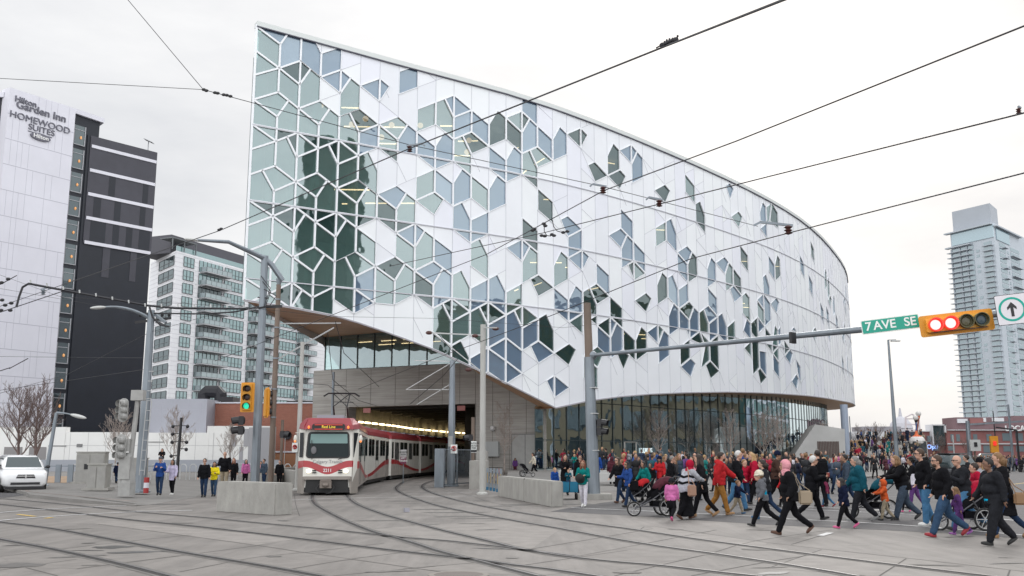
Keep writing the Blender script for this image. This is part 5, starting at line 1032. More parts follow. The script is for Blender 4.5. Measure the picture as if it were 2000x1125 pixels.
# ---- signals
def hood(mb, c, d, r, l, rim=.012):
    """open half tube visor"""
    c = Vector(c); d = Vector(d).normalized(); u = Vector((0, 0, 1)); s_ = d.cross(u).normalized(); n = 10; vs = []
    for k in (0, 1):
        for j in range(n + 1):
            a = -.25 * pi + 1.5 * pi * j / n; ll = l * (1 if k else 0) * (1 - .25 * (abs(j - n / 2) / (n / 2)) ** 2); vs.append(c + s_ * cos(a) * r + u * sin(a) * r + d * ll)
    mb.add(vs, [(j, j + 1, n + 2 + j, n + 1 + j) for j in range(n)])
def rrect(w_, h_, r, n=4):
    P = []
    for cx, cy, a0 in ((w_ / 2 - r, h_ / 2 - r, 0), (-w_ / 2 + r, h_ / 2 - r, 90), (-w_ / 2 + r, -h_ / 2 + r, 180), (w_ / 2 - r, -h_ / 2 + r, 270)):
        for i in range(n + 1): a = radians(a0 + 90 * i / n); P.append((cx + r * cos(a), cy + r * sin(a)))
    return P
def signal3(label, px, py0, py1, Y, lit, yaw, nm='traffic_signal', group='traffic signals'):
    c = at(px, (py0 + py1) / 2, Y); H = zat(py0, Y) - zat(py1, Y); t = thing(nm, label, 'traffic signal', c, yaw, group)
    fm = face_frame((0, 0, 0), (0, -1, 0)); W_ = H * .46
    q = MB(); q.prism(rrect(W_, H, .06), -.02, .02, fm); q.build('backboard', YEL, t)
    q = MB(); q.box(0, .0, 0, H * .30, .24, H * .88); hb = q.build('housing', YELS, t)
    d_ = H * .29
    for k in range(3):
        z = d_ * (1 - k); q = MB(); q.lathe([(d_ * .36, 0), (d_ * .36, .02), (d_ * .2, .035), (0, .04)], n=18, mat=face_frame((0, -.12, z), (0, -1, 0))); q.build('lens', (LG if lit == k else BRN), t)
        q = MB(); hood(q, (0, -.12, z), (0, -1, -.12), d_ * .42, .24); q.build('visor', BLKM if k < 3 and lit != -2 else YEL, t)
    return t, c
signal3('yellow traffic signal with a lit green lamp facing the camera', 483.5, 747, 805, bB.y - .6, 2, 0)
tS, cS = signal3('yellow traffic signal turned away, seen from its side on the brown pole', 521, 757, 816, bC.y - .1, -1, radians(118))
def pedsig(label, px, py0, py1, Y, yaw, n=2, nm='pedestrian_signal'):
    c = at(px, (py0 + py1) / 2, Y); H = zat(py0, Y) - zat(py1, Y); t = thing(nm, label, 'pedestrian signal', c, yaw, 'black signals seen side on'); hh = H / n
    for k in range(n):
        z = hh * (n / 2 - .5 - k); q = MB(); q.box(0, .0, z, hh * .8, hh * .5, hh * .9); q.ell((0, hh * .3, z), (hh * .35, hh * .15, hh * .4), 8, 6); q.build('housing', BLKM, t); q = MB(); hood(q, (0, -hh * .25, z), (0, -1, -.15), hh * .42, hh * .75); q.lathe([(hh * .36, 0), (hh * .36, .02), (0, .03)], n=14, mat=face_frame((0, -hh * .25, z), (0, -1, 0))); q.build('visor', BLKM, t)
    return t
pedsig('black two lamp signal on an arm left of the grey pole', 470, 812, 850, bB.y - .5, radians(-70)); q = MB(); c = at(484, 850, bB.y - .4)
pedsig('small black signal on the brown post by the left concrete block', 553, 841, 856, gp(548, 950).y, radians(75), 1)
pedsig('small black signal on the brown post at the tunnel mouth', 918, 848, 862, 52, radians(-70), 1)
def post(px, pyb, pyt, r, mat, label, z=0, cat='post', nm='post'):
    b_ = gp(px, pyb, z); q = MB(); q.cyl((0, 0, 0), (0, 0, zat(pyt, b_.y) - z), r, r, 8); q.lathe([(r * 1.8, 0), (r * 1.8, .08), (r, .1)], n=8); o = q.build(nm, mat, None); o.location = b_; return tag(o, label, cat)
post(547, 948, 820, .09, RST, 'thin rust brown post behind the left concrete block')
post(923, 951, 815, .1, RST, 'rust brown post beside the grey pole at the tunnel mouth')
# wayside railway signals seen from behind
bK = gp(247, 968, .13); tK = thing('rail_signal', 'grey wayside rail signal mast with two oval backboards, a ladder and a box on top', 'rail signal', bK)
GRY = M('signal_grey', (.33, .33, .32), .6, var=.15, vs=3); q = MB(); hK = zat(778, bK.y) - .13; q.cyl((0, 0, 0), (.2, 0, hK), .11, .1, 8); q.build('mast', GRY, tK)
q = MB(); q.lathe([(.34, 0), (.34, .5), (.26, 1.0), (.2, 1.5), (.12, 1.7)], n=7); q.box(-.05, -.15, 1.1, .45, .35, .9); q.box(-.1, -.1, 2.0, .35, .3, .5); q.build('base_housing', GRY, tK)
q = MB(); q.box(.22, 0, hK + .12, .5, .35, .42); q.build('top_box', GRY, tK)
for y0, y1, x in ((778, 824, 241), (848, 901, 236)):
    c = at(x, (y0 + y1) / 2, bK.y - .25) - bK; hh = zat(y0, bK.y) - zat(y1, bK.y); q = MB(); q.prism(rrect(hh * .46, hh, hh * .22, 6), -.03, .03, face_frame(c, (-.35, -1, 0))); o = q.build('backboard', GRY, tK)
    for k in range(3): q = MB(); q.ell(c + Vector((.05, -.12, hh * .27 * (1 - k))), (.16, .2, .15), 8, 6); hood(q, c + Vector((-.02, -.2, hh * .27 * (1 - k))), (-.3, -1, -.1), .15, .2); q.build('lamp_unit', GRY, o)
q = MB()
for s_ in (.42, .62): q.cyl((s_, .1, .8), (s_ + .12, .1, hK - .1), .018, n=5)
for k in range(11): z = 1.0 + k * .4; q.cyl((.42 + z * .025, .1, z), (.62 + z * .025, .1, z), .014, n=5)
q.tube([(.2, .1, hK - .05), (.7, .1, hK), (.74, .1, hK - .3)], .018, 5); q.build('ladder', GAL2, tK)
# utility cabinets
for i, (x0, x1, y0, y1, Y, lb) in enumerate([(145, 198, 884, 945, None, 'taller grey utility cabinet left of the rail signal'), (167, 202, 908, 958, None, 'shorter grey utility cabinet standing in front of the taller one'), (253, 278, 896, 945, None, 'grey utility cabinet half hidden behind the thick grey pole')]):
    b_ = gp((x0 + x1) / 2, y1, .13); w_ = (x1 - x0) * b_.y / 1925; h_ = zat(y0, b_.y) - .13; t = thing('utility_cabinet', lb, 'cabinet', (b_.x, b_.y + .4, .13), .12)
    q = MB(); q.box(0, 0, h_ / 2, w_, .8, h_); q.build('body', M('cabinet_grey', (.34, .335, .31), .65, var=.12, vs=2), t); q = MB(); q.box(-w_ * .25, -.42, h_ * .5, w_ * .44, .03, h_ * .86); q.box(w_ * .25, -.42, h_ * .5, w_ * .44, .03, h_ * .86); q.build('door', M('cabinet_door', (.30, .295, .28), .6, var=.1, vs=3), t)
    q = MB(); q.box(0, 0, h_ + .03, w_ + .08, .88, .06); q.build('roof', M('cabinet_grey'), t)
    if i == 0: q = MB(); q.box(-.2, -.44, h_ * .55, .22, .02, .3); q.build('notice', BLKM, t)
    q = MB(); q.box(0, 0, .06, w_ + .35, 1.1, .12); q.build('plinth', CON, t)
# concrete blocks
def block(P0, P1, dep, h_, label, seams=()):
    P0 = Vector(P0); P1 = Vector(P1); d = (P1 - P0); L_ = d.length; d.normalize(); t = thing('concrete_block', label, 'concrete block', (*P0, 0), atan2(d.y, d.x), 'concrete blocks beside the tracks')
    me = bmesh.new(); q = MB(); q.bbox(0, L_, 0, dep, -.02, h_); o = q.build('block', CON, t); bm = bmesh.new(); bm.from_mesh(o.data); bmesh.ops.remove_doubles(bm, verts=bm.verts, dist=1e-4); bmesh.ops.bevel(bm, geom=bm.edges[:], offset=.035, segments=2, affect='EDGES'); bm.to_mesh(o.data); bm.free()
    for s_ in seams: q = MB(); q.bbox(L_ * s_ - .01, L_ * s_ + .01, -.006, dep, 0, h_ + .004); q.build('seam', JM, t)
a = gp(421, 999); b_ = gp(536, 1007); block(a.xy, b_.xy, .62, zat(943.5, b_.y), 'pale concrete block left of the train, before the signal poles')
a = gp(972, 969); b_ = gp(1077, 990.5); block(a.xy, b_.xy, .42, zat(940, b_.y), 'long pale concrete block right of the tracks, next to the wagon family', (.55,))
blot(990, 1003 - 15, 1.1, .2, 91, .5); 
lw = thing('low_concrete_wall', 'low grey concrete wall running back from the left block towards the station', 'wall'); q = MB(); a = gp(500, 946); b_ = gp(572, 938); q.bar((a.x, a.y + .3, .45), (b_.x + .3, b_.y + 9, .5), .5, .9); q.bar((gp(612, 950).x - 1.2, 58, .4), (gp(600, 930).x - 1.5, 78, .4), .5, .8); q.build('wall', CON, lw)
lw = thing('portal_side_wall', 'stepped pale concrete wall end beside the tunnel mouth, behind the slim line pole', 'wall'); q = MB(); a = gp(933, 955); q.bar((a.x, a.y, .7), (a.x - .1, a.y + 10, .7), .9, 1.5); q.bar((a.x, a.y + 6, 1.0), (a.x - .1, a.y + 14, 1.0), .6, 2.0); q.build('wall', CON, lw)
# fence panels by the tunnel mouth and ribbed railings at the left
fn = thing('mesh_fence', 'short grey steel mesh fence beside the pole at the tunnel mouth', 'fence'); q = MB(); a = gp(863, 952); b_ = gp(920, 948); 
for x in (0, .5, 1): p = a.lerp(b_, x); q.cyl((p.x, p.y, 0), (p.x, p.y, 2.1), .05, n=6)
q.bar((a.x, a.y, 2.05), (b_.x, b_.y, 2.05), .05, .05); q.bar((a.x, a.y, .15), (b_.x, b_.y, .15), .05, .05)
for i in range(26): p = a.lerp(b_, i / 25); q.cyl((p.x, p.y, .1), (p.x, p.y, 2.05), .008, n=4)
q.build('mesh', GAL, fn); q = MB(); q.bar((a.x - .15, a.y - .2, 1.05), (a.x - .15, a.y + 1.0, 1.05), .5, 2.1, up=(0, 0, 1)); q.build('end_panel', GAL, fn)
rl = thing('hoop_railing', 'pale steel hoop railing running along the foot of the white podium', 'railing'); q = MB()
for i in range(34):
    x = -29.5 + i * .62; y = 66 + i * .12
    q.tube([(x, y, .1), (x, y, 1.0), (x + .12, y, 1.14), (x + .3, y, 1.14), (x + .42, y, 1.0), (x + .42, y, .1)], .035, 5, False)
q.build('hoops', GAL2, rl)
q = MB(); q.bbox(-66, -24, 101.5, 102, .1, 1.3); o = q.build('parapet_wall', M('parapet_grey', (.34, .36, .40), .7)); tag(o, 'low grey blue parapet wall along the foot of the white podium', 'wall')
rl = thing('post_railing', 'grey railing with square steel posts left of the utility cabinets, sandy ground behind', 'railing'); q = MB()
for px in (75, 112, 136, 170, 190): p = gp(px, 944, .1); q.box(p.x, p.y, .62, .32, .1, 1.15)
a = gp(60, 944, .1); b_ = gp(300, 944, .1); q.bar((a.x, a.y, 1.1), (b_.x, b_.y, 1.1), .05, .06); q.build('posts', GAL, rl)
sheet('sand', [(60, 943), (140, 943), (140, 930), (40, 930)], .14, M('sand', (.34, .24, .16), .95, var=.3, vs=1.5))['kind'] = 'structure'
# multi lamp black post
bm_ = gp(345, 932, .13); tm = thing('multi_lamp_post', 'black post with a zigzag of small spot lamps before the white podium', 'lamp post', bm_); q = MB(); hm = zat(819, bm_.y); q.cyl((0, 0, 0), (.1, 0, hm), .13, .1, 8); q.build('shaft', BLKM, tm)
q = MB()
for i, (y, s_) in enumerate(((835, 0), (850, -1), (866, 0), (880, 1), (893, -1))):
    z = zat(y, bm_.y)
    for sx in ((-1, 1) if s_ == 0 else (s_,)): q.bar((.05, 0, z), (.05 + sx * .5, 0, z), .06, .06); q.ell((.05 + sx * .55, 0, z - .05), .14, 8, 6)
split(q, 'spot_lamp', BLKM, tm)
for i, (px, py, z, lb) in enumerate([(318, 957, .13, 'red and white striped bollard at the foot of the thick grey pole')]):
    p = gp(281, 963, .13); t = thing('striped_bollard', lb, 'bollard', (p.x + .12, p.y - .1, .13))
    for k, m_ in enumerate((M('bollard_red', (.35, .03, .03), .5), M('white_panel'), M('bollard_red'))): q = MB(); q.cyl((0, 0, k * .22), (0, 0, .22 + k * .22), .11, n=12); q.build('band', m_, t)
# bicycles and stands on the plaza
def ring(mb, c, r, w_, nv, n=20, m=5):
    c = Vector(c); fr_ = face_frame(c, nv); P = [fr_ @ Vector((r * cos(2 * pi * i / n), r * sin(2 * pi * i / n), 0)) for i in range(n + 1)]; mb.tube(P, w_, m, False)
def bicycle(loc, rz, col, label):
    t = thing('bicycle', label, 'bicycle', loc, rz, 'bicycles at the stands')
    for x in (-.52, .52):
        q = MB(); ring(q, (x, 0, .34), .32, .022, (0, 1, 0)); wh = q.build('wheel', M('tyre_black', (.02, .02, .02), .8), t); q = MB()
        for k in range(8): q.bar((x, 0, .34), (x + .31 * cos(k * pi / 4), 0, .34 + .31 * sin(k * pi / 4)), .006, .006)
        q.build('spokes', GAL2, wh)
    q = MB()
    for a, b_ in (((-.52, .34), (-.12, .32)), ((-.12, .32), (-.22, .85)), ((-.2, .75), (.34, .80)), ((-.12, .32), (.36, .72)), ((-.52, .34), (-.2, .72)), ((.52, .34), (.32, .92))): q.cyl((a[0], 0, a[1]), (b_[0], 0, b_[1]), .018, n=6)
    q.build('frame', col, t); q = MB(); q.ell((-.23, 0, .88), (.13, .07, .035), 8, 6); q.build('saddle', BLKM, t); q = MB(); q.tube([(.36, -.25, .96), (.33, 0, .98), (.36, .25, .96)], .016, 6); q.build('handlebar', BLKM, t)
    return t
cols_ = [M('bike_red', (.4, .04, .04), .4), M('bike_black', (.03, .03, .03), .4), M('bike_white', (.6, .6, .6), .4)]
for i, (x, lb) in enumerate([(953, 'red bicycle, leftmost in the row of bicycles by the concrete wall'), (962, 'black bicycle second in the row by the concrete wall'), (971, 'white bicycle in the middle of the row by the concrete wall'), (979, 'black bicycle nearest the slender bare tree')]):
    p = gp(x, 922, .35); bicycle((p.x, 62 + i * .25, plz(p.x, 62)), 1.0 + i * .12, cols_[i % 3], lb)
for i, (x, lb) in enumerate([(1463, 'red bicycle parked behind the man with white hair'), (1470, 'white bicycle parked behind the man with white hair')]):
    X = at(x, 900, 64).x; bicycle((X, 64, plz(X, 64)), .3 + i * .3, cols_[i * 2], lb)
for i in range(5):
    px = 952 + i * 6.5; py = 957 + i * 1.3; p = gp(px, py); lb = ['slim parking post with a blue foot, first of five beside the right concrete block', 'second slim blue footed post beside the right concrete block', 'third and middle slim blue footed post beside the right concrete block', 'fourth slim blue footed post beside the right concrete block', 'fifth slim blue footed post, touching the right concrete block'][i]
    t = thing('rack_post', lb, 'post', p, group='row of blue footed posts'); q = MB(); q.box(0, 0, .55, .12, .1, 1.1); q.build('post', GAL, t); q = MB(); q.box(0, -.06, .62, .035, .02, .5); q.build('yellow_label', M('ochre_label', (.36, .25, .10), .6), t); q = MB(); q.box(0, 0, .08, .13, .13, .16); q.build('foot', M('blue_foot', (.02, .12, .22), .5), t)
# white folding chairs on the plaza
WCH = M('chair_white', (.75, .75, .75), .5)
def patio_chair(loc, rz, lb):
    t = thing('patio_chair', lb, 'chair', loc, rz, 'white patio chairs on the plaza')
    q = MB(); q.box(0, 0, .45, .42, .42, .03); q.build('seat', WCH, t); q = MB()
    for k in range(4): q.bar((-.18 + k * .12, .2, .47), (-.18 + k * .12, .26, .88), .035, .02)
    q.bar((-.22, .26, .88), (.22, .26, .88), .04, .04); q.build('backrest', WCH, t)
    for sx in (-1, 1):
        for a in (-1, 1): q = MB(); q.cyl((sx * .19, a * .2, .45), (sx * .2, -a * .22, 0), .015, n=5); q.build('leg', WCH, t)
for i in range(9):
    x = at(1620 + (i % 5) * 9, 930, 60 + (i // 5) * 2).x; Y = 70 + (i // 5) * 1.2 + (i % 2) * .7; X = at(1617 + (i % 5) * 9, 925, Y).x
    patio_chair((X, Y, plz(X, Y)), R.uniform(0, 6), 'white slatted patio chair in the cluster behind the man with the paper cup')
# the sculpture
sc_ = thing('bulb_sculpture', 'painted white and orange bulb sculpture with two ball topped stalks on a dark cube', 'sculpture', (at(1793, 880, 118).x, 118, 0)); YS = 118.
q = MB(); q.box(0, 0, zat(878, YS), 1.5, 1.5, 1.9); q.v = [(x, y, z) for x, y, z in q.v]; q.build('cube_base', M('graffiti_dark', (.05, .055, .06), .6, var=.5, vs=2), sc_)
zc = zat(861, YS); q = MB(); q.lathe([(.5, -.5), (.84, -.3), (.92, .0), (.78, .32), (.6, .5)], (0, 0, zc), 20); q.build('bulb', M('bulb_white', (.7, .68, .66), .5, var=.15, vs=3), sc_)
q = MB(); q.lathe([(.5, .44), (.3, .6), (.16, .85), (.11, 1.2)], (-.05, 0, zc), 16); 
for k in range(9): a = k * 2 * pi / 9; q.tube([(.3 * cos(a), .3 * sin(a), zc + .58), (.56 * cos(a), .56 * sin(a), zc + .44), (.78 * cos(a), .78 * sin(a), zc + .24)], [.09, .07, .02], 6)
q.build('orange_cap', M('orange_paint', (.75, .16, .05), .5), sc_)
for (x0, x1, y1, m_, c_) in ((-.05, -.0, 816, M('stalk_blue', (.06, .10, .25), .5), BLKM), (.05, .36, 808, M('stalk_brown', (.3, .10, .06), .5), M('orange_paint'))):
    z1 = zat(y1, YS); q = MB(); q.tube([(x0, 0, zc + 1.2), (x1 * .7, 0, z1 - 1.1), (x1, 0, z1 - .35)], [.1, .09, .13], 8); s_ = q.build('stalk', m_, sc_); q = MB(); q.ell((x1, 0, z1), .33, 12, 8); q.build('ball', M('bulb_white'), s_); q = MB(); q.lathe([(.08, -.7), (.2, -.3), (.08, -.2)], (x1, 0, z1), 10); q.build('flare', c_, s_)
# ---- big mast arm signal at the right
bH = gp(1160, 975); tH = thing('signal_mast', 'grey and brown signal mast with a long arm reaching out to the right edge', 'signal mast', bH)
q = MB(); q.box(0, 0, .11, 1.35, 1.35, .22); q.build('concrete_foot', CON, tH); q = MB(); zA = zat(693, bH.y); q.cyl((0, 0, .2), (-.12, 0, zA - .1), .26, .20, 12); q.build('lower_shaft', GAL, tH)
q = MB(); q.cyl((-.12, 0, zA - .1), (-.17, 0, zat(592, bH.y)), .17, .15, 12); q.build('upper_shaft', RST, tH)
q = MB()
for y in (758, 808, 880): z = zat(y, bH.y); q.lathe([(.24, z - .02), (.25, z), (.24, z + .02)], n=12)
q.build('band', GAL2, tH)
A1 = at(1156, 694, bH.y) - bH; YQ = 28.5; A2 = at(1700, 642, 30.2) - bH; A3 = at(2020, 604, 27.3) - bH
q = MB(); q.tube([A1, A1.lerp(A2, .35), A1.lerp(A2, .7), A2, A3], [.075, .08, .095, .105, .105], 12); q.ell(A1, (.22, .2, .2), 10, 8); q.build('arm', GAL, tH)
q = MB(); p = at(1548, 657, 31.6) - bH; q.box(p.x, p.y, p.z - .05, .09, .3, .36, rz=-.8); q.build('clamp', BLKM, tH)
dA = (A3 - A2).normalized(); rzA = atan2(dA.y, dA.x); tilt = math.asin(dA.z)
ARM0 = bH + A1; ARM1 = bH + A3; ARMD = (Vector((ARM1.x, ARM1.y)) - Vector((ARM0.x, ARM0.y)))
# facing: the boards hang flat on, square to the camera side
def board(cx, cy, w_px, h_px, Y, yaw, roll): 
    c = at(cx, cy, Y); w_ = w_px * Y / 1875; h_ = h_px * Y / 1875
    m = Matrix.Translation(c) @ Matrix.Rotation(yaw, 4, 'Z') @ Matrix.Rotation(pi / 2, 4, 'X') @ Matrix.Rotation(roll, 4, 'Z'); return c, w_, h_, m
c, w_, h_, m = board(1738.5, 633.5, 107, 28, 28.3, -.30, .095); t = thing('street_name_sign', 'green street name sign reading 7 AVE SE hanging on the mast arm', 'street sign'); t.matrix_world = m
q = MB(); q.prism(rrect(w_, h_, .03), 0, .02); q.build('white_border', M('sign_white', (.75, .78, .76), .5), t); q = MB(); q.prism(rrect(w_ - .05, h_ - .05, .03), .02, .026); q.build('green_panel', M('sign_green', (.012, .33, .235), .45, var=.06, vs=4), t)
for s_, x in (('7', -.615), ('AVE', -.155), ('SE', .555)): txt(s_, h_ * .84, .002, True, M('sign_letter', (.82, .85, .83), .5), 'sign_lettering', t, Matrix.Translation((x * w_ / 1.62, 0, .032)) @ Matrix.Diagonal((1.0, 1, 1, 1)))
c, w_, h_, m = board(1867.5, 631, 136, 42, 27.6, -.2, .095); t = thing('overhead_traffic_signal', 'yellow sideways traffic signal with two lit red lamps on the mast arm', 'traffic signal'); t.matrix_world = m
q = MB(); q.prism(rrect(w_, h_, .07), 0, .03); q.build('backboard', YEL, t); q = MB(); q.prism(rrect(w_ * .84, h_ * .64, .04), .03, .16); q.build('housing', M('signal_yellow_bright', (.82, .40, .04), .45), t)
for k in range(4):
    x = (-.30 + .205 * k) * w_; r_ = h_ * .29; q = MB(); q.lathe([(r_ * 1.12, 0), (r_ * 1.12, .17), (r_ * 1.0, .17), (r_ * 1.0, .02)], (x, 0, .16), 24); vz = q.build('visor', LRR if k < 2 else M('visor_olive', (.10, .09, .04), .6), t)
    q = MB(); q.lathe([(r_ * .98, 0), (r_ * .6, .03), (0, .045)], (x, 0, .165), 24); q.build('lens', [LR, LR, LK, LK2][k], t)
q = MB(); q.bar((-.38 * w_, -.36 * h_, .2), (.38 * w_, -.36 * h_, .2), .02, .02); q.build('lower_seam', BLKM, t)
c, w_, h_, m = board(1976.5, 604, 54, 60, 26.9, -.35, .08); w_ *= 1.06; t = thing('arrow_sign', 'white square sign with a black up arrow in a green ring at the right edge', 'traffic sign'); t.matrix_world = Matrix.Translation((.03 * 0, 0, 0)) @ m
q = MB(); q.prism(rrect(w_, h_, .04), 0, .012); q.build('black_border', BLKM, t); q = MB(); q.prism(rrect(w_ - .03, h_ - .03, .035), .012, .016); q.build('white_panel', M('sign_white2', (.72, .70, .74), .5), t)
q = MB(); n = 40; vs = [(r_ * cos(2 * pi * i / n), r_ * sin(2 * pi * i / n), .020) for r_ in (h_ * .40, h_ * .33) for i in range(n)]; q.add(vs, [(i, (i + 1) % n, n + (i + 1) % n, n + i) for i in range(n)]); q.build('green_ring', M('ring_green', (.0, .36, .28), .5), t)
q = MB(); q.add([(x * h_, y * h_, .022) for x, y in ((-.045, -.24), (.045, -.24), (.045, .06), (.14, -.02), (.14, .07), (0, .24), (-.14, .07), (-.14, -.02), (-.045, .06))], [(0, 1, 2, 3, 4, 5, 6, 7, 8)]); q.build('black_arrow', BLKM, t)
pedsig('black two lamp signal on the right side of the grey mast', 1172, 817, 851, bH.y - .1, radians(65))
# small signs near the tunnel
def smallsign(label, px, py, w_px, h_px, Y, col, words=(), nm='sign', ring_=None, pst=None, panels=None):
    c = at(px, py, Y); k = Y / 1905; t = thing(nm, label, 'sign', c); q = MB(); q.box(0, 0, 0, w_px * k, .03, h_px * k); q.build('panel', col, t)
    if panels:
        for (z0, z1, m_) in panels: q = MB(); q.box(0, -.025, (z0 + z1) / 2 * h_px * k, w_px * k, .02, (z1 - z0) * h_px * k); q.build('colour_panel', m_, t)
    for (s_, z, sz, m_) in words: txt(s_, sz * h_px * k, .004, True, m_, 'sign_lettering', t, face_frame((0, -.045, z * h_px * k), (0, -1, 0)))
    if ring_:
        q = MB(); fr_ = face_frame((0, -.03, h_px * k * .05), (0, -1, 0)); ring(q, (0, -.03, h_px * k * .06), w_px * k * .33, .022, (0, -1, 0)); q.bar((-w_px * k * .2, -.035, h_px * k * .22), (w_px * k * .2, -.035, -h_px * k * .12), .03, .04); q.build('red_ring', M('sign_red', (.5, .02, .02), .5), t)
        q = MB(); q.add([(x * .1, -.045, z * .1 + h_px * k * .06) for x, z in ((-.25, -1.2), (.25, -1.2), (.25, 0), (.8, 0), (0, 1.2), (-.8, 0), (-.25, 0))], [tuple(range(7))]); q.build('arrow', BLKM, t)
    if pst: q = MB(); q.cyl((0, .04, -c.z), (0, .04, h_px * k * .5), .03, n=6); q.build('post', GAL, t)
    return t
SWH = M('sign_white')
smallsign('white no through sign on the grey pole at the tunnel mouth', 886.5, 877, 13, 17, bE.y - .3, SWH, ring_=1)
smallsign('white no through sign on the slim pole left of the train', 576, 874, 11, 18, gp(580, 958).y - .2, SWH, ring_=1)
smallsign('white text sign on the rust brown post at the tunnel mouth', 925.5, 873, 11, 22, 46.2, SWH, [('CAUTION', .33, .2, BLKM), ('WATCH', .1, .2, BLKM), ('FOR', -.1, .2, BLKM)], panels=[(-.45, -.25, BLKM)])
smallsign('small white and maroon sign on its own post in front of the second train car', 788, 892, 12, 27, 62, M('sign_greyish', (.45, .44, .44), .6), [('LRT', -.10, .2, SWH), ('TRAINS', -.3, .18, SWH), ('NO ENTRY', .32, .13, BLKM), ('AUTH', .15, .13, BLKM)], pst=1, panels=[(-.5, .0, M('sign_maroon', (.17, .03, .07), .5))])
smallsign('small grey sign box on the far left face of the grey pole near the train', 880, 862, 8, 20, bE.y - .25, GRY)
q = MB(); c = gp(794, 1000.5); q.box(c.x, c.y, .07, .16, .12, .12, rz=.4); o = q.build('crushed_can', M('can_metal', (.35, .35, .4), .35, metal=.5)); tag(o, 'small crushed can lying on the road between the curved rails', 'litter')
# ---- white minivan at the left
vn = thing('minivan', 'white minivan cut by the left edge, facing the camera at the kerb', 'van', (-24.3, 48.6, 0), radians(33)); VW = M('van_white', (.80, .81, .82), .25, coat=.8); VG = M('van_glass', (.04, .06, .065), .08, spec=.9)
# body cross sections along the length, front at y = -2.5
def loft(secs, mat, name, parent, smooth=True):
    q = MB(); n = len(secs[0]); vs = [v for s_ in secs for v in s_]
    q.add(vs, [(i * n + j, i * n + (j + 1) % n, (i + 1) * n + (j + 1) % n, (i + 1) * n + j) for i in range(len(secs) - 1) for j in range(n)] + [tuple(range(n - 1, -1, -1)), tuple((len(secs) - 1) * n + j for j in range(n))]); return q.build(name, mat, parent, smooth)
def csec(y, w_, z0, z1, rnd=.15, top=None):
    tw_ = (top if top is not None else w_); P = [(-w_ + rnd, z0), (w_ - rnd, z0), (w_, z0 + rnd), (w_, z0 + (z1 - z0) * .55), (tw_, z1 - rnd * .7), (tw_ - rnd, z1), (-tw_ + rnd, z1), (-tw_, z1 - rnd * .7), (-w_, z0 + (z1 - z0) * .55), (-w_, z0 + rnd)]; return [(x, y, z) for x, z in P]
loft([csec(-2.52, .80, .30, .80), csec(-2.45, .90, .26, .92), csec(-2.1, .97, .24, 1.03), csec(-1.45, 1.0, .24, 1.13), csec(2.4, 1.0, .28, 1.15), csec(2.5, .95, .35, 1.1)], VW, 'lower_body', vn)
loft([csec(-1.5, .90, 1.08, 1.16, .04, .86), csec(-.75, .90, 1.08, 1.66, .1, .72), csec(-.45, .90, 1.08, 1.74, .1, .70), csec(1.9, .92, 1.08, 1.76, .1, .72), csec(2.4, .9, 1.08, 1.5, .1, .75)], VW, 'cabin', vn)
q = MB(); q.add([(-.80, -1.50, 1.16), (.80, -1.50, 1.16), (.67, -.80, 1.65), (-.67, -.80, 1.65)], [(0, 1, 2, 3)]); q.add([(-.80, -1.44, 1.13), (.80, -1.44, 1.13), (.67, -.74, 1.62), (-.67, -.74, 1.62)], [(0, 1, 2, 3)]); q.build('windscreen', VG, vn)
q = MB()
for sx in (-1, 1): q.add([(sx * .925, -.9, 1.2), (sx * .925, 2.0, 1.2), (sx * .80, 1.9, 1.6), (sx * .80, -.5, 1.6)], [(0, 1, 2, 3)])
split(q, 'side_window', VG, vn)
q = MB(); q.prism([(-.42, .66), (.42, .66), (.34, .84), (-.34, .84)], 0, .03, face_frame((0, -2.5, 0), (0, -1, 0))); q.build('grille', BLKM, vn); q = MB(); q.box(0, -2.545, .75, .78, .02, .025); q.box(0, -2.545, .75, .05, .03, .2); q.box(0, -2.545, .81, .7, .02, .02); q.build('grille_bar', M('chrome', (.6, .6, .6), .2, metal=1), vn)
for sx in (-1, 1):
    q = MB(); q.ell((sx * .68, -2.36, .80), (.24, .14, .09), 12, 8); hl = q.build('headlight', M('headlight_glass', (.5, .48, .45), .15), vn); q = MB(); q.ell((sx * .84, -2.36, .82), (.06, .1, .06), 8, 6); q.build('indicator', M('orange_lens', (.7, .2, .03), .3), hl)
    q = MB(); q.ell((sx * 1.10, -1.15, 1.18), (.11, .1, .08), 10, 6); q.bar((sx * .92, -1.1, 1.12), (sx * 1.05, -1.1, 1.16), .05, .05); q.build('mirror', BLKM, vn)
    for y in (-1.6, 1.5):
        q = MB(); q.cyl((sx * .78, y, .34), (sx * .995, y, .34), .34, n=22); wh = q.build('wheel', M('tyre_black'), vn); q = MB(); q.cyl((sx * .9, y, .34), (sx * 1.0, y, .34), .2, n=14); q.build('rim', M('rim_grey', (.4, .4, .42), .4, metal=.6), wh)
q = MB(); q.box(0, -2.52, .42, 1.25, .06, .11); q.build('lower_intake', BLKM, vn); q = MB(); q.box(0, -2.1, .22, 1.7, .9, .12); q.build('underside', BLKM, vn)
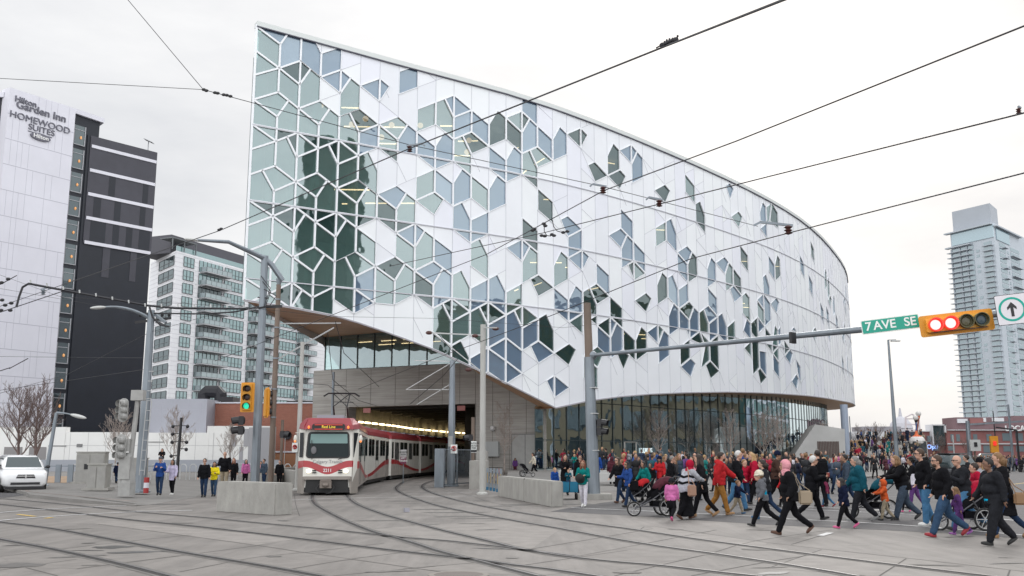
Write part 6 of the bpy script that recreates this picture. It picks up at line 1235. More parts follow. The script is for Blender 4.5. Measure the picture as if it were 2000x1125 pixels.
# far cars at the right
def farcar(px, py, Y, col, label, rz=0, L_=4.5, hgt=1.7, zt=None):
    p = at(px, py, Y); t = thing('parked_car', label, 'car', (p.x, Y, .0), rz); loft([csec(-2.2, .78, .32, .75), csec(-2.0, .9, .28, .95), csec(2.0, .9, .3, 1.0), csec(2.2, .85, .35, .9)], col, 'body', t); loft([csec(-1.4, .8, .9, 1.02, .05, .75), csec(-.7, .85, .9, hgt - .1, .1, .65), csec(1.3, .85, .9, hgt, .1, .65), csec(2.0, .85, .9, 1.2, .1, .75)], VG, 'windows', t)
    q = MB(); q.box(0, .3, hgt, 1.25, 1.7, .06); q.build('roof', col, t); q = MB()
    for sx in (-1, 1):
        for y in (-1.4, 1.4): q.cyl((sx * .7, y, .33), (sx * .93, y, .33), .33, n=14)
    q.build('wheels', M('tyre_black'), t); q = MB()
    for sx in (-1, 1): q.ell((sx * .65, -2.12, .72), (.15, .08, .08), 8, 6)
    q.build('headlights', M('headlight_glass'), t)
farcar(1866, 902, 62, M('car_silver_dark', (.05, .05, .055), .25, coat=.6), 'dark sport utility car facing the camera behind the man in a black hooded coat', 0, 4.6, 1.85)
farcar(1850, 897, 82, M('car_black', (.02, .02, .02), .25, coat=.6), 'black car beyond the dark sport utility car', .1); farcar(1905, 893, 170, M('car_silver', (.45, .46, .48), .3), 'far silver car before the brick row', 1.3); farcar(1930, 893, 172, M('car_white', (.7, .7, .7), .3), 'far white car before the brick row', 1.4, hgt=2.1)
# ================================================================ overhead wires
def wire(label, pts, r, cat='wire', sag=0., mat=None, n=5, nm='overhead_wire', group='overhead wires'):
    P = [at(x, y, Y) for x, y, Y in pts]; out = []
    for a, b_ in zip(P[:-1], P[1:]):
        for k in range(8): t = k / 8; p = a.lerp(b_, t); p.z -= sag * 4 * t * (1 - t); out.append(p)
    out.append(P[-1]); t_ = thing(nm, label, cat, out[len(out) // 2], group=group); o = out[len(out) // 2].copy(); q = MB(); q.tube([p - o for p in out], r, n); q.build('strand', mat or WIR, t_); return t_
wire('thick wire rising to the upper right from the middle of the library past the pigeons', [(-40, 612, 55), (430, 450, 34), (800, 290, 24), (1300, 90, 14), (1560, -12, 9)], .016)
wire('wire from above the tunnel mouth to the top right corner', [(420, 705, 46), (950, 497, 34), (1180, 372, 25), (1440, 275, 18), (2040, 35, 12)], .014)
wire('wire passing the four insulators towards the right edge', [(760, 520, 44), (1060, 455, 32), (1290, 398, 25), (1500, 345, 20), (2050, 208, 13)], .014)
wire('lowest long wire crossing from the train roof to the right edge', [(700, 760, 52), (850, 700, 44), (1080, 615, 34), (1350, 505, 27), (1540, 455, 22), (2050, 325, 15)], .014)
wire('straight wire dropping across the facade from the upper left', [(240, -12, 30), (397, 175, 30)], .012)
wire('thin level wire entering at the left above the hotel', [(-20, 152, 30), (397, 175, 30)], .010)
wire('wire from the strainer insulator down across the whole facade', [(397, 175, 30), (640, 240, 32), (800, 283, 33), (1180, 365, 36), (1480, 442, 40)], .013)
wire('upper thin span wire across the left of the facade', [(480, 600, 42), (640, 618, 44), (860, 622, 48), (1100, 640, 52), (1240, 625, 54)], .008)
wire('thin wire from the grey pole to the hotel black wing', [(0, 768, 60), (130, 732, 55), (300, 645, 44)], .012)
wire('level thin wire in front of the hotel base', [(-20, 696, 60), (150, 698, 55), (280, 699, 44)], .010)
wire('lower slanting thin wire in front of the hotel base', [(-20, 765, 62), (120, 745, 55), (280, 722, 44)], .012)
wire('thin wire sloping over the black wing', [(-20, 560, 50), (270, 610, 44)], .008); wire('thin wire from the pole over the apartment block', [(290, 650, 43), (400, 618, 42), (485, 603, 41)], .008)
wire('very thin wire at the far left', [(-20, 530, 50), (120, 580, 46), (485, 600, 41)], .008)
# the fat insulated feeder cable
wire('fat black feeder cable arching from the left edge to the grey poles', [(32, 600, 41), (37, 580, 41), (44, 561, 41), (56, 554, 41), (120, 566, 41), (180, 577, 41), (290, 597, 41), (345, 602, 41), (485, 603, 41)], .05, sag=0.0)
wire('second fat cable between the two grey poles', [(300, 612, 42), (400, 613, 42), (460, 609, 42), (500, 600, 42)], .035)
wire('drooping cable loop at the left grey pole', [(292, 600, 42), (298, 620, 42), (312, 634, 42), (330, 638, 42)], .045)
def clips(): 
    for i in range(14):
        x = 60 + i * 32; y = 555 + (x - 56) * .205 if x < 290 else 602 + (x - 345) * .01 + 1; p = at(x, y - 3, 40.95); q = MB(); q.bar((p.x, p.y, p.z), (p.x - .03, p.y, p.z + .14), .05, .05); o = q.build('cable_clip', GAL2, None); o['label'] = 'small metal clip on the fat black feeder cable'; o['category'] = 'clip'; o['group'] = 'clips on the feeder cable'
clips()
def hanger(label, px, py, Y, L_=1.1, flip=1, mat=None, s_=1.):
    p = at(px, py, Y); t = thing('wire_insulator', label, 'insulator', p, group='insulators on the overhead wires'); q = MB()
    q.lathe([(.03, 0), (.11, .03), (.05, .07), (.11, .11), (.05, .15), (.11, .19), (.04, .24)], n=10); q.v = [(a * s_, b_ * s_, c * s_) for a, b_, c in q.v]; q.build('insulator', INS if mat is None else mat, t); q = MB(); q.bar((.12 * s_ * flip, 0, .24 * s_), (-L_ * flip * .8, 0, .33 * s_), .05 * s_, .06 * s_); q.bar((-L_ * flip * .8, 0, .33 * s_), (-L_ * flip, 0, .24 * s_), .04 * s_, .05 * s_); q.build('steady_arm', GAL, t)
hanger('insulator with a short arm, lowest left on the facade wires', 800, 297, 24.3, .4, -1, s_=.7); hanger('insulator with a short arm above the middle of the facade', 1178, 378, 25, .35, 1, s_=.8)
hanger('insulator with a short arm right of the middle of the facade', 1288, 404, 25, .35, 1, s_=.8); hanger('insulator with the long bent steady arm before the right of the facade', 1540, 458, 22, .8, 1, s_=.9); hanger('insulator on the wire at the upper right edge', 1990, 222, 13.6, .0, 1, s_=.36)
def beads(label, P, Y, r=.06):
    t = thing('strain_insulator', label, 'insulator', at(*P[0], Y), group='insulators on the overhead wires'); q = MB(); o = at(*P[0], Y)
    for x, y in P: q.ell(at(x, y, Y) - o, (r * 1.5, r, r), 8, 6)
    q.build('beads', BLKM, t)
beads('strain insulator where three wires meet above the hotel', [(398, 175), (403, 177)], 30, .05); beads('pair of dark strain insulators left of the facade tip', [(420, 181), (425, 182), (437, 185), (443, 186), (450, 188)], 30.2, .05); beads('small insulator on the wire over the apartment block', [(428, 449), (432, 447)], 34, .05)
beads('cluster of dark connectors where the wires cross the facade', [(1040, 450), (1044, 447), (1062, 437), (1065, 441), (1058, 460), (1064, 461), (1078, 458), (1082, 460), (1100, 454), (1108, 452)], 31, .05)
for i, pp_ in enumerate([[(1063, 441), (1063, 452), (1068, 460), (1076, 461)], [(1079, 430), (1081, 442), (1088, 451), (1098, 454)]]): wire(['left curved jumper cable at the wire crossing', 'right curved jumper cable at the wire crossing'][i], [(x, y, 31) for x, y in pp_], .015)
beads('insulators hanging at the left edge', [(3, 552), (16, 545), (4, 586), (10, 596), (22, 592), (2, 606), (20, 606)], 40, .07)
for i, pp_ in enumerate([[(0, 556), (33, 538)], [(0, 610), (30, 600), (122, 569)], [(18, 720), (55, 700)], [(-5, 726), (20, 718)]]): wire(['short dark bracket wire at the left edge', 'wire from the left edge cluster rising to the feeder cable', 'short crossing wire before the hotel base', 'wire stub at the left edge before the hotel base'][i], [(x, y, 41) for x, y in pp_], .02)
hanger('insulator on its arm before the hotel slab', 84, 576, 42, .25, -1, GAL)
# pigeons on the wire
for i in range(6):
    x = 1294 + i * 5.2; y = 94 - i * 2.05 - 1.5; p = at(x, y, 14.15 - i * .06); q = MB(); q.ell((0, 0, .035), (.05, .035, .045), 8, 6); q.ell((.035, 0, .085), (.02, .018, .022), 6, 5); q.bar((-.03, 0, .03), (-.10, 0, -.005), .03, .012); q.cyl((0, 0, -.01), (0, 0, .02), .006, n=4); o = q.build('pigeon', M('bird_black', (.015, .015, .02), .7), None, smooth=True); o.location = p; o.rotation_euler = (0, 0, R.uniform(-1, 1)); tag(o, 'dark small bird perched in the tight row on the thick upper wire', 'bird', 'birds on the wire')
# catenary over the train
wire('contact wire leading into the tunnel mouth above the train', [(640, 650, 50), (650, 742, 60), (700, 782, 78), (760, 800, 90)], .02); wire('messenger wire hanging from the bracket before the clerestory', [(655, 628, 46), (664, 660, 50), (672, 690, 55), (740, 755, 72)], .02); wire('thin wire from the bracket to the tunnel mouth', [(560, 745, 47), (640, 752, 55), (700, 795, 78)], .015)
wire('slack registration wire near the slim concrete pole', [(858, 655, 44), (895, 700, 44), (865, 735, 46), (800, 790, 50)], .015)
# ================================================================ light rail train
tr = thing('train', 'red and white light rail train coming out of the tunnel under the library', 'train')
TW_ = M('train_white', (.66, .65, .60), .35, coat=.3, var=.05, vs=1.5); TR_ = M('train_red', (.36, .015, .022), .35, coat=.4); TRR = M('train_roof_red', (.27, .025, .035), .4, coat=.2, var=.1, vs=2); TG_ = M('train_grey', (.27, .245, .22), .5, var=.12, vs=1.5); TK_ = M('train_black', (.012, .012, .013), .5)
TGL = glassmat('train_glass', (.010, .014, .015), .02, 0, wob=.05); TLN = M('train_line', (.16, .15, .14), .6)
def tmat(P0, P1):
    P0 = Vector(P0); P1 = Vector(P1); d = (P1 - P0).normalized(); return Matrix.Translation((P0.x, P0.y, 0)) @ Matrix.Rotation(atan2(d.y, d.x) - pi / 2, 4, 'Z'), (P1 - P0).length
def bandz(u): return 1.47 - .83 * (.5 - .5 * cos(2 * pi * max(0, min(23.5, u - .5)) / 23.5))
def bandw(u): return .14 + .20 * abs((max(0, min(1, u / 24.)) * 2) - 1)
def section(idx, P0, P1, u0, cab, wheels_at):
    m, L_ = tmat(P0, P1); HW = 1.32
    def B(mb, name, mat, smooth=False, par=tr): mb.v = [tuple(m @ Vector(v)) for v in mb.v]; return mb.build(name, mat, par, smooth)
    y0 = .0
    # body shell
    q = MB()
    def ring_(y, w_, zb_, zs, off=0): return [(-w_, y, zb_), (w_, y, zb_), (w_, y, zs), (w_ - .06, y, zs + .12), (-w_ + .06, y, zs + .12), (-w_, y, zs)]
    secs = [ring_(y, HW, .34, 2.85) for y in ([.5] if cab else [.02]) + [L_ / 2, L_]]
    if cab: secs = [[(-1.06, .0, .34), (1.06, .0, .34), (1.02, .18, 2.85), (.96, .22, 2.97), (-.96, .22, 2.97), (-1.02, .18, 2.85)]] + secs
    n = 6; vs = [v for s_ in secs for v in s_]
    q.add(vs, [(i * n + j, i * n + (j + 1) % n, (i + 1) * n + (j + 1) % n, (i + 1) * n + j) for i in range(len(secs) - 1) for j in range(n)] + [tuple(range(n - 1, -1, -1)), tuple((len(secs) - 1) * n + j for j in range(n))])
    B(q, 'body', TW_)
    # roof
    q = MB(); rs = [[(-HW - .02, y, 2.9), (HW + .02, y, 2.9), (HW - .02, y, 3.12), (HW - .28, y, 3.38), (-HW + .28, y, 3.38), (-HW + .02, y, 3.12)] for y in (([.55] if cab else [.0]) + [L_])]
    if cab: rs = [[(-1.08, -.04, 2.86), (1.08, -.04, 2.86), (1.05, -.02, 3.05), (.9, .18, 3.36), (-.9, .18, 3.36), (-1.05, -.02, 3.05)]] + rs
    vs = [v for s_ in rs for v in s_]; q.add(vs, [(i * n + j, i * n + (j + 1) % n, (i + 1) * n + (j + 1) % n, (i + 1) * n + j) for i in range(len(rs) - 1) for j in range(n)] + [tuple(range(n - 1, -1, -1)), tuple((len(rs) - 1) * n + j for j in range(n))])
    ro = B(q, 'roof', TRR)
    q = MB()
    for k in range(3): y = 1.6 + k * (L_ - 3.2) / 2; q.bbox(-.6, .6, y - .8, y + .8, 3.36, 3.52)
    q.v = [tuple(m @ Vector(v)) for v in q.v]; split(q, 'roof_unit', M('roof_unit_grey', (.3, .32, .36), .6), ro)
    # band and grey skirt on both sides
    for sx in (-1, 1):
        q = MB(); g2 = MB(); vs = []; vg = []; n_ = 28; ys = .5 if cab else .02
        for i in range(n_ + 1):
            y = ys + (L_ - ys) * i / n_; u = u0 + y; zb_ = bandz(u); wv = bandw(u)
            vs += [(sx * (HW + .006), y, zb_ - wv), (sx * (HW + .006), y, zb_)]; vg += [(sx * (HW + .004), y, .335), (sx * (HW + .004), y, zb_ - wv)]
        fs = [(2 * i, 2 * i + 1, 2 * i + 3, 2 * i + 2) for i in range(n_)]; q.add(vs, fs); g2.add(vg, fs); B(q, 'red_wave', TR_); B(g2, 'grey_skirt', TG_)
        q = MB(); x = sx * (HW + .012)
        wins = [(3.75, 5.0), (5.25, 6.5), (9.15, 10.3), (10.55, 11.7)] if cab else [(.4, 1.5), (1.75, 2.9), (6.0, 7.2), (7.45, 8.7), (L_ - 1.0, L_ - .3)]
        doors = [1.75, 7.25] if cab else [3.6, 9.2]
        for a, b_ in wins:
            if b_ < L_: q = MB(); q.prism([(x_, z_) for x_, z_ in rrect(b_ - a, .98, .12)], 0, .01, face_frame((x, (a + b_) / 2, 2.2), (sx, 0, 0))); B(q, 'window', TGL)
        for dd in doors:
            if dd + 1.5 < L_:
                q = MB()
                for k in range(4): q.prism(rrect(.2, 1.25, .07), 0, .01, face_frame((x, dd + .22 + k * .36, 2.05), (sx, 0, 0)))
                do = B(q, 'door_glass', TGL); q = MB()
                for k in (0, 2, 4): q.box(x, dd + .02 + k * .36, 1.55, .012, .02, 2.3)
                B(q, 'door_joint', TLN, par=do)
        if cab: q = MB(); q.prism(rrect(.52, 1.15, .08), 0, .01, face_frame((x - sx * .0, .95, 2.1), (sx, 0, 0))); B(q, 'cab_window', TGL)
    # under floor and bogies
    q = MB(); q.bbox(-1.15, 1.15, 1.0 if cab else .1, L_ - .1, .12, .4); B(q, 'underframe', TK_)
    for wy in wheels_at:
        for sx in (-1, 1): q = MB(); q.cyl((sx * .66, wy - .9, .34), (sx * .80, wy - .9, .34), .34, n=16); q.cyl((sx * .66, wy + .9, .34), (sx * .80, wy + .9, .34), .34, n=16); B(q, 'wheel', TK_)
    if not cab or True:   # bellows at the rear end
        q = MB()
        for k in range(5): q.bbox(-1.12 + .06 * (k % 2), 1.12 - .06 * (k % 2), L_ + k * .16, L_ + .16 + k * .16, .45, 3.0)
        B(q, 'bellows', M('bellows_black', (.03, .03, .032), .8))
    return m, L_, B
def cabfront(m, B):
    def fz(z): return .18 * max(0, (z - .34)) / 2.51
    q = MB(); fm = lambda x, z, o=0.: (x, fz(z) - o, z)
    # windscreen: frame then glass
    def quad(x0, x1, z0, z1, o, r_=.12, taper=0.):
        P = []
        w_, h_ = x1 - x0, z1 - z0
        for a, c_ in rrect(w_, h_, r_, 4): z = (z0 + z1) / 2 + c_; x = (x0 + x1) / 2 + a * (1 - taper * (z - z0) / h_); P.append((x, fz(z) - o, z))
        return P
    def plate(P, th, mat, nm): q = MB(); n = len(P); q.add(P + [(x, y + th, z) for x, y, z in P], [tuple(range(n))] + [(i, n + i, n + (i + 1) % n, (i + 1) % n) for i in range(n)]); return B(q, nm, mat)
    plate(quad(-.97, .97, 1.60, 2.76, .02, .16, .07), .02, TK_, 'windscreen_seal'); ws_ = plate(quad(-.90, .90, 1.66, 2.70, .03, .12, .07), .01, TGL, 'windscreen')
    plate(quad(-.80, .84, 2.25, 2.66, .034, .03, .03), .003, M('sun_blind', (.19, .30, .29), .6), 'sun_blind')
    q = MB(); q.ell((-.62, .02, 1.95), (.12, .04, .17), 10, 8); q.build if False else None; B(q, 'driver_seat_back', M('seat_grey', (.16, .16, .17), .8))
    for sx in (-1, 1): q = MB(); q.bar((sx * .72 - .28 * (1 if sx > 0 else -.1), fz(1.6) - .05, 1.55), (sx * .62 + .1 * sx, fz(1.7) - .06, 1.64 + (.75 if sx < 0 else 0)), .03, .03); B(q, 'wiper', TK_)
    # destination display
    plate(quad(-.72, .72, 2.83, 3.10, .27, .1), .2, TK_, 'display_case'); 
    for z in (2.875, 3.065): q = MB(); q.box(0, fz(3) - .29, z - .01, 1.22, .03, .03); B(q, 'display_red_edge', M('display_red', (.5, .05, .04), .4, emit=.25, ecol=(.8, .05, .03)))
    txt('Red Line', .17, .003, False, M('display_amber', (.5, .35, .03), emit=.8, ecol=(.7, .5, .05)), 'display_text', tr, m @ face_frame((0, fz(3) - .285, 2.965), (0, -1, 0)))
    for sx in (-1, 1): q = MB(); q.ell((sx * .86, fz(2.9) - .26, 2.95), (.05, .04, .07), 8, 6); B(q, 'marker_light', M('amber_marker', (.8, .2, .04), emit=.7, ecol=(1, .25, .05)))
    # front red V band and grey bumper
    n = 20; vs = []; vg = []
    for i in range(n + 1):
        x = -1.06 + 2.12 * i / n; c_ = (.5 + .5 * cos(pi * x / 1.06)) ** 1.3; zt_ = 1.50 - .27 * c_; zb_ = 1.22 - .32 * c_; vs += [(x, fz(zb_) - .006, zb_), (x, fz(zt_) - .006, zt_)]; vg += [(x, fz(.8) - .004, .80), (x, fz(zb_) - .004, zb_)]
    fs = [(2 * i, 2 * i + 1, 2 * i + 3, 2 * i + 2) for i in range(n)]; q = MB(); q.add(vs, fs); B(q, 'red_wave', TR_); q = MB()
    q.add(vg, fs); B(q, 'lower_front', TW_)
    for sx in (-1, 1):   # chamfered corners
        def cpt(z, t): a = Vector((sx * 1.06, fz(z), z)); b_ = Vector((sx * 1.32, .5, z)); p = a.lerp(b_, t); return (p.x + sx * .004, p.y - .004, z)
        q = MB(); q.add([cpt(1.22, 0), cpt(1.14, 1), cpt(1.47, 1), cpt(1.50, 0)], [(0, 1, 2, 3)]); B(q, 'red_wave', TR_)
        q = MB(); q.add([cpt(.34, 0), cpt(.34, 1), cpt(1.14, 1), cpt(1.22, 0)], [(0, 1, 2, 3)]); q.add([(sx * 1.06, .0, .08), (sx * 1.32, .5, .08), (sx * 1.32, .5, .36), (sx * 1.06, .0, .36)], [(0, 1, 2, 3)]); B(q, 'grey_skirt', TG_)
        q = MB(); q.add([cpt(1.64, .16), cpt(1.64, .84), cpt(2.72, .84), cpt(2.72, .16)], [(0, 1, 2, 3)]); B(q, 'corner_window', M('corner_glass', (.015, .018, .022), .35, spec=.25))
        q = MB(); q.bar((sx * 1.2, .1, 2.75), (sx * 1.42, -.1, 2.7), .03, .03); q.ell((sx * 1.42, -.12, 2.45), (.08, .1, .17), 8, 6); mo = B(q, 'mirror', TW_); q = MB(); q.ell((sx * 1.42, -.2, 2.33), (.05, .04, .05), 8, 6); B(q, 'mirror_lamp', M('amber_marker'), par=mo)
        q = MB(); q.ell((sx * .80, -.01, 1.04), (.12, .06, .095), 12, 8); B(q, 'headlight', M('headlight_on', (1, .97, .85), emit=.7, ecol=(1, .93, .75)))
        q = MB(); q.box(sx * .56, -.02, 1.07, .18, .03, .05); q.box(sx * .56, -.02, .98, .18, .03, .05); B(q, 'vent_slot', TK_)
    q = MB(); q.bbox(-1.02, 1.02, -.14, .1, .68, .82); B(q, 'bumper', TG_)
    q = MB(); q.add([(-.96, -.012, .12), (.96, -.012, .12), (.90, -.012, .69), (-.90, -.012, .69)], [(0, 1, 2, 3)]); q.bbox(-.95, .95, .0, .9, .12, .34); B(q, 'underbody_shade_plate', TK_)  # black plate and box stand in for the shade under the cab front
    q = MB()
    for sx in (-1, 1): q.add([(sx * 1.06, -.005, .36), (sx * 1.06, -.005, .8), (sx * .92, -.005, .8), (sx * 1.0, -.005, .08), (sx * 1.06, -.005, .08)], [(0, 1, 2, 3, 4)])
    B(q, 'skirt_corner', TG_)
    q = MB(); q.bbox(-.28, .22, -.42, .2, .32, .62); q.bbox(-.26, .2, -.44, .0, .62, .70); q.ell((-.03, -.44, .45), (.15, .1, .1), 10, 8); B(q, 'coupler', M('coupler_metal', (.2, .17, .15), .5, metal=.4))
    q = MB(); q.tube([(.22, -.3, .55), (.34, -.35, .35), (.2, -.4, .12), (.0, -.4, .1)], .025, 5); q.tube([(-.3, -.3, .5), (-.45, -.35, .3), (-.3, -.38, .12)], .025, 5); B(q, 'hose', TK_)
    txt('Calgary Transit', .21, .003, False, M('text_grey', (.26, .26, .27), .5), 'operator_name', tr, m @ face_frame((0, fz(1.48) - .03, 1.45), (0, -1, 0)))
    txt('2211', .19, .003, True, M('letter_white'), 'fleet_number', tr, m @ face_frame((0, fz(1.08) - .016, 1.07), (0, -1, 0)))
C_ = [(-8.12, 43.3), (-9.55, 55.8), (-9.65, 56.7), (-9.85, 68.0), (-9.85, 68.7), (-8.95, 80.5), (-8.85, 81.4), (-7.6, 93.2), (-7.5, 93.9), (-5.0, 105.6), (-4.7, 106.5), (-1.0, 117.2)]
m, L_, B = section(0, C_[0], C_[1], 0, True, [2.2, L_ - 1 if False else 10.6]); cabfront(m, B)
# pantograph
q = MB(); zp = 5.0; y = 8.5; q.bar((-.5, y + .9, 3.5), (.5, y + .9, 3.5), .1, .1); q.bar((-.5, y - .3, 3.5), (.5, y - .3, 3.5), .1, .1)
for sx in (-1, 1): q.cyl((sx * .35, y + .8, 3.55), (sx * .35, y - .7, 4.25), .04, n=6); q.cyl((sx * .35, y - .7, 4.25), (sx * .45, y + .3, zp), .035, n=6); q.cyl((-.35 * sx, y - .7, 4.25), (.45 * sx, y + .3, zp), .025, n=5)
q.tube([(-.95, y + .3, zp - .16), (-.7, y + .3, zp), (.7, y + .3, zp), (.95, y + .3, zp - .16)], .045, 6); q.tube([(-.7, y + .1, zp), (.7, y + .1, zp)], .03, 6); B(q, 'pantograph', TK_)
section(1, C_[2], C_[3], 13.1, False, [9.8]); section(2, C_[4], C_[5], 0, True, [2.2, 10.6]); section(3, C_[6], C_[7], 12.6, False, [9.8]); section(4, C_[8], C_[9], 0, True, [2.2]); section(5, C_[10], C_[11], 12.6, False, [9.0])
# ================================================================ people
SKIN = [M('skin_light', (.50, .29, .21), .55), M('skin_mid', (.34, .19, .125), .55), M('skin_brown', (.19, .10, .065), .55)]
HAIRC = {'black': (.012, .01, .01), 'brown': (.055, .030, .018), 'dark': (.025, .016, .012), 'blond': (.38, .24, .11), 'white': (.55, .54, .52), 'grey': (.2, .19, .18), 'red': (.16, .045, .02), 'light': (.2, .11, .05)}
def hairm(k): return M('hair_' + k, HAIRC[k], .6, bump=.6, bs=60)
CL = {'black': (.007, .007, .009), 'charcoal': (.017, .018, .022), 'navy': (.007, .011, .032), 'blue': (.02, .06, .22), 'royal': (.015, .06, .26), 'teal': (.004, .16, .15), 'dteal': (.008, .07, .10), 'red': (.42, .02, .025), 'crimson': (.36, .01, .035), 'pink': (.50, .14, .33), 'maroon': (.075, .02, .03), 'brown': (.06, .032, .025), 'grey': (.12, .125, .14), 'lgrey': (.32, .33, .36), 'orange': (.52, .09, .025), 'tan': (.30, .14, .035), 'jeans': (.035, .07, .13), 'ljeans': (.06, .16, .29), 'djeans': (.018, .035, .075), 'white': (.62, .60, .66), 'cream': (.6, .55, .45), 'yellow': (.75, .62, .02), 'purple': (.11, .045, .17), 'slate': (.05, .07, .10), 'khaki': (.3, .25, .18), 'lilac': (.50, .46, .62), 'cyan': (.0, .32, .52), 'plaid': (.18, .03, .07), 'rose': (.62, .28, .32)}
def cloth(k): return M('fabric_' + k, CL[k], .85, var=.22, vs=9, bump=.6, bs=38, spec=.12)
def remesh(o, vx, disp=0., ds=.12, sm=3):
    r = o.modifiers.new('r', 'REMESH'); r.mode = 'VOXEL'; r.voxel_size = vx; r.use_smooth_shade = True
    s_ = o.modifiers.new('s', 'SMOOTH'); s_.factor = .5; s_.iterations = sm
    if disp:
        tx = bpy.data.textures.get('folds%g' % ds)
        if tx is None: tx = bpy.data.textures.new('folds%g' % ds, 'CLOUDS'); tx.noise_scale = ds; tx.noise_depth = 2
        d = o.modifiers.new('d', 'DISPLACE'); d.texture = tx; d.strength = disp; d.mid_level = .5; d.texture_coords = 'GLOBAL'
def cap_(mb, pts, rs, n=10):
    """tapered limb with round ends"""
    pts = [Vector(p) for p in pts]; mb.tube(pts, rs, n)
    for p, r in zip(pts, rs): mb.ell(p, r * .99, n, 6)
def hand(mb, w_, d, side, s, grip=False):
    """palm, four fingers and a thumb; d = direction the hand points"""
    d = Vector(d).normalized(); up = Vector((0, 0, 1)) if abs(d.z) < .8 else Vector((1, 0, 0)); l = d.cross(up).normalized() * side; n = d.cross(l).normalized()
    w_ = Vector(w_); c = w_ + d * .045 * s; m3 = Matrix((d, l, n)).transposed(); mb.ell(c, (.052 * s, .040 * s, .020 * s), 10, 8, m3)
    for k, (o, L_) in enumerate(((-.030, .062), (-.010, .072), (.010, .068), (.029, .052))):
        a = w_ + d * .078 * s + l * o * s; b_ = a + (d * (.9 if not grip else .3) + n * (.35 if not grip else .9)).normalized() * L_ * .55 * s; c_ = b_ + (d * (.7 if not grip else -.5) + n * .7).normalized() * L_ * .5 * s; mb.tube([a, b_, c_], [.0100 * s, .0095 * s, .008 * s], 6)
    a = w_ + d * .02 * s - l * .034 * s; b_ = a + (d * .6 - l * .6 + n * .3).normalized() * .04 * s; c_ = b_ + (d * .8 + n * .4).normalized() * .03 * s; mb.tube([a, b_, c_], [.013 * s, .011 * s, .009 * s], 6)
def person(px, foot, top, yaw, jk, tr_, label, skin=0, hair='brown', hs='short', stride=.35, arms='walk', coat=0, shoes='black', z=0., build=1., child=False, hat=None, near=True, group=None, puff=False, skirt=None, hood=None, extra=None, phase=1, Y=None, X=None, bend=0., H=None, lift=0):
    if X is None:
        p = gp(px, foot, z) if Y is None else at(px, foot, Y); X, Yp = p.x, p.y
    else: Yp = Y
    Hh = (zat(top, Yp) - z) if H is None else H
    t = thing('person', label, 'person', (X, Yp, z + lift), radians(yaw), group)
    s = Hh / 1.75; hsc = s * (1.30 if child else 1.06); W_ = build * (1.08 if child else 1.)
    def V3(x, y, z_): return Vector((x * s, y * s * 1.0, z_ * s))
    # legs
    th_, sh_ = .44, .43; legs = []; a = stride
    for side, sg in ((1, phase), (-1, -phase)):
        hip = V3(0, side * .095 * W_, .92)
        t1 = a * sg * (1.0 if sg > 0 else .75); kb = (.06 + .12 * a) if sg > 0 else (.12 + .95 * a)
        kn = hip + V3(sin(t1) * th_, 0, -cos(t1) * th_); t2 = t1 - kb; an = kn + V3(sin(t2) * sh_, 0, -cos(t2) * sh_); fa = (t2 * .9 if sg < 0 else max(0, t1 * .45)) if a > .1 else 0
        legs.append((side, sg, hip, kn, an, fa))
    low = min(min(l[4].z - .075 * s, l[4].z - .06 * s + sin(l[5]) * .17 * s if l[5] < 0 else 9) for l in legs); dz = -low
    legs = [(a_, b_, h_ + Vector((0, 0, dz)), k_ + Vector((0, 0, dz)), n_ + Vector((0, 0, dz)), f_) for a_, b_, h_, k_, n_, f_ in legs]
    D = Vector((0, 0, dz)); 
    lean = .05 + .12 * a + bend; R_ = Matrix.Rotation(lean, 3, 'Y'); piv = V3(0, 0, .95) + D
    def T_(x, y, z_): return R_ @ (V3(x, y, z_) + D - piv) + piv
    top_z = T_(0, 0, 1.75).z; 
    # arms
    armp = []
    for side, sg in ((1, -phase), (-1, phase)):
        sh = T_(0, side * .175 * W_, 1.405)
        if arms == 'walk': u, f = a * 1.0 * sg, a * 1.0 * sg + .35
        elif arms == 'stand': u, f = .05, .25
        elif arms == 'push': u, f = .75, 1.35
        elif arms == 'phone': u, f = .35, 2.0
        elif arms == 'cup': u, f = .25, 1.75
        elif arms == 'pockets': u, f = -.25, .55
        elif arms == 'up': u, f = 1.6, 2.7
        elif arms == 'reach': u, f = (.7, 1.0) if side == 1 else (a * sg, a * sg + .3)
        elif arms == 'mixed': u, f = (.3, 1.6) if side == -1 else (.1, .4)
        else: u, f = .05, .3
        inn = -.10 * side if arms in ('phone', 'cup', 'push') else .02 * side
        el = sh + V3(sin(u) * .27, side * .055, -cos(u) * .27); wr = el + V3(sin(f) * .235, inn, -cos(f) * .235); armp.append((side, sh, el, wr, (wr - el).normalized()))
    head = T_(.035, 0, 1.625); 
    if child: head = T_(.03, 0, 1.58)
    # body: one continuous skin surface
    q = MB(); hr = hsc
    q.ell(head + Vector((0, 0, .018 * hr)), (.096 * hr, .076 * hr, .105 * hr), 16, 12); q.ell(head + Vector((.018, 0, -.06)) * hr, (.068 * hr, .056 * hr, .062 * hr), 12, 8)
    q.ell(head + Vector((.097, 0, -.018)) * hr, (.020 * hr, .012 * hr, .022 * hr), 6, 5); q.ell(head + Vector((.083, 0, -.055)) * hr, (.014 * hr, .024 * hr, .010 * hr), 6, 5)
    for sd_ in (-1, 1): q.ell(head + Vector((-.005, sd_ * .078, -.01)) * hr, (.018 * hr, .010 * hr, .028 * hr), 6, 5)
    cap_(q, [head + Vector((-.01, 0, -.08)) * hr, T_(0, 0, 1.40)], [.047 * s, .055 * s])
    cap_(q, [T_(0, 0, 1.36), T_(0, 0, 1.2), T_(0, 0, 1.0)], [.10 * s, .105 * s, .10 * s])
    cap_(q, [T_(0, .15, 1.385), T_(0, -.15, 1.385)], [.05 * s, .05 * s])
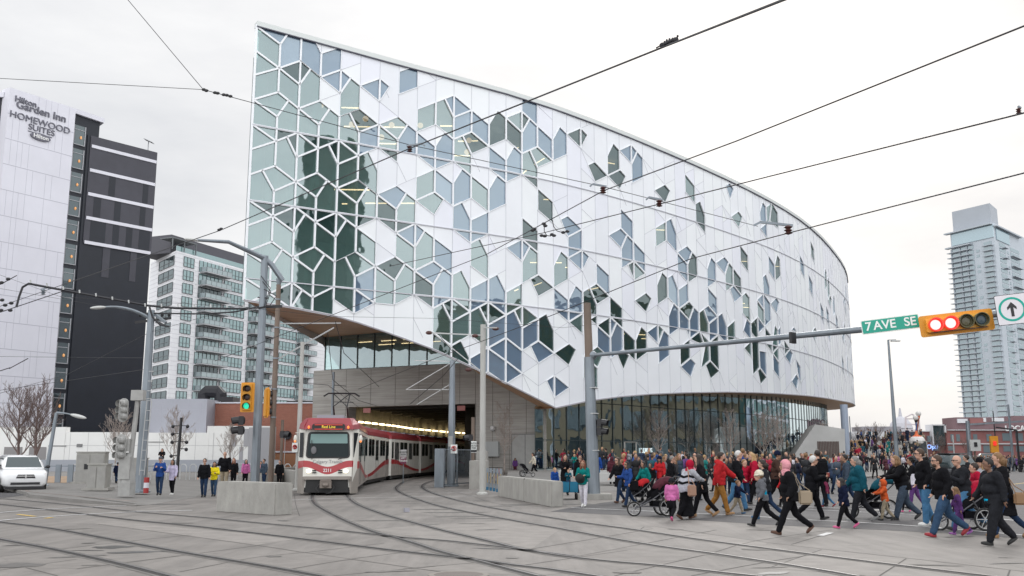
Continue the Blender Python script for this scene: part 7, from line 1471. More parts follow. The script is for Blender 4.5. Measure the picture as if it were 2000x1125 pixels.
    for side, sh, el, wr, d in armp: cap_(q, [sh, el, wr], [.044 * s, .036 * s, .025 * s]); hand(q, wr, d, side, s * (1.0 if not child else 1.05), arms in ('push', 'cup', 'phone'))
    for side, sg, hip, kn, an, fa in legs: cap_(q, [hip, kn, an], [.075 * s, .05 * s, .036 * s])
    bo = q.build('body', SKIN[skin], t, smooth=True); remesh(bo, .0115 if near else .016, sm=2)
    q = MB()
    for sd_ in (-1, 1): q.ell(head + Vector((.087, sd_ * .032, .018)) * hr, .010 * hr, 6, 5)
    q.build('eyes', M('eye_dark', (.02, .015, .012), .3), t)
    if extra and 'glasses' in extra:
        q = MB(); 
        for sd_ in (-1, 1): q.ell(head + Vector((.095, sd_ * .034, .015)) * hr, (.006 * hr, .027 * hr, .020 * hr), 8, 6); q.bar(head + Vector((.09, sd_ * .06, .02)) * hr, head + Vector((0, sd_ * .082, .015)) * hr, .006, .010)
        q.build('glasses', BLKM, t)
    # jacket
    q = MB(); B_ = W_; th = .026 + (.022 if puff else 0)
    q.ell(T_(.0, 0, 1.30), ((.118 + th) * s * B_, (.175 + th) * s * B_, .15 * s), 14, 10); q.ell(T_(.01, 0, 1.12), ((.125 + th) * s * B_ * (1.12 if build > 1.1 else 1), (.155 + th) * s * B_, .17 * s), 14, 10); q.ell(T_(0, 0, .96), ((.125 + th) * s * B_, (.168 + th) * s * B_, .14 * s), 14, 10); q.lathe([((.128 + th) * s * B_, -.05 * s), ((.118 + th) * s * B_, .12 * s)], T_(0, 0, .87), 14, Matrix.Translation(T_(0, 0, .87)) @ Matrix.Diagonal((1, 1.3, 1, 1)) @ Matrix.Translation(-T_(0, 0, .87)))
    q.ell(T_(-.005, 0, 1.44), (.075 * s, .085 * s, .05 * s), 12, 8)
    for side, sh, el, wr, d in armp: cap_(q, [sh + V3(0, -.01 * side, -.01), el, wr - d * .01 * s], [(.066 + th) * s * min(B_, 1.2), (.052 + th) * s, (.040 + th * .7) * s])
    if coat:
        zc_ = .92 - coat; q.lathe([((.16 + coat * .10) * s * B_, zc_ * s + dz), (.155 * s * B_, .9 * s + dz), (.12 * s * B_, 1.1 * s + dz)], n=16); q.v = q.v
    jo = q.build('jacket' if not coat else 'coat', cloth(jk), t, smooth=True); remesh(jo, .017 if near else .024, .028 if not puff else .02, .10)
    if puff:   # quilting rings
        q = MB()
        for k in range(7): zz = .95 + k * .07; ring(q, T_(0, 0, zz), .0 + (.178 + th) * s * B_ * (.98 if k < 5 else .9), .009 * s, (0, 0, 1), 18, 4)
        q.v = [(T_(0, 0, 1.1).x + (x - T_(0, 0, 1.1).x) * .76, y, z_) for x, y, z_ in q.v]; q.build('quilting', cloth(jk), t, smooth=True)
    # trousers or skirt
    q = MB(); q.ell(V3(0, 0, .93) + D, (.125 * s * B_, .165 * s * B_, .13 * s), 14, 10)
    for side, sg, hip, kn, an, fa in legs: cap_(q, [hip, hip.lerp(kn, .5), kn, kn.lerp(an, .55), an + V3(0, 0, .03)], [.10 * s * B_, .094 * s * B_, .075 * s * B_, .066 * s * B_, .062 * s * (1.15 if build > 1.05 else 1)])
    to = q.build('trousers', cloth(tr_), t, smooth=True); remesh(to, .017 if near else .024, .022, .10)
    if skirt: q = MB(); q.lathe([(.24 * s, .10 * s), (.20 * s, .5 * s), (.165 * s, .95 * s), (.13 * s, 1.02 * s)], (0, 0, 0), 18); o = q.build('skirt', cloth(skirt), t, smooth=True); remesh(o, .02, .05, .15)
    for side, sg, hip, kn, an, fa in legs:
        q = MB(); m3 = Matrix.Rotation(-fa if fa > 0 else -fa, 3, 'Y'); h_ = an + m3 @ V3(.055, 0, -.035)
        q.ell(h_, (.135 * s, .047 * s, .042 * s), 12, 8, m3); q.ell(an + m3 @ V3(-.01, 0, -.01), (.06 * s, .045 * s, .06 * s), 10, 8, m3); q.ell(h_ + m3 @ V3(0, 0, -.022), (.138 * s, .05 * s, .018 * s), 12, 6, m3)
        so_ = q.build('shoe', M('shoe_' + shoes, {'black': (.015, .015, .015), 'brown': (.08, .035, .02), 'white': (.7, .7, .68), 'red': (.28, .02, .03), 'pink': (.6, .1, .25), 'grey': (.2, .2, .2), 'blue': (.03, .1, .2), 'purple': (.3, .1, .35), 'tan': (.33, .19, .09)}[shoes], .6), t, smooth=True)
    # hair, hats
    if hat or hs != 'bald':
        q = MB(); hm_ = hairm(hair)
        q.ell(head + Vector((-.018, 0, .035)) * hr, (.102 * hr, .088 * hr, .103 * hr), 16, 10)
        if hs in ('long', 'pony', 'bob'):
            L_ = {'long': .36, 'pony': .10, 'bob': .15}[hs]; cap_(q, [head + Vector((-.06, 0, -.02)) * hr, head + Vector((-.085, 0, -L_ * .5)) * hr, head + Vector((-.095, 0, -L_)) * hr], [.085 * hr, .075 * hr, .045 * hr])
            if hs != 'pony':
                for sd_ in (-1, 1): cap_(q, [head + Vector((-.01, sd_ * .07, -.01)) * hr, head + Vector((.0, sd_ * .085, -L_ * .8)) * hr], [.035 * hr, .03 * hr])
        if hs == 'pony': cap_(q, [head + Vector((-.1, 0, .03)) * hr, head + Vector((-.16, 0, -.03)) * hr, head + Vector((-.15, 0, -.16)) * hr], [.03 * hr, .035 * hr, .015 * hr])
        if hs == 'curly':
            r5 = random.Random(int(px)); 
            for k in range(26): a_ = r5.uniform(0, 2 * pi); b_ = r5.uniform(-.6, 1.4); q.ell(head + Vector((-.04 + .10 * cos(a_) * cos(b_), .11 * sin(a_) * cos(b_), .03 + .10 * sin(b_))) * hr, .035 * hr, 6, 5)
        # keep the face clear
        ho = q.build('hair', hm_, t, smooth=True)
        me = ho.data; fx = head.x + .045 * hr
        bm = bmesh.new(); bm.from_mesh(me)
        for v in bm.verts:
            if v.co.x > fx and v.co.z < head.z + .055 * hr: v.co.x = fx - .01 * hr
        bm.to_mesh(me); bm.free()
    if hat:
        kind, col = hat; q = MB()
        if kind == 'beanie': q.ell(head + Vector((-.012, 0, .055)) * hr, (.112 * hr, .098 * hr, .105 * hr), 16, 10); ring(q, head + Vector((-.005, 0, .035)) * hr, .101 * hr, .022 * hr, (.15, 0, 1), 18, 6)
        elif kind == 'cap': q.ell(head + Vector((-.01, 0, .055)) * hr, (.108 * hr, .092 * hr, .085 * hr), 16, 10); q.ell(head + Vector((.13, 0, .055)) * hr, (.08 * hr, .07 * hr, .010 * hr), 12, 6)
        elif kind == 'scarf':
            q.ell(head + Vector((-.028, 0, .025)) * hr, (.125 * hr, .108 * hr, .135 * hr), 16, 12); cap_(q, [head + Vector((-.02, 0, -.09)) * hr, T_(0, 0, 1.40)], [.098 * hr, .125 * s]); fx = head.x + .062 * hr
            q.v = [((fx if (x > fx and z_ > head.z - .085 * hr and z_ < head.z + .075 * hr) else x), y, z_) for x, y, z_ in q.v]
        elif kind == 'hood': q.ell(head + Vector((-.035, 0, .03)) * hr, (.135 * hr, .115 * hr, .145 * hr), 16, 12); cap_(q, [head + Vector((-.03, 0, -.09)) * hr, T_(0, 0, 1.40)], [.10 * hr, .12 * s]); fx = head.x + .05 * hr; q.v = [((fx if (x > fx and z_ > head.z - .09 * hr and z_ < head.z + .07 * hr) else x), y, z_) for x, y, z_ in q.v]
        o = q.build({'beanie': 'knit_hat', 'cap': 'cap', 'scarf': 'headscarf', 'hood': 'hood'}[kind], cloth(col), t, smooth=True)
    if hood: q = MB(); q.ell(T_(-.10, 0, 1.45), (.085 * s, .12 * s, .085 * s), 12, 8); q.build('hood', cloth(hood), t, smooth=True)
    t['_s'] = s
    pts = {'head': head, 'chest': T_(0, 0, 1.3), 'back': T_(-.16, 0, 1.22), 'hip': T_(0, 0, .95), 'hands': [a_[3] + a_[4] * .08 * s for a_ in armp], 's': s, 'obj': t, 'T': T_}
    del t['_s']
    return pts
def wmat(pt): t = pt['obj']; return Matrix.Translation(t.location) @ Matrix.Rotation(t.rotation_euler.z, 4, 'Z')
def bagat(pt, off, size, mat, label, nm='handbag', strap=None, cat='bag'):
    m = wmat(pt); loc = m @ Vector(off); t = thing(nm, label, cat, loc, pt['obj'].rotation_euler.z); q = MB(); q.box(0, 0, 0, *size); bm = bmesh.new(); o = q.build('bag_body', mat, t, smooth=False); bm.from_mesh(o.data); bmesh.ops.remove_doubles(bm, verts=bm.verts, dist=1e-4); bmesh.ops.bevel(bm, geom=bm.edges[:], offset=min(size) * .3, segments=3, affect='EDGES'); bm.to_mesh(o.data); bm.free()
    if strap is not None:
        e = (m @ Vector(strap)) - loc; rz = -pt['obj'].rotation_euler.z; e = Matrix.Rotation(rz, 3, 'Z') @ e; q = MB()
        for sd_ in (-1, 1): q.tube([(sd_ * size[0] * .35, 0, size[2] * .5), Vector((sd_ * size[0] * .2, 0, 0)).lerp(e, .55), e], .011, 5)
        q.build('strap', mat, t)
    return t
G1 = 'people walking over the crossing'; G2 = 'people standing on the plaza'; G3 = 'people on the left pavement'
# --- left pavement
p = person(310, 967.8, 893, -80, 'blue', 'djeans', 'man in a blue vest carrying a small child on his shoulders', hair='dark', hat=('cap', 'grey'), z=.13, stride=.2, arms='phone', group=G3)
q_ = person(308, 0, 0, -80, 'black', 'white', 'small child with pigtails riding on the shoulders of the man in the blue vest', hair='black', hs='bob', child=True, X=p['obj'].location.x - .0, Y=p['obj'].location.y + .10, z=.13 + 1.06, H=.80, stride=.05, arms='push', group=G3)
person(335, 966.5, 899, -100, 'lilac', 'black', 'woman in a long pale grey cardigan and black leggings beside the man carrying a child', skin=1, hair='black', hs='bob', z=.13, stride=.12, arms='mixed', coat=.22, shoes='white', group=G3)
person(397, 971.5, 897, -85, 'black', 'djeans', 'man in an open black jacket over a white shirt left of the woman in yellow', hair='dark', z=.0, stride=.15, arms='stand', extra='glasses', group=G3)
person(416.5, 970, 903, -85, 'yellow', 'jeans', 'woman in a bright yellow jacket holding a camera', skin=1, hair='black', hs='bob', z=.0, stride=.18, arms='cup', group=G3)
person(437, 957, 884, -90, 'black', 'khaki', 'tall bald man in a black sweater and khaki trousers behind the woman in yellow', hs='bald', z=.0, stride=.12, arms='mixed', build=1.15, group=G3)
person(455, 953, 896, -90, 'black', 'black', 'woman in black with red hair just right of the bald man', hair='red', hs='long', z=.0, stride=.1, arms='stand', group=G3)
person(227, 944, 903, 100, 'navy', 'djeans', 'person with a dark backpack seen from behind near the grey cabinets', hair='dark', z=.13, stride=.3, group=G3, near=False)
person(240, 953, 902, 150, 'maroon', 'jeans', 'person in maroon half hidden behind the rail signal mast', hair='brown', z=.13, stride=.33, group=G3, near=False)
person(478, 950, 898, -60, 'pink', 'black', 'person in pink with long dark hair behind the grey pole', hair='black', hs='long', stride=.1, arms='stand', group=G3, near=False)
person(508, 945, 901, -90, 'rose', 'black', 'child in pale pink behind the left concrete block', hair='dark', child=True, hs='bob', stride=.1, arms='stand', group=G3, near=False)
person(515, 952, 897, -120, 'slate', 'djeans', 'man in a dark green and yellow jacket between the two signal poles', hair='dark', stride=.1, arms='stand', group=G3, near=False)
person(545, 952, 899, -90, 'black', 'black', 'person in black hidden behind the thin rust brown post', hair='dark', stride=.1, arms='stand', group=G3, near=False)
# --- beside the tunnel wall
person(1043, 929, 884, 190, 'cream', 'black', 'woman in a cream jacket walking past the grey metal door', hair='dark', hs='pony', z=.28, stride=.35, shoes='white', group=G2, near=False)
person(1006, 926, 895, -80, 'purple', 'maroon', 'small girl in purple beside the slender bare tree', skin=1, hair='black', hs='bob', z=.28, stride=.12, child=True, arms='stand', group=G2, near=False)
# --- wagon family
person(1083, 966, 914, -60, 'royal', 'djeans', 'blond boy in a blue jacket behind the end of the right concrete block', hair='blond', child=True, stride=.2, arms='stand', group=G1)
person(1103.5, 968, 889.5, -80, 'black', 'black', 'woman in a long black coat behind the blue wagon', hair='brown', hs='long', stride=.15, arms='push', coat=.42, group=G1)
p = person(1134, 972.7, 890.5, -95, 'black', 'djeans', 'man in dark sunglasses carrying a toddler on his back', hair='brown', stride=.2, arms='stand', extra='glasses', group=G1)
person(1120, 0, 0, -95, 'teal', 'jeans', 'blond toddler in a teal jacket riding on the back of the man in sunglasses', hair='blond', child=True, X=p['obj'].location.x - .22, Y=p['obj'].location.y + .22, z=1.05, H=.72, stride=.05, arms='push', group=G1)
p = person(1140, 990.5, 900.5, -105, 'teal', 'white', 'woman with red hair in a teal jacket and white jeans holding a black hat', skin=1, hair='red', hs='long', stride=.22, arms='cup', shoes='white', group=G1)
h_ = wmat(p) @ p['hands'][1]; q = MB(); q.lathe([(.17, 0), (.17, .012), (.09, .02), (.085, .10), (0, .11)], n=18); o = q.build('hat', M('felt_black', (.012, .012, .012), .9), None, smooth=True); o.location = h_ + Vector((.03, -.10, -.12)); o.rotation_euler = (radians(70), 0, .3); tag(o, 'round black hat held by the red haired woman in teal', 'hat')
p = person(1166, 949, 884, 60, 'royal', 'ljeans', 'man in a blue coat with a black backpack behind the grey signal mast', hair='dark', stride=.1, arms='stand', z=.05, group=G2)
bagat(p, p['T'](-.2, 0, 1.2), (.18, .3, .42), cloth('black'), 'black backpack on the man in blue behind the signal mast', 'backpack')
person(1196, 949, 893.6, 95, 'maroon', 'black', 'person in a maroon puffer coat with the hood up seen from behind', hat=('hood', 'maroon'), stride=.08, arms='pockets', coat=.15, puff=True, z=.05, shoes='white', group=G2)
# --- crossing, from left to right
person(1210, 983, 893.6, -140, 'black', 'djeans', 'tall woman with glasses in a long black coat left of the woman in bright blue', hair='brown', hs='long', stride=.3, arms='walk', coat=.3, shoes='brown', extra='glasses', group=G1)
p = person(1229, 991, 900.7, -150, 'blue', 'djeans', 'woman in a bright blue coat and sunglasses stepping onto the crossing', skin=1, hair='black', hs='long', stride=.33, arms='mixed', coat=.12, shoes='black', extra='glasses', group=G1)
bagat(p, (-.02, .27, .72), (.32, .12, .34), cloth('black'), 'large black tote bag hanging from the woman in bright blue', strap=(0, .2, 1.3))
person(1250, 962, 893, -110, 'charcoal', 'black', 'man in a dark jacket behind the red stroller', skin=1, hair='black', stride=.2, arms='push', group=G1)
person(1261, 981, 900.7, -150, 'teal', 'black', 'woman in an open teal jacket over a red top', skin=1, hair='black', hs='long', stride=.35, arms='walk', group=G1)
person(1273, 966, 905, -130, 'black', 'black', 'short woman in black behind the woman in teal', skin=1, hair='black', hs='long', stride=.25, arms='walk', group=G1)
person(1278, 950, 897, -60, 'blue', 'djeans', 'child in a bright blue cap further back on the crossing', hat=('cap', 'royal'), child=True, stride=.2, group=G1, near=False)
p = person(1291, 966, 892, -120, 'red', 'black', 'woman in a red coat with dark hair holding a pale paper bag', skin=1, hair='black', hs='long', stride=.25, arms='mixed', coat=.2, hat=('beanie', 'navy'), group=G1)
person(1311, 976, 891, -20, 'black', 'black', 'grey haired man with glasses in a black quilted coat', hair='grey', stride=.3, arms='stand', coat=.15, extra='glasses', build=1.12, group=G1)
p = person(1312.6, 1017, 933.5, 65, 'pink', 'black', 'little girl in a pink jacket and black skirt beside the jogging stroller', skin=1, hair='black', hat=('beanie', 'charcoal'), child=True, stride=.35, arms='stand', shoes='pink', coat=.0, skirt=None, group=G1)
q = MB(); s = p['s']; q.lathe([(.21 * s, .52 * s), (.15 * s, .98 * s)], n=14); o = q.build('skirt', cloth('black'), p['obj'], smooth=True)
p = person(1341, 1014.6, 898.5, 25, 'lgrey', 'black', 'woman in a red headscarf and striped grey shawl pushing the jogging stroller', skin=1, stride=.3, arms='push', hat=('scarf', 'crimson'), hs='bald', skirt='black', shoes='brown', bend=.18, build=1.18, group=G1)
q = MB(); T2 = p['T']; s = p['s']
def shawl(mb, zs, T2, s, w0):
    n = 20; vs = []
    for z_, kx, ky in zs:
        for j in range(n): a = 2 * pi * j / n; c_ = T2(0, 0, z_); vs.append(c_ + Vector((kx * s * cos(a), ky * s * sin(a), .02 * s * sin(a * 5))))
    mb.add(vs, [(i * n + j, i * n + (j + 1) % n, (i + 1) * n + (j + 1) % n, (i + 1) * n + j) for i in range(len(zs) - 1) for j in range(n)])
shawl(q, [(1.46, .10, .11), (1.38, .17, .22), (1.2, .21, .29), (1.02, .22, .31), (.84, .23, .31), (.80, .21, .29)], T2, s, 0); q.build('shawl', M('shawl_grey', (.38, .39, .44), .9, var=.2, vs=20), p['obj'], smooth=True)
for z_, w_ in ((1.27, .205), (1.08, .225)):
    q = MB(); shawl(q, [(z_ + .035, w_ - .0, w_ * 1.36), (z_ - .035, w_ + .012, w_ * 1.41)], T2, s, 0); q.build('shawl_stripe', cloth('black'), p['obj'], smooth=True)
bagat(p, (-.05, -.36, .78), (.26, .10, .3), M('bag_tan', (.34, .20, .14), .6), 'tan shoulder bag of the woman in the striped shawl', strap=(.0, -.1, 1.4))
person(1326, 962, 887, -60, 'slate', 'djeans', 'woman with light brown hair further back between the shawl and the grey haired man', hair='light', hs='long', stride=.2, group=G1)
person(1353, 968, 893, -110, 'charcoal', 'djeans', 'dark haired woman in profile behind the striped shawl', hair='dark', hs='pony', stride=.2, group=G1)
person(1358, 955, 886, -90, 'black', 'black', 'bald man with glasses further back above the striped shawl', hs='bald', extra='glasses', stride=.1, group=G1, near=False)
person(1361, 978, 901, -70, 'rose', 'djeans', 'girl in a pink scarf between the shawl and the woman with blond hair ends', hair='brown', hs='long', stride=.2, group=G1)
person(1373.5, 1009.5, 888, 160, 'black', 'black', 'woman in a long black cardigan with blond tips on long dark hair', hair='dark', hs='long', stride=.32, coat=.25, shoes='tan', group=G1)
p = person(1407, 1006, 883.6, -15, 'red', 'tan', 'bearded man in a red puffer jacket and mustard trousers', hair='dark', stride=.3, arms='reach', puff=True, shoes='tan', phase=-1, build=1.08, group=G1)
q = MB(); h_ = p['head']; q.ell(h_ + Vector((.045, 0, -.075)), (.06, .058, .05), 10, 8); q.build('beard', hairm('dark'), p['obj'], smooth=True)
q = MB(); T2 = p['T']; q.ell(T2(-.07, 0, 1.47), (.10, .14, .08), 12, 8); q.build('hood', cloth('red'), p['obj'], smooth=True)
person(1441, 999, 881, -25, 'black', 'ljeans', 'white haired man in an open black jacket over a teal shirt', hair='white', stride=.3, arms='walk', build=1.12, coat=.05, group=G1)
person(1441, 1004, 937.7, -30, 'navy', 'khaki', 'small boy in a navy jacket and blue boots holding hands with the man in red', hair='light', child=True, stride=.31, arms='reach', shoes='blue', group=G1)
p = person(1453, 962, 877, 60, 'royal', 'jeans', 'man with a blue backpack behind the white haired man', hair='light', stride=.1, arms='stand', group=G1)
bagat(p, p['T'](-.2, 0, 1.22), (.2, .32, .45), cloth('royal'), 'bright blue backpack behind the white haired man', 'backpack')
person(1455, 985, 898, -70, 'crimson', 'djeans', 'boy in a red jacket right behind the white haired man', hair='light', child=True, stride=.2, group=G1)
person(1478, 985, 886, 175, 'crimson', 'black', 'woman with pale blond hair in a raspberry red puffer coat', hair='blond', hs='long', stride=.3, arms='mixed', coat=.25, puff=True, group=G1)
person(1470, 968, 884, -100, 'charcoal', 'black', 'blond woman further back to the left of the raspberry red coat', hair='blond', hs='long', stride=.1, group=G1, near=False)
p = person(1492, 1028, 916.5, 170, 'grey', 'black', 'boy in a pale knit hat with a grey and cyan jacket and red striped trousers', hair='light', hat=('beanie', 'cream'), child=True, stride=.44, arms='pockets', shoes='black', hood='grey', group=G1, build=1.1)
q = MB(); T2 = p['T']; s = p['s']
for sd_ in (1, -1): q.ell(T2(-.02, sd_ * .15, 1.06), (.115 * s, .05 * s, .15 * s), 10, 8)
q.build('cyan_panel', cloth('cyan'), p['obj'], smooth=True)
person(1499, 1014, 896.4, 165, 'charcoal', 'djeans', 'woman with a dark bun in a grey cardigan behind the boy in the knit hat', hair='dark', hs='pony', stride=.38, arms='pockets', shoes='blue', group=G1)
p = person(1518, 985, 882, -20, 'brown', 'black', 'tall man in a brown jacket and dark knit hat', skin=1, hair='black', hat=('beanie', 'navy'), stride=.3, build=1.15, group=G1)
person(1532, 990, 921, 170, 'red', 'black', 'child in a bright red jacket half hidden behind the woman in the pink headscarf', hair='dark', child=True, stride=.3, group=G1)
p = person(1546.7, 1044, 896.4, 178, 'black', 'black', 'woman in a pink headscarf and long black puffer coat striding left', skin=1, hat=('scarf', 'rose'), hs='bald', stride=.44, arms='pockets', coat=.12, puff=True, shoes='brown', build=1.12, group=G1)
bagat(p, (-.30, .12, .80), (.30, .12, .30), M('bag_beige', (.30, .24, .17), .7), 'beige handbag behind the woman in the pink headscarf', strap=(-.05, .15, 1.35))
p = person(1588, 1015.5, 889, -5, 'black', 'black', 'white haired man with glasses in a dark coat holding a red paper cup', hair='white', stride=.38, arms='cup', extra='glasses', build=1.15, coat=.08, group=G1)
h_ = wmat(p) @ p['hands'][1]; q = MB(); q.lathe([(.032, -.05), (.042, .06), (.044, .065), (.03, .07)], n=14); o = q.build('paper_cup', M('cup_red', (.25, .04, .03), .5), None); o.location = h_ + Vector((.03, 0, .03)); tag(o, 'dark red paper cup in the hands of the white haired man', 'cup')
p = person(1604, 990, 880.5, 100, 'black', 'black', 'man in black with a large black backpack behind the man with the cup', hair='dark', stride=.1, arms='stand', build=1.1, group=G1)
bagat(p, p['T'](-.2, 0, 1.18), (.22, .34, .48), cloth('black'), 'large black backpack behind the man with the cup', 'backpack')
person(1616, 990, 931, 160, 'plaid', 'ljeans', 'small child in a plaid maroon coat behind the man with the cup', hair='dark', child=True, stride=.35, coat=.15, shoes='red', group=G1)
person(1651.5, 1032, 932, 178, 'navy', 'black', 'girl in a dark navy hooded coat and pink shoes', hair='black', hs='bob', child=True, stride=.38, arms='pockets', coat=.15, shoes='pink', group=G1, hood='navy')
person(1659.5, 990, 888.5, 170, 'slate', 'djeans', 'man in a slate blue jacket behind the woman in the quilted teal jacket', skin=1, hair='black', stride=.25, arms='stand', group=G1)
p = person(1683, 1019, 891, 172, 'dteal', 'charcoal', 'woman in a quilted dark teal jacket seen from behind with one hand back', hair='grey', hs='pony', stride=.35, arms='walk', puff=True, shoes='grey', build=1.2, group=G1)
person(1731, 1017, 938, 175, 'orange', 'khaki', 'toddler in an orange hooded jacket standing on the stroller', hat=('hood', 'orange'), hs='bald', child=True, stride=.3, arms='push', group=G1)
person(1768, 1015.5, 887.5, 180, 'black', 'slate', 'woman with a light brown bob in a black top pushing the black stroller', hair='light', hs='bob', stride=.38, arms='push', build=1.28, bend=.12, group=G1)
p = person(1789, 995, 894, 160, 'black', 'purple', 'woman with black curly hair holding up a phone', skin=1, hair='black', hs='curly', stride=.25, arms='phone', group=G1)
h_ = wmat(p) @ p['hands'][0]; q = MB(); q.box(0, 0, 0, .01, .075, .15); o = q.build('phone', BLKM, None); o.location = h_; o.rotation_euler = (0, .4, 2.8); tag(o, 'phone held up by the curly haired woman', 'phone')
bagat(p, (.0, .24, .95), (.22, .06, .36), cloth('white'), 'pale cloth bag hanging beside the curly haired woman', 'tote_bag')
person(1769, 1000, 950, 175, 'purple', 'black', 'child in dark purple with pink shoes behind the woman with the light brown bob', hair='dark', child=True, stride=.31, shoes='pink', group=G1)
person(1812, 1028, 879.5, 178, 'black', 'ljeans', 'tall man in a black jacket and light blue jeans', hair='brown', stride=.12, arms='pockets', extra='glasses', shoes='white', build=1.15, group=G1)
p = person(1849, 1048.7, 885.4, 180, 'black', 'jeans', 'striding man with glasses in a black jacket, blue jeans and red running shoes', hair='brown', stride=.44, arms='pockets', extra='glasses', shoes='red', build=1.18, group=G1)
q = MB(); h_ = p['head']; q.ell(h_ + Vector((.04, 0, -.075)), (.06, .058, .05), 10, 8); q.build('beard', hairm('brown'), p['obj'], smooth=True)
person(1888, 1036, 886, 178, 'charcoal', 'ljeans', 'balding man with dark glasses in a grey hooded coat and light jeans', hs='bald', stride=.44, arms='phone', extra='glasses', build=1.22, hood='black', group=G1)
person(1876, 1045, 951, 165, 'purple', 'purple', 'girl with long fair hair in a purple dress beside the red stroller', hair='light', hs='long', child=True, stride=.31, shoes='purple', group=G1)
person(1898, 980, 890, 150, 'charcoal', 'black', 'dark haired man further back behind the balding man', hair='dark', stride=.2, group=G1)
person(1923, 1010, 896, -130, 'lgrey', 'black', 'blond woman in a black knit hat and grey shawl behind the stroller handle', hair='blond', hs='long', hat=('beanie', 'black'), stride=.25, coat=.1, group=G1)
p = person(1951, 1066, 895, 180, 'charcoal', 'charcoal', 'heavy man in a dark grey jacket over a blue shirt walking left in front', skin=2, hair='black', stride=.32, arms='walk', shoes='black', build=1.36, group=G1)
q = MB(); T2 = p['T']; s = p['s']; c_ = T2(0, 0, .90); q.lathe([(.205 * s, -.045 * s), (.21 * s, .03 * s)], c_, 18); q.build('shirt_hem', cloth('cyan'), p['obj'], smooth=True)
p = person(1970, 1050.7, 882.5, 172, 'black', 'djeans', 'woman with blond hair tied up in a long black coat at the right edge', hair='light', hs='pony', stride=.38, arms='stand', coat=.45, shoes='tan', group=G1)
bagat(p, (-.22, .25, .82), (.28, .12, .26), M('bag_brown', (.24, .14, .07), .6), 'brown handbag of the blond woman at the right edge', strap=(0, .2, 1.3))
p = person(1915, 1018, 905, 170, 'crimson', 'black', 'small child in red behind the stroller seat', child=True, hair='dark', stride=.2, group=G1)
# ---- strollers, wagon
def stroller(loc, rz, col, label, s=1., big=True, seatc='black'):
    t = thing('stroller', label, 'stroller', loc, rz, 'strollers on the crossing'); F_ = M('stroller_frame', (.10, .10, .11), .4, metal=.6)
    for nm_, x, y, r in (('front_wheel', .62, 0, .16 if not big else .19), ('rear_wheel', -.22, .27, .24), ('rear_wheel', -.22, -.27, .24)):
        q = MB(); ring(q, (x * s, y * s, r * s), r * s * .92, .022 * s, (0, 1, 0), 24, 6); wh = q.build(nm_, M('tyre_black'), t); q = MB(); ring(q, (x * s, y * s, r * s), r * s * .78, .010 * s, (0, 1, 0), 20, 5)
        for k in range(6): a = k * pi / 3; q.bar((x * s, y * s, r * s), (x * s + r * s * .8 * cos(a), y * s, r * s + r * s * .8 * sin(a)), .012, .012)
        q.build('rim', M('rim_pale', (.5, .5, .5), .4, metal=.5), wh)
    q = MB()
    for sd_ in (-1, 1):
        q.tube([(.62 * s, sd_ * .06 * s, .19 * s), (.2 * s, sd_ * .2 * s, .42 * s), (-.25 * s, sd_ * .24 * s, .72 * s), (-.58 * s, sd_ * .24 * s, 1.02 * s)], .016 * s, 6); q.tube([(-.22 * s, sd_ * .26 * s, .24 * s), (.0, sd_ * .24 * s, .62 * s)], .016 * s, 6); q.bar((-.22 * s, sd_ * .25 * s, .24 * s), (.45 * s, sd_ * .1 * s, .26 * s), .025, .025)
    q.cyl((-.22 * s, -.27 * s, .24 * s), (-.22 * s, .27 * s, .24 * s), .012, n=6); q.build('frame', F_, t)
    q = MB(); q.cyl((-.58 * s, -.25 * s, 1.02 * s), (-.58 * s, .25 * s, 1.02 * s), .022 * s, n=8); q.build('handle', BLKM, t)
    q = MB(); vs = []; prof = [(.38, .30), (.30, .36), (.22, .44), (.0, .45), (-.12, .60), (-.30, .92)]
    for x, z in prof: vs += [(x * s, -.2 * s, z * s), (x * s, .2 * s, z * s)]
    q.add(vs, [(2 * i, 2 * i + 1, 2 * i + 3, 2 * i + 2) for i in range(5)]); 
    for sd_ in (-1, 1): q.add([(x * s, sd_ * .2 * s, z * s) for x, z in ((.22, .44), (.0, .45), (-.12, .60), (-.30, .92), (-.05, .78), (.2, .62))], [tuple(range(6))])
    q.box(-.05 * s, 0, .33 * s, .4 * s, .34 * s, .14 * s); q.build('seat', cloth(seatc), t)
    q = MB(); vs = []; n = 7
    for i in range(n): 
        a = radians(15 + 95 * i / (n - 1)); 
        for j in range(7): b_ = -pi / 2 + pi * j / 6; vs.append(((-.30 + .42 * cos(a) * (.65 + .35 * cos(b_))) * s, .22 * sin(b_) * s, (.62 + .42 * sin(a) * (.55 + .45 * cos(b_))) * s))
    q.add(vs, [(i * 7 + j, i * 7 + j + 1, (i + 1) * 7 + j + 1, (i + 1) * 7 + j) for i in range(n - 1) for j in range(6)]); o = q.build('canopy', cloth(col), t, smooth=True); sm_ = o.modifiers.new('s', 'SOLIDIFY'); sm_.thickness = .012
    return t
c = gp(1283, 1008); stroller((c.x, c.y, 0), radians(188), 'maroon', 'dark jogging stroller with a maroon canopy pushed by the woman in the striped shawl', 1.08)
c = gp(1249, 982); stroller((c.x, c.y, 0), radians(-150), 'red', 'small stroller with a red canopy beside the woman in bright blue', .85, False)
c = gp(1712, 1012); stroller((c.x, c.y, 0), radians(180), 'dteal', 'black stroller with dark teal lining next to the toddler in orange', 1.1)
c = gp(1893, 1036); stroller((c.x, c.y, 0), radians(183), 'crimson', 'black stroller with a red canopy between the man in red shoes and the heavy man', 1.1)
wg_ = gp(1110.5, 975); t = thing('pull_wagon', 'blue fabric pull wagon with a small child sitting in it', 'wagon', wg_, radians(-90)); k = wg_.y / 1925; q = MB()
q.bbox(-.40, .45, -.33, .33, .28, .33)
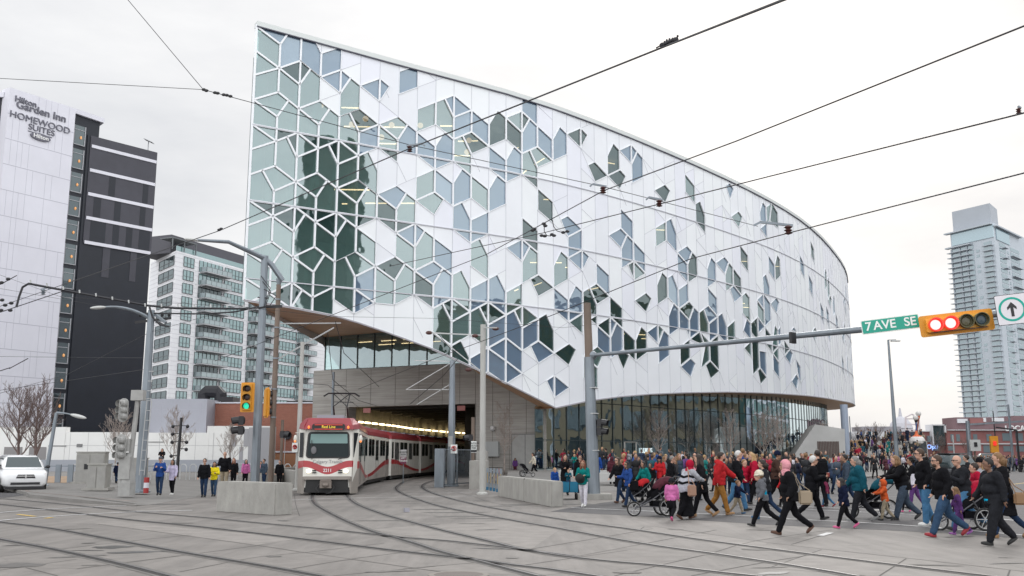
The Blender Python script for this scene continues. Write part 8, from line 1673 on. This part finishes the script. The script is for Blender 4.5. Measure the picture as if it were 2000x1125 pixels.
for (a, b_, c_, d_) in ((-.42, -.39, -.33, .33), (.44, .47, -.33, .33), (-.4, .45, -.35, -.32), (-.4, .45, .32, .35)): q.bbox(a, b_, c_, d_, .30, .68)
q.build('fabric_tub', M('wagon_blue', (.01, .14, .24), .8, var=.1, vs=5), t)
for x in (-.35, .4):
    for y in (-.3, .3): q = MB(); q.cyl((x, y - .025, .13), (x, y + .025, .13), .13, n=14); q.build('wheel', M('tyre_black'), t)
q = MB(); q.bar((-.4, -.3, .22), (.45, -.3, .22), .03, .04); q.bar((-.4, .3, .22), (.45, .3, .22), .03, .04); q.tube([(.45, 0, .3), (.75, 0, .5), (.9, 0, .8)], .015, 6); q.build('frame', BLKM, t)
person(1111, 0, 0, -90, 'dteal', 'jeans', 'small child with a lime sleeve sitting in the blue wagon', hair='light', child=True, X=wg_.x, Y=wg_.y, z=.36, H=.80, stride=.05, arms='cup', group=G1)
X = at(1026, 925, 63).x; stroller((X, 63, plz(X, 63)), radians(10), 'black', 'small dark stroller standing by the woman in the cream jacket', .8, False)
# ---- terrace steps with the far crowd
ST_ = thing('terrace_steps', 'pale stepped terrace at the right of the library, packed with a far crowd', 'steps'); q = MB()
XL = lambda Y: at(1655, 880, Y).x; XR = lambda Y: at(1812, 880, Y).x
for i in range(12): Y = 104 + i * 2.6; z = .62 + i * .28; q.bbox(XL(Y), XR(Y), Y, 104 + 12 * 2.6 + 4, z - .3, z)
q.build('steps', M('step_stone', (.42, .41, .39), .85, var=.1, vs=.4), ST_)
q = MB()
for i in range(3): Y = 108 + i * 8; q.bar((XL(Y) + .4, Y, 1.4 + i * .9), (XL(Y) + 2.5, Y + 2, 1.6 + i * .9), .5, .7)
q.build('timber_seat', M('timber_seat', (.36, .23, .13), .8), ST_)
# simple far figures: one mesh each, jacket colour from the object's own colour
def objcol(name, rough=.85):
    m = bpy.data.materials.new(name); m.use_nodes = True; N = m.node_tree.nodes; oi = N.new('ShaderNodeObjectInfo'); m.node_tree.links.new(oi.outputs['Color'], N['Principled BSDF'].inputs['Base Color']); N['Principled BSDF'].inputs['Roughness'].default_value = rough; return m
OC = objcol('far_jacket'); protos = []
for v in range(10):
    r6 = random.Random(40 + v); q = MB(); st = r6.choice([.05, .25, .4]); lv = v % 3
    q.cur = 1
    for sd_, sg in ((1, 1), (-1, -1)):
        hip = Vector((0, .09 * sd_, .9)); kn = hip + Vector((sin(st * sg) * .43, 0, -cos(st * sg) * .43)); an = kn + Vector((sin(st * sg - .2) * .42, 0, -.41)); q.tube([hip, kn, an], [.09, .065, .05], 7); q.cur = 2; q.ell(an + Vector((.05, 0, -.03)), (.12, .045, .045), 8, 5); q.cur = 1
    q.cur = 0; q.ell((0, 0, 1.28), (.14, .19, .18), 10, 7); q.ell((0, 0, 1.02), (.145, .18, .2), 10, 7)
    if lv == 1: q.lathe([(.21, .62), (.16, 1.0)], n=10)
    for sd_ in (-1, 1):
        u = r6.uniform(-.3, .5); sh = Vector((0, sd_ * .19, 1.4)); el = sh + Vector((sin(u) * .27, sd_ * .05, -cos(u) * .27)); u2 = u + r6.choice([.3, .3, 1.4]); wr = el + Vector((sin(u2) * .25, -sd_ * .03, -cos(u2) * .25)); q.cur = 0; q.tube([sh, el, wr], [.065, .055, .042], 7); q.cur = 3; q.ell(wr, .045, 6, 5)
    q.cur = 3; q.ell((.02, 0, 1.61), (.095, .078, .12), 10, 8); q.cyl((0, 0, 1.45), (0, 0, 1.56), .05, n=7); q.cur = 4; q.ell((-.02, 0, 1.65), (.10, .088, .105), 10, 8)
    if lv == 2: q.ell((-.07, 0, 1.52), (.06, .085, .15), 8, 6)
    o = q.build('person', [OC, [cloth('djeans'), cloth('black'), cloth('charcoal')][v % 3], M('shoe_black', (.015, .015, .015), .6), SKIN[v % 2], hairm(['dark', 'black', 'brown', 'light', 'blond'][v % 5])], None, smooth=True); protos.append(o)
used_p = set(); FC = [CL[k] for k in ('black', 'charcoal', 'black', 'navy', 'brown', 'slate', 'grey', 'charcoal', 'black', 'navy', 'khaki', 'djeans', 'black', 'black', 'black', 'charcoal', 'charcoal', 'navy', 'navy', 'slate', 'grey', 'blue', 'red', 'crimson', 'teal', 'maroon', 'brown', 'lgrey', 'white', 'purple', 'dteal', 'plaid', 'black')]
def far(X, Y, z, label, group, Hh=None, yaw=None, col=None):
    k = R.randrange(10); pr = protos[k]; o = pr if k not in used_p else pr.copy()
    if k in used_p: C.objects.link(o)
    used_p.add(k); h = Hh or R.uniform(1.5, 1.85); o.location = (X, Y, z); s = h / 1.74; o.scale = (s, s, s); o.rotation_euler = (0, 0, R.uniform(0, 6.28) if yaw is None else yaw); c_ = col or R.choice(FC); o.color = (*c_, 1); tag(o, label, 'person', group); return o
def farset(n, px0, px1, Y0, Y1, label, group, zf):
    for i in range(n):
        px = px0 + (px1 - px0) * (i + R.random()) / n; Y = R.uniform(Y0, Y1); X = at(px, 890, Y).x; far(X, Y, zf(X, Y), label, group)
farset(30, 1180, 1640, 70, 84, 'small figure standing in the crowd before the dark street glazing', 'crowd before the street glazing', plz)
farset(30, 1200, 1640, 44, 54, 'figure in the packed middle of the crowd on the crossing', 'packed middle of the crossing crowd', plz)
farset(26, 1230, 1660, 55, 66, 'figure in the loose crowd beyond the crossing, before the library', 'loose crowd beyond the crossing', plz)
def stepz(X, Y): return .62 + int(max(0, (Y - 104)) / 2.6) * .28 if Y < 135 else 3.7
farset(78, 1657, 1806, 104.5, 137, 'small figure in the dense crowd on the far terrace steps', 'dense crowd on the terrace steps', stepz)
farset(30, 1640, 1860, 84, 103, 'figure at the foot of the terrace steps behind the crossing', 'crowd at the foot of the terrace steps', lambda X, Y: max(plz(X, Y), .3))
farset(34, 1880, 2000, 95, 140, 'tiny figure in the far crowd at the street corner before the brick row', 'far crowd at the street corner', lambda X, Y: .0)
farset(5, 1120, 1180, 68, 76, 'small figure before the glazing near the signal mast', 'figures near the signal mast', plz)
for i, (px, Y, lb, cl_) in enumerate([(1565, 62, 'dark robed statue like figure alone before the wedge wall', 'black'), (1268, 76, 'man in black standing under the lit sign', 'black'), (1640, 78, 'figure in a bright magenta jacket near the patio chairs', 'pink'), (1707, 75, 'figure in black walking on the plaza left of the tall street lamp', 'black'), (1730, 76, 'second dark figure on the plaza just left of the street lamp', 'maroon'), (1740, 74, 'figure in a violet coat on the plaza beside the street lamp', 'purple')]):
    X = at(px, 890, Y).x; far(X, Y, plz(X, Y), lb, 'lone figures on the plaza', 1.75, -1.5, CL[cl_])
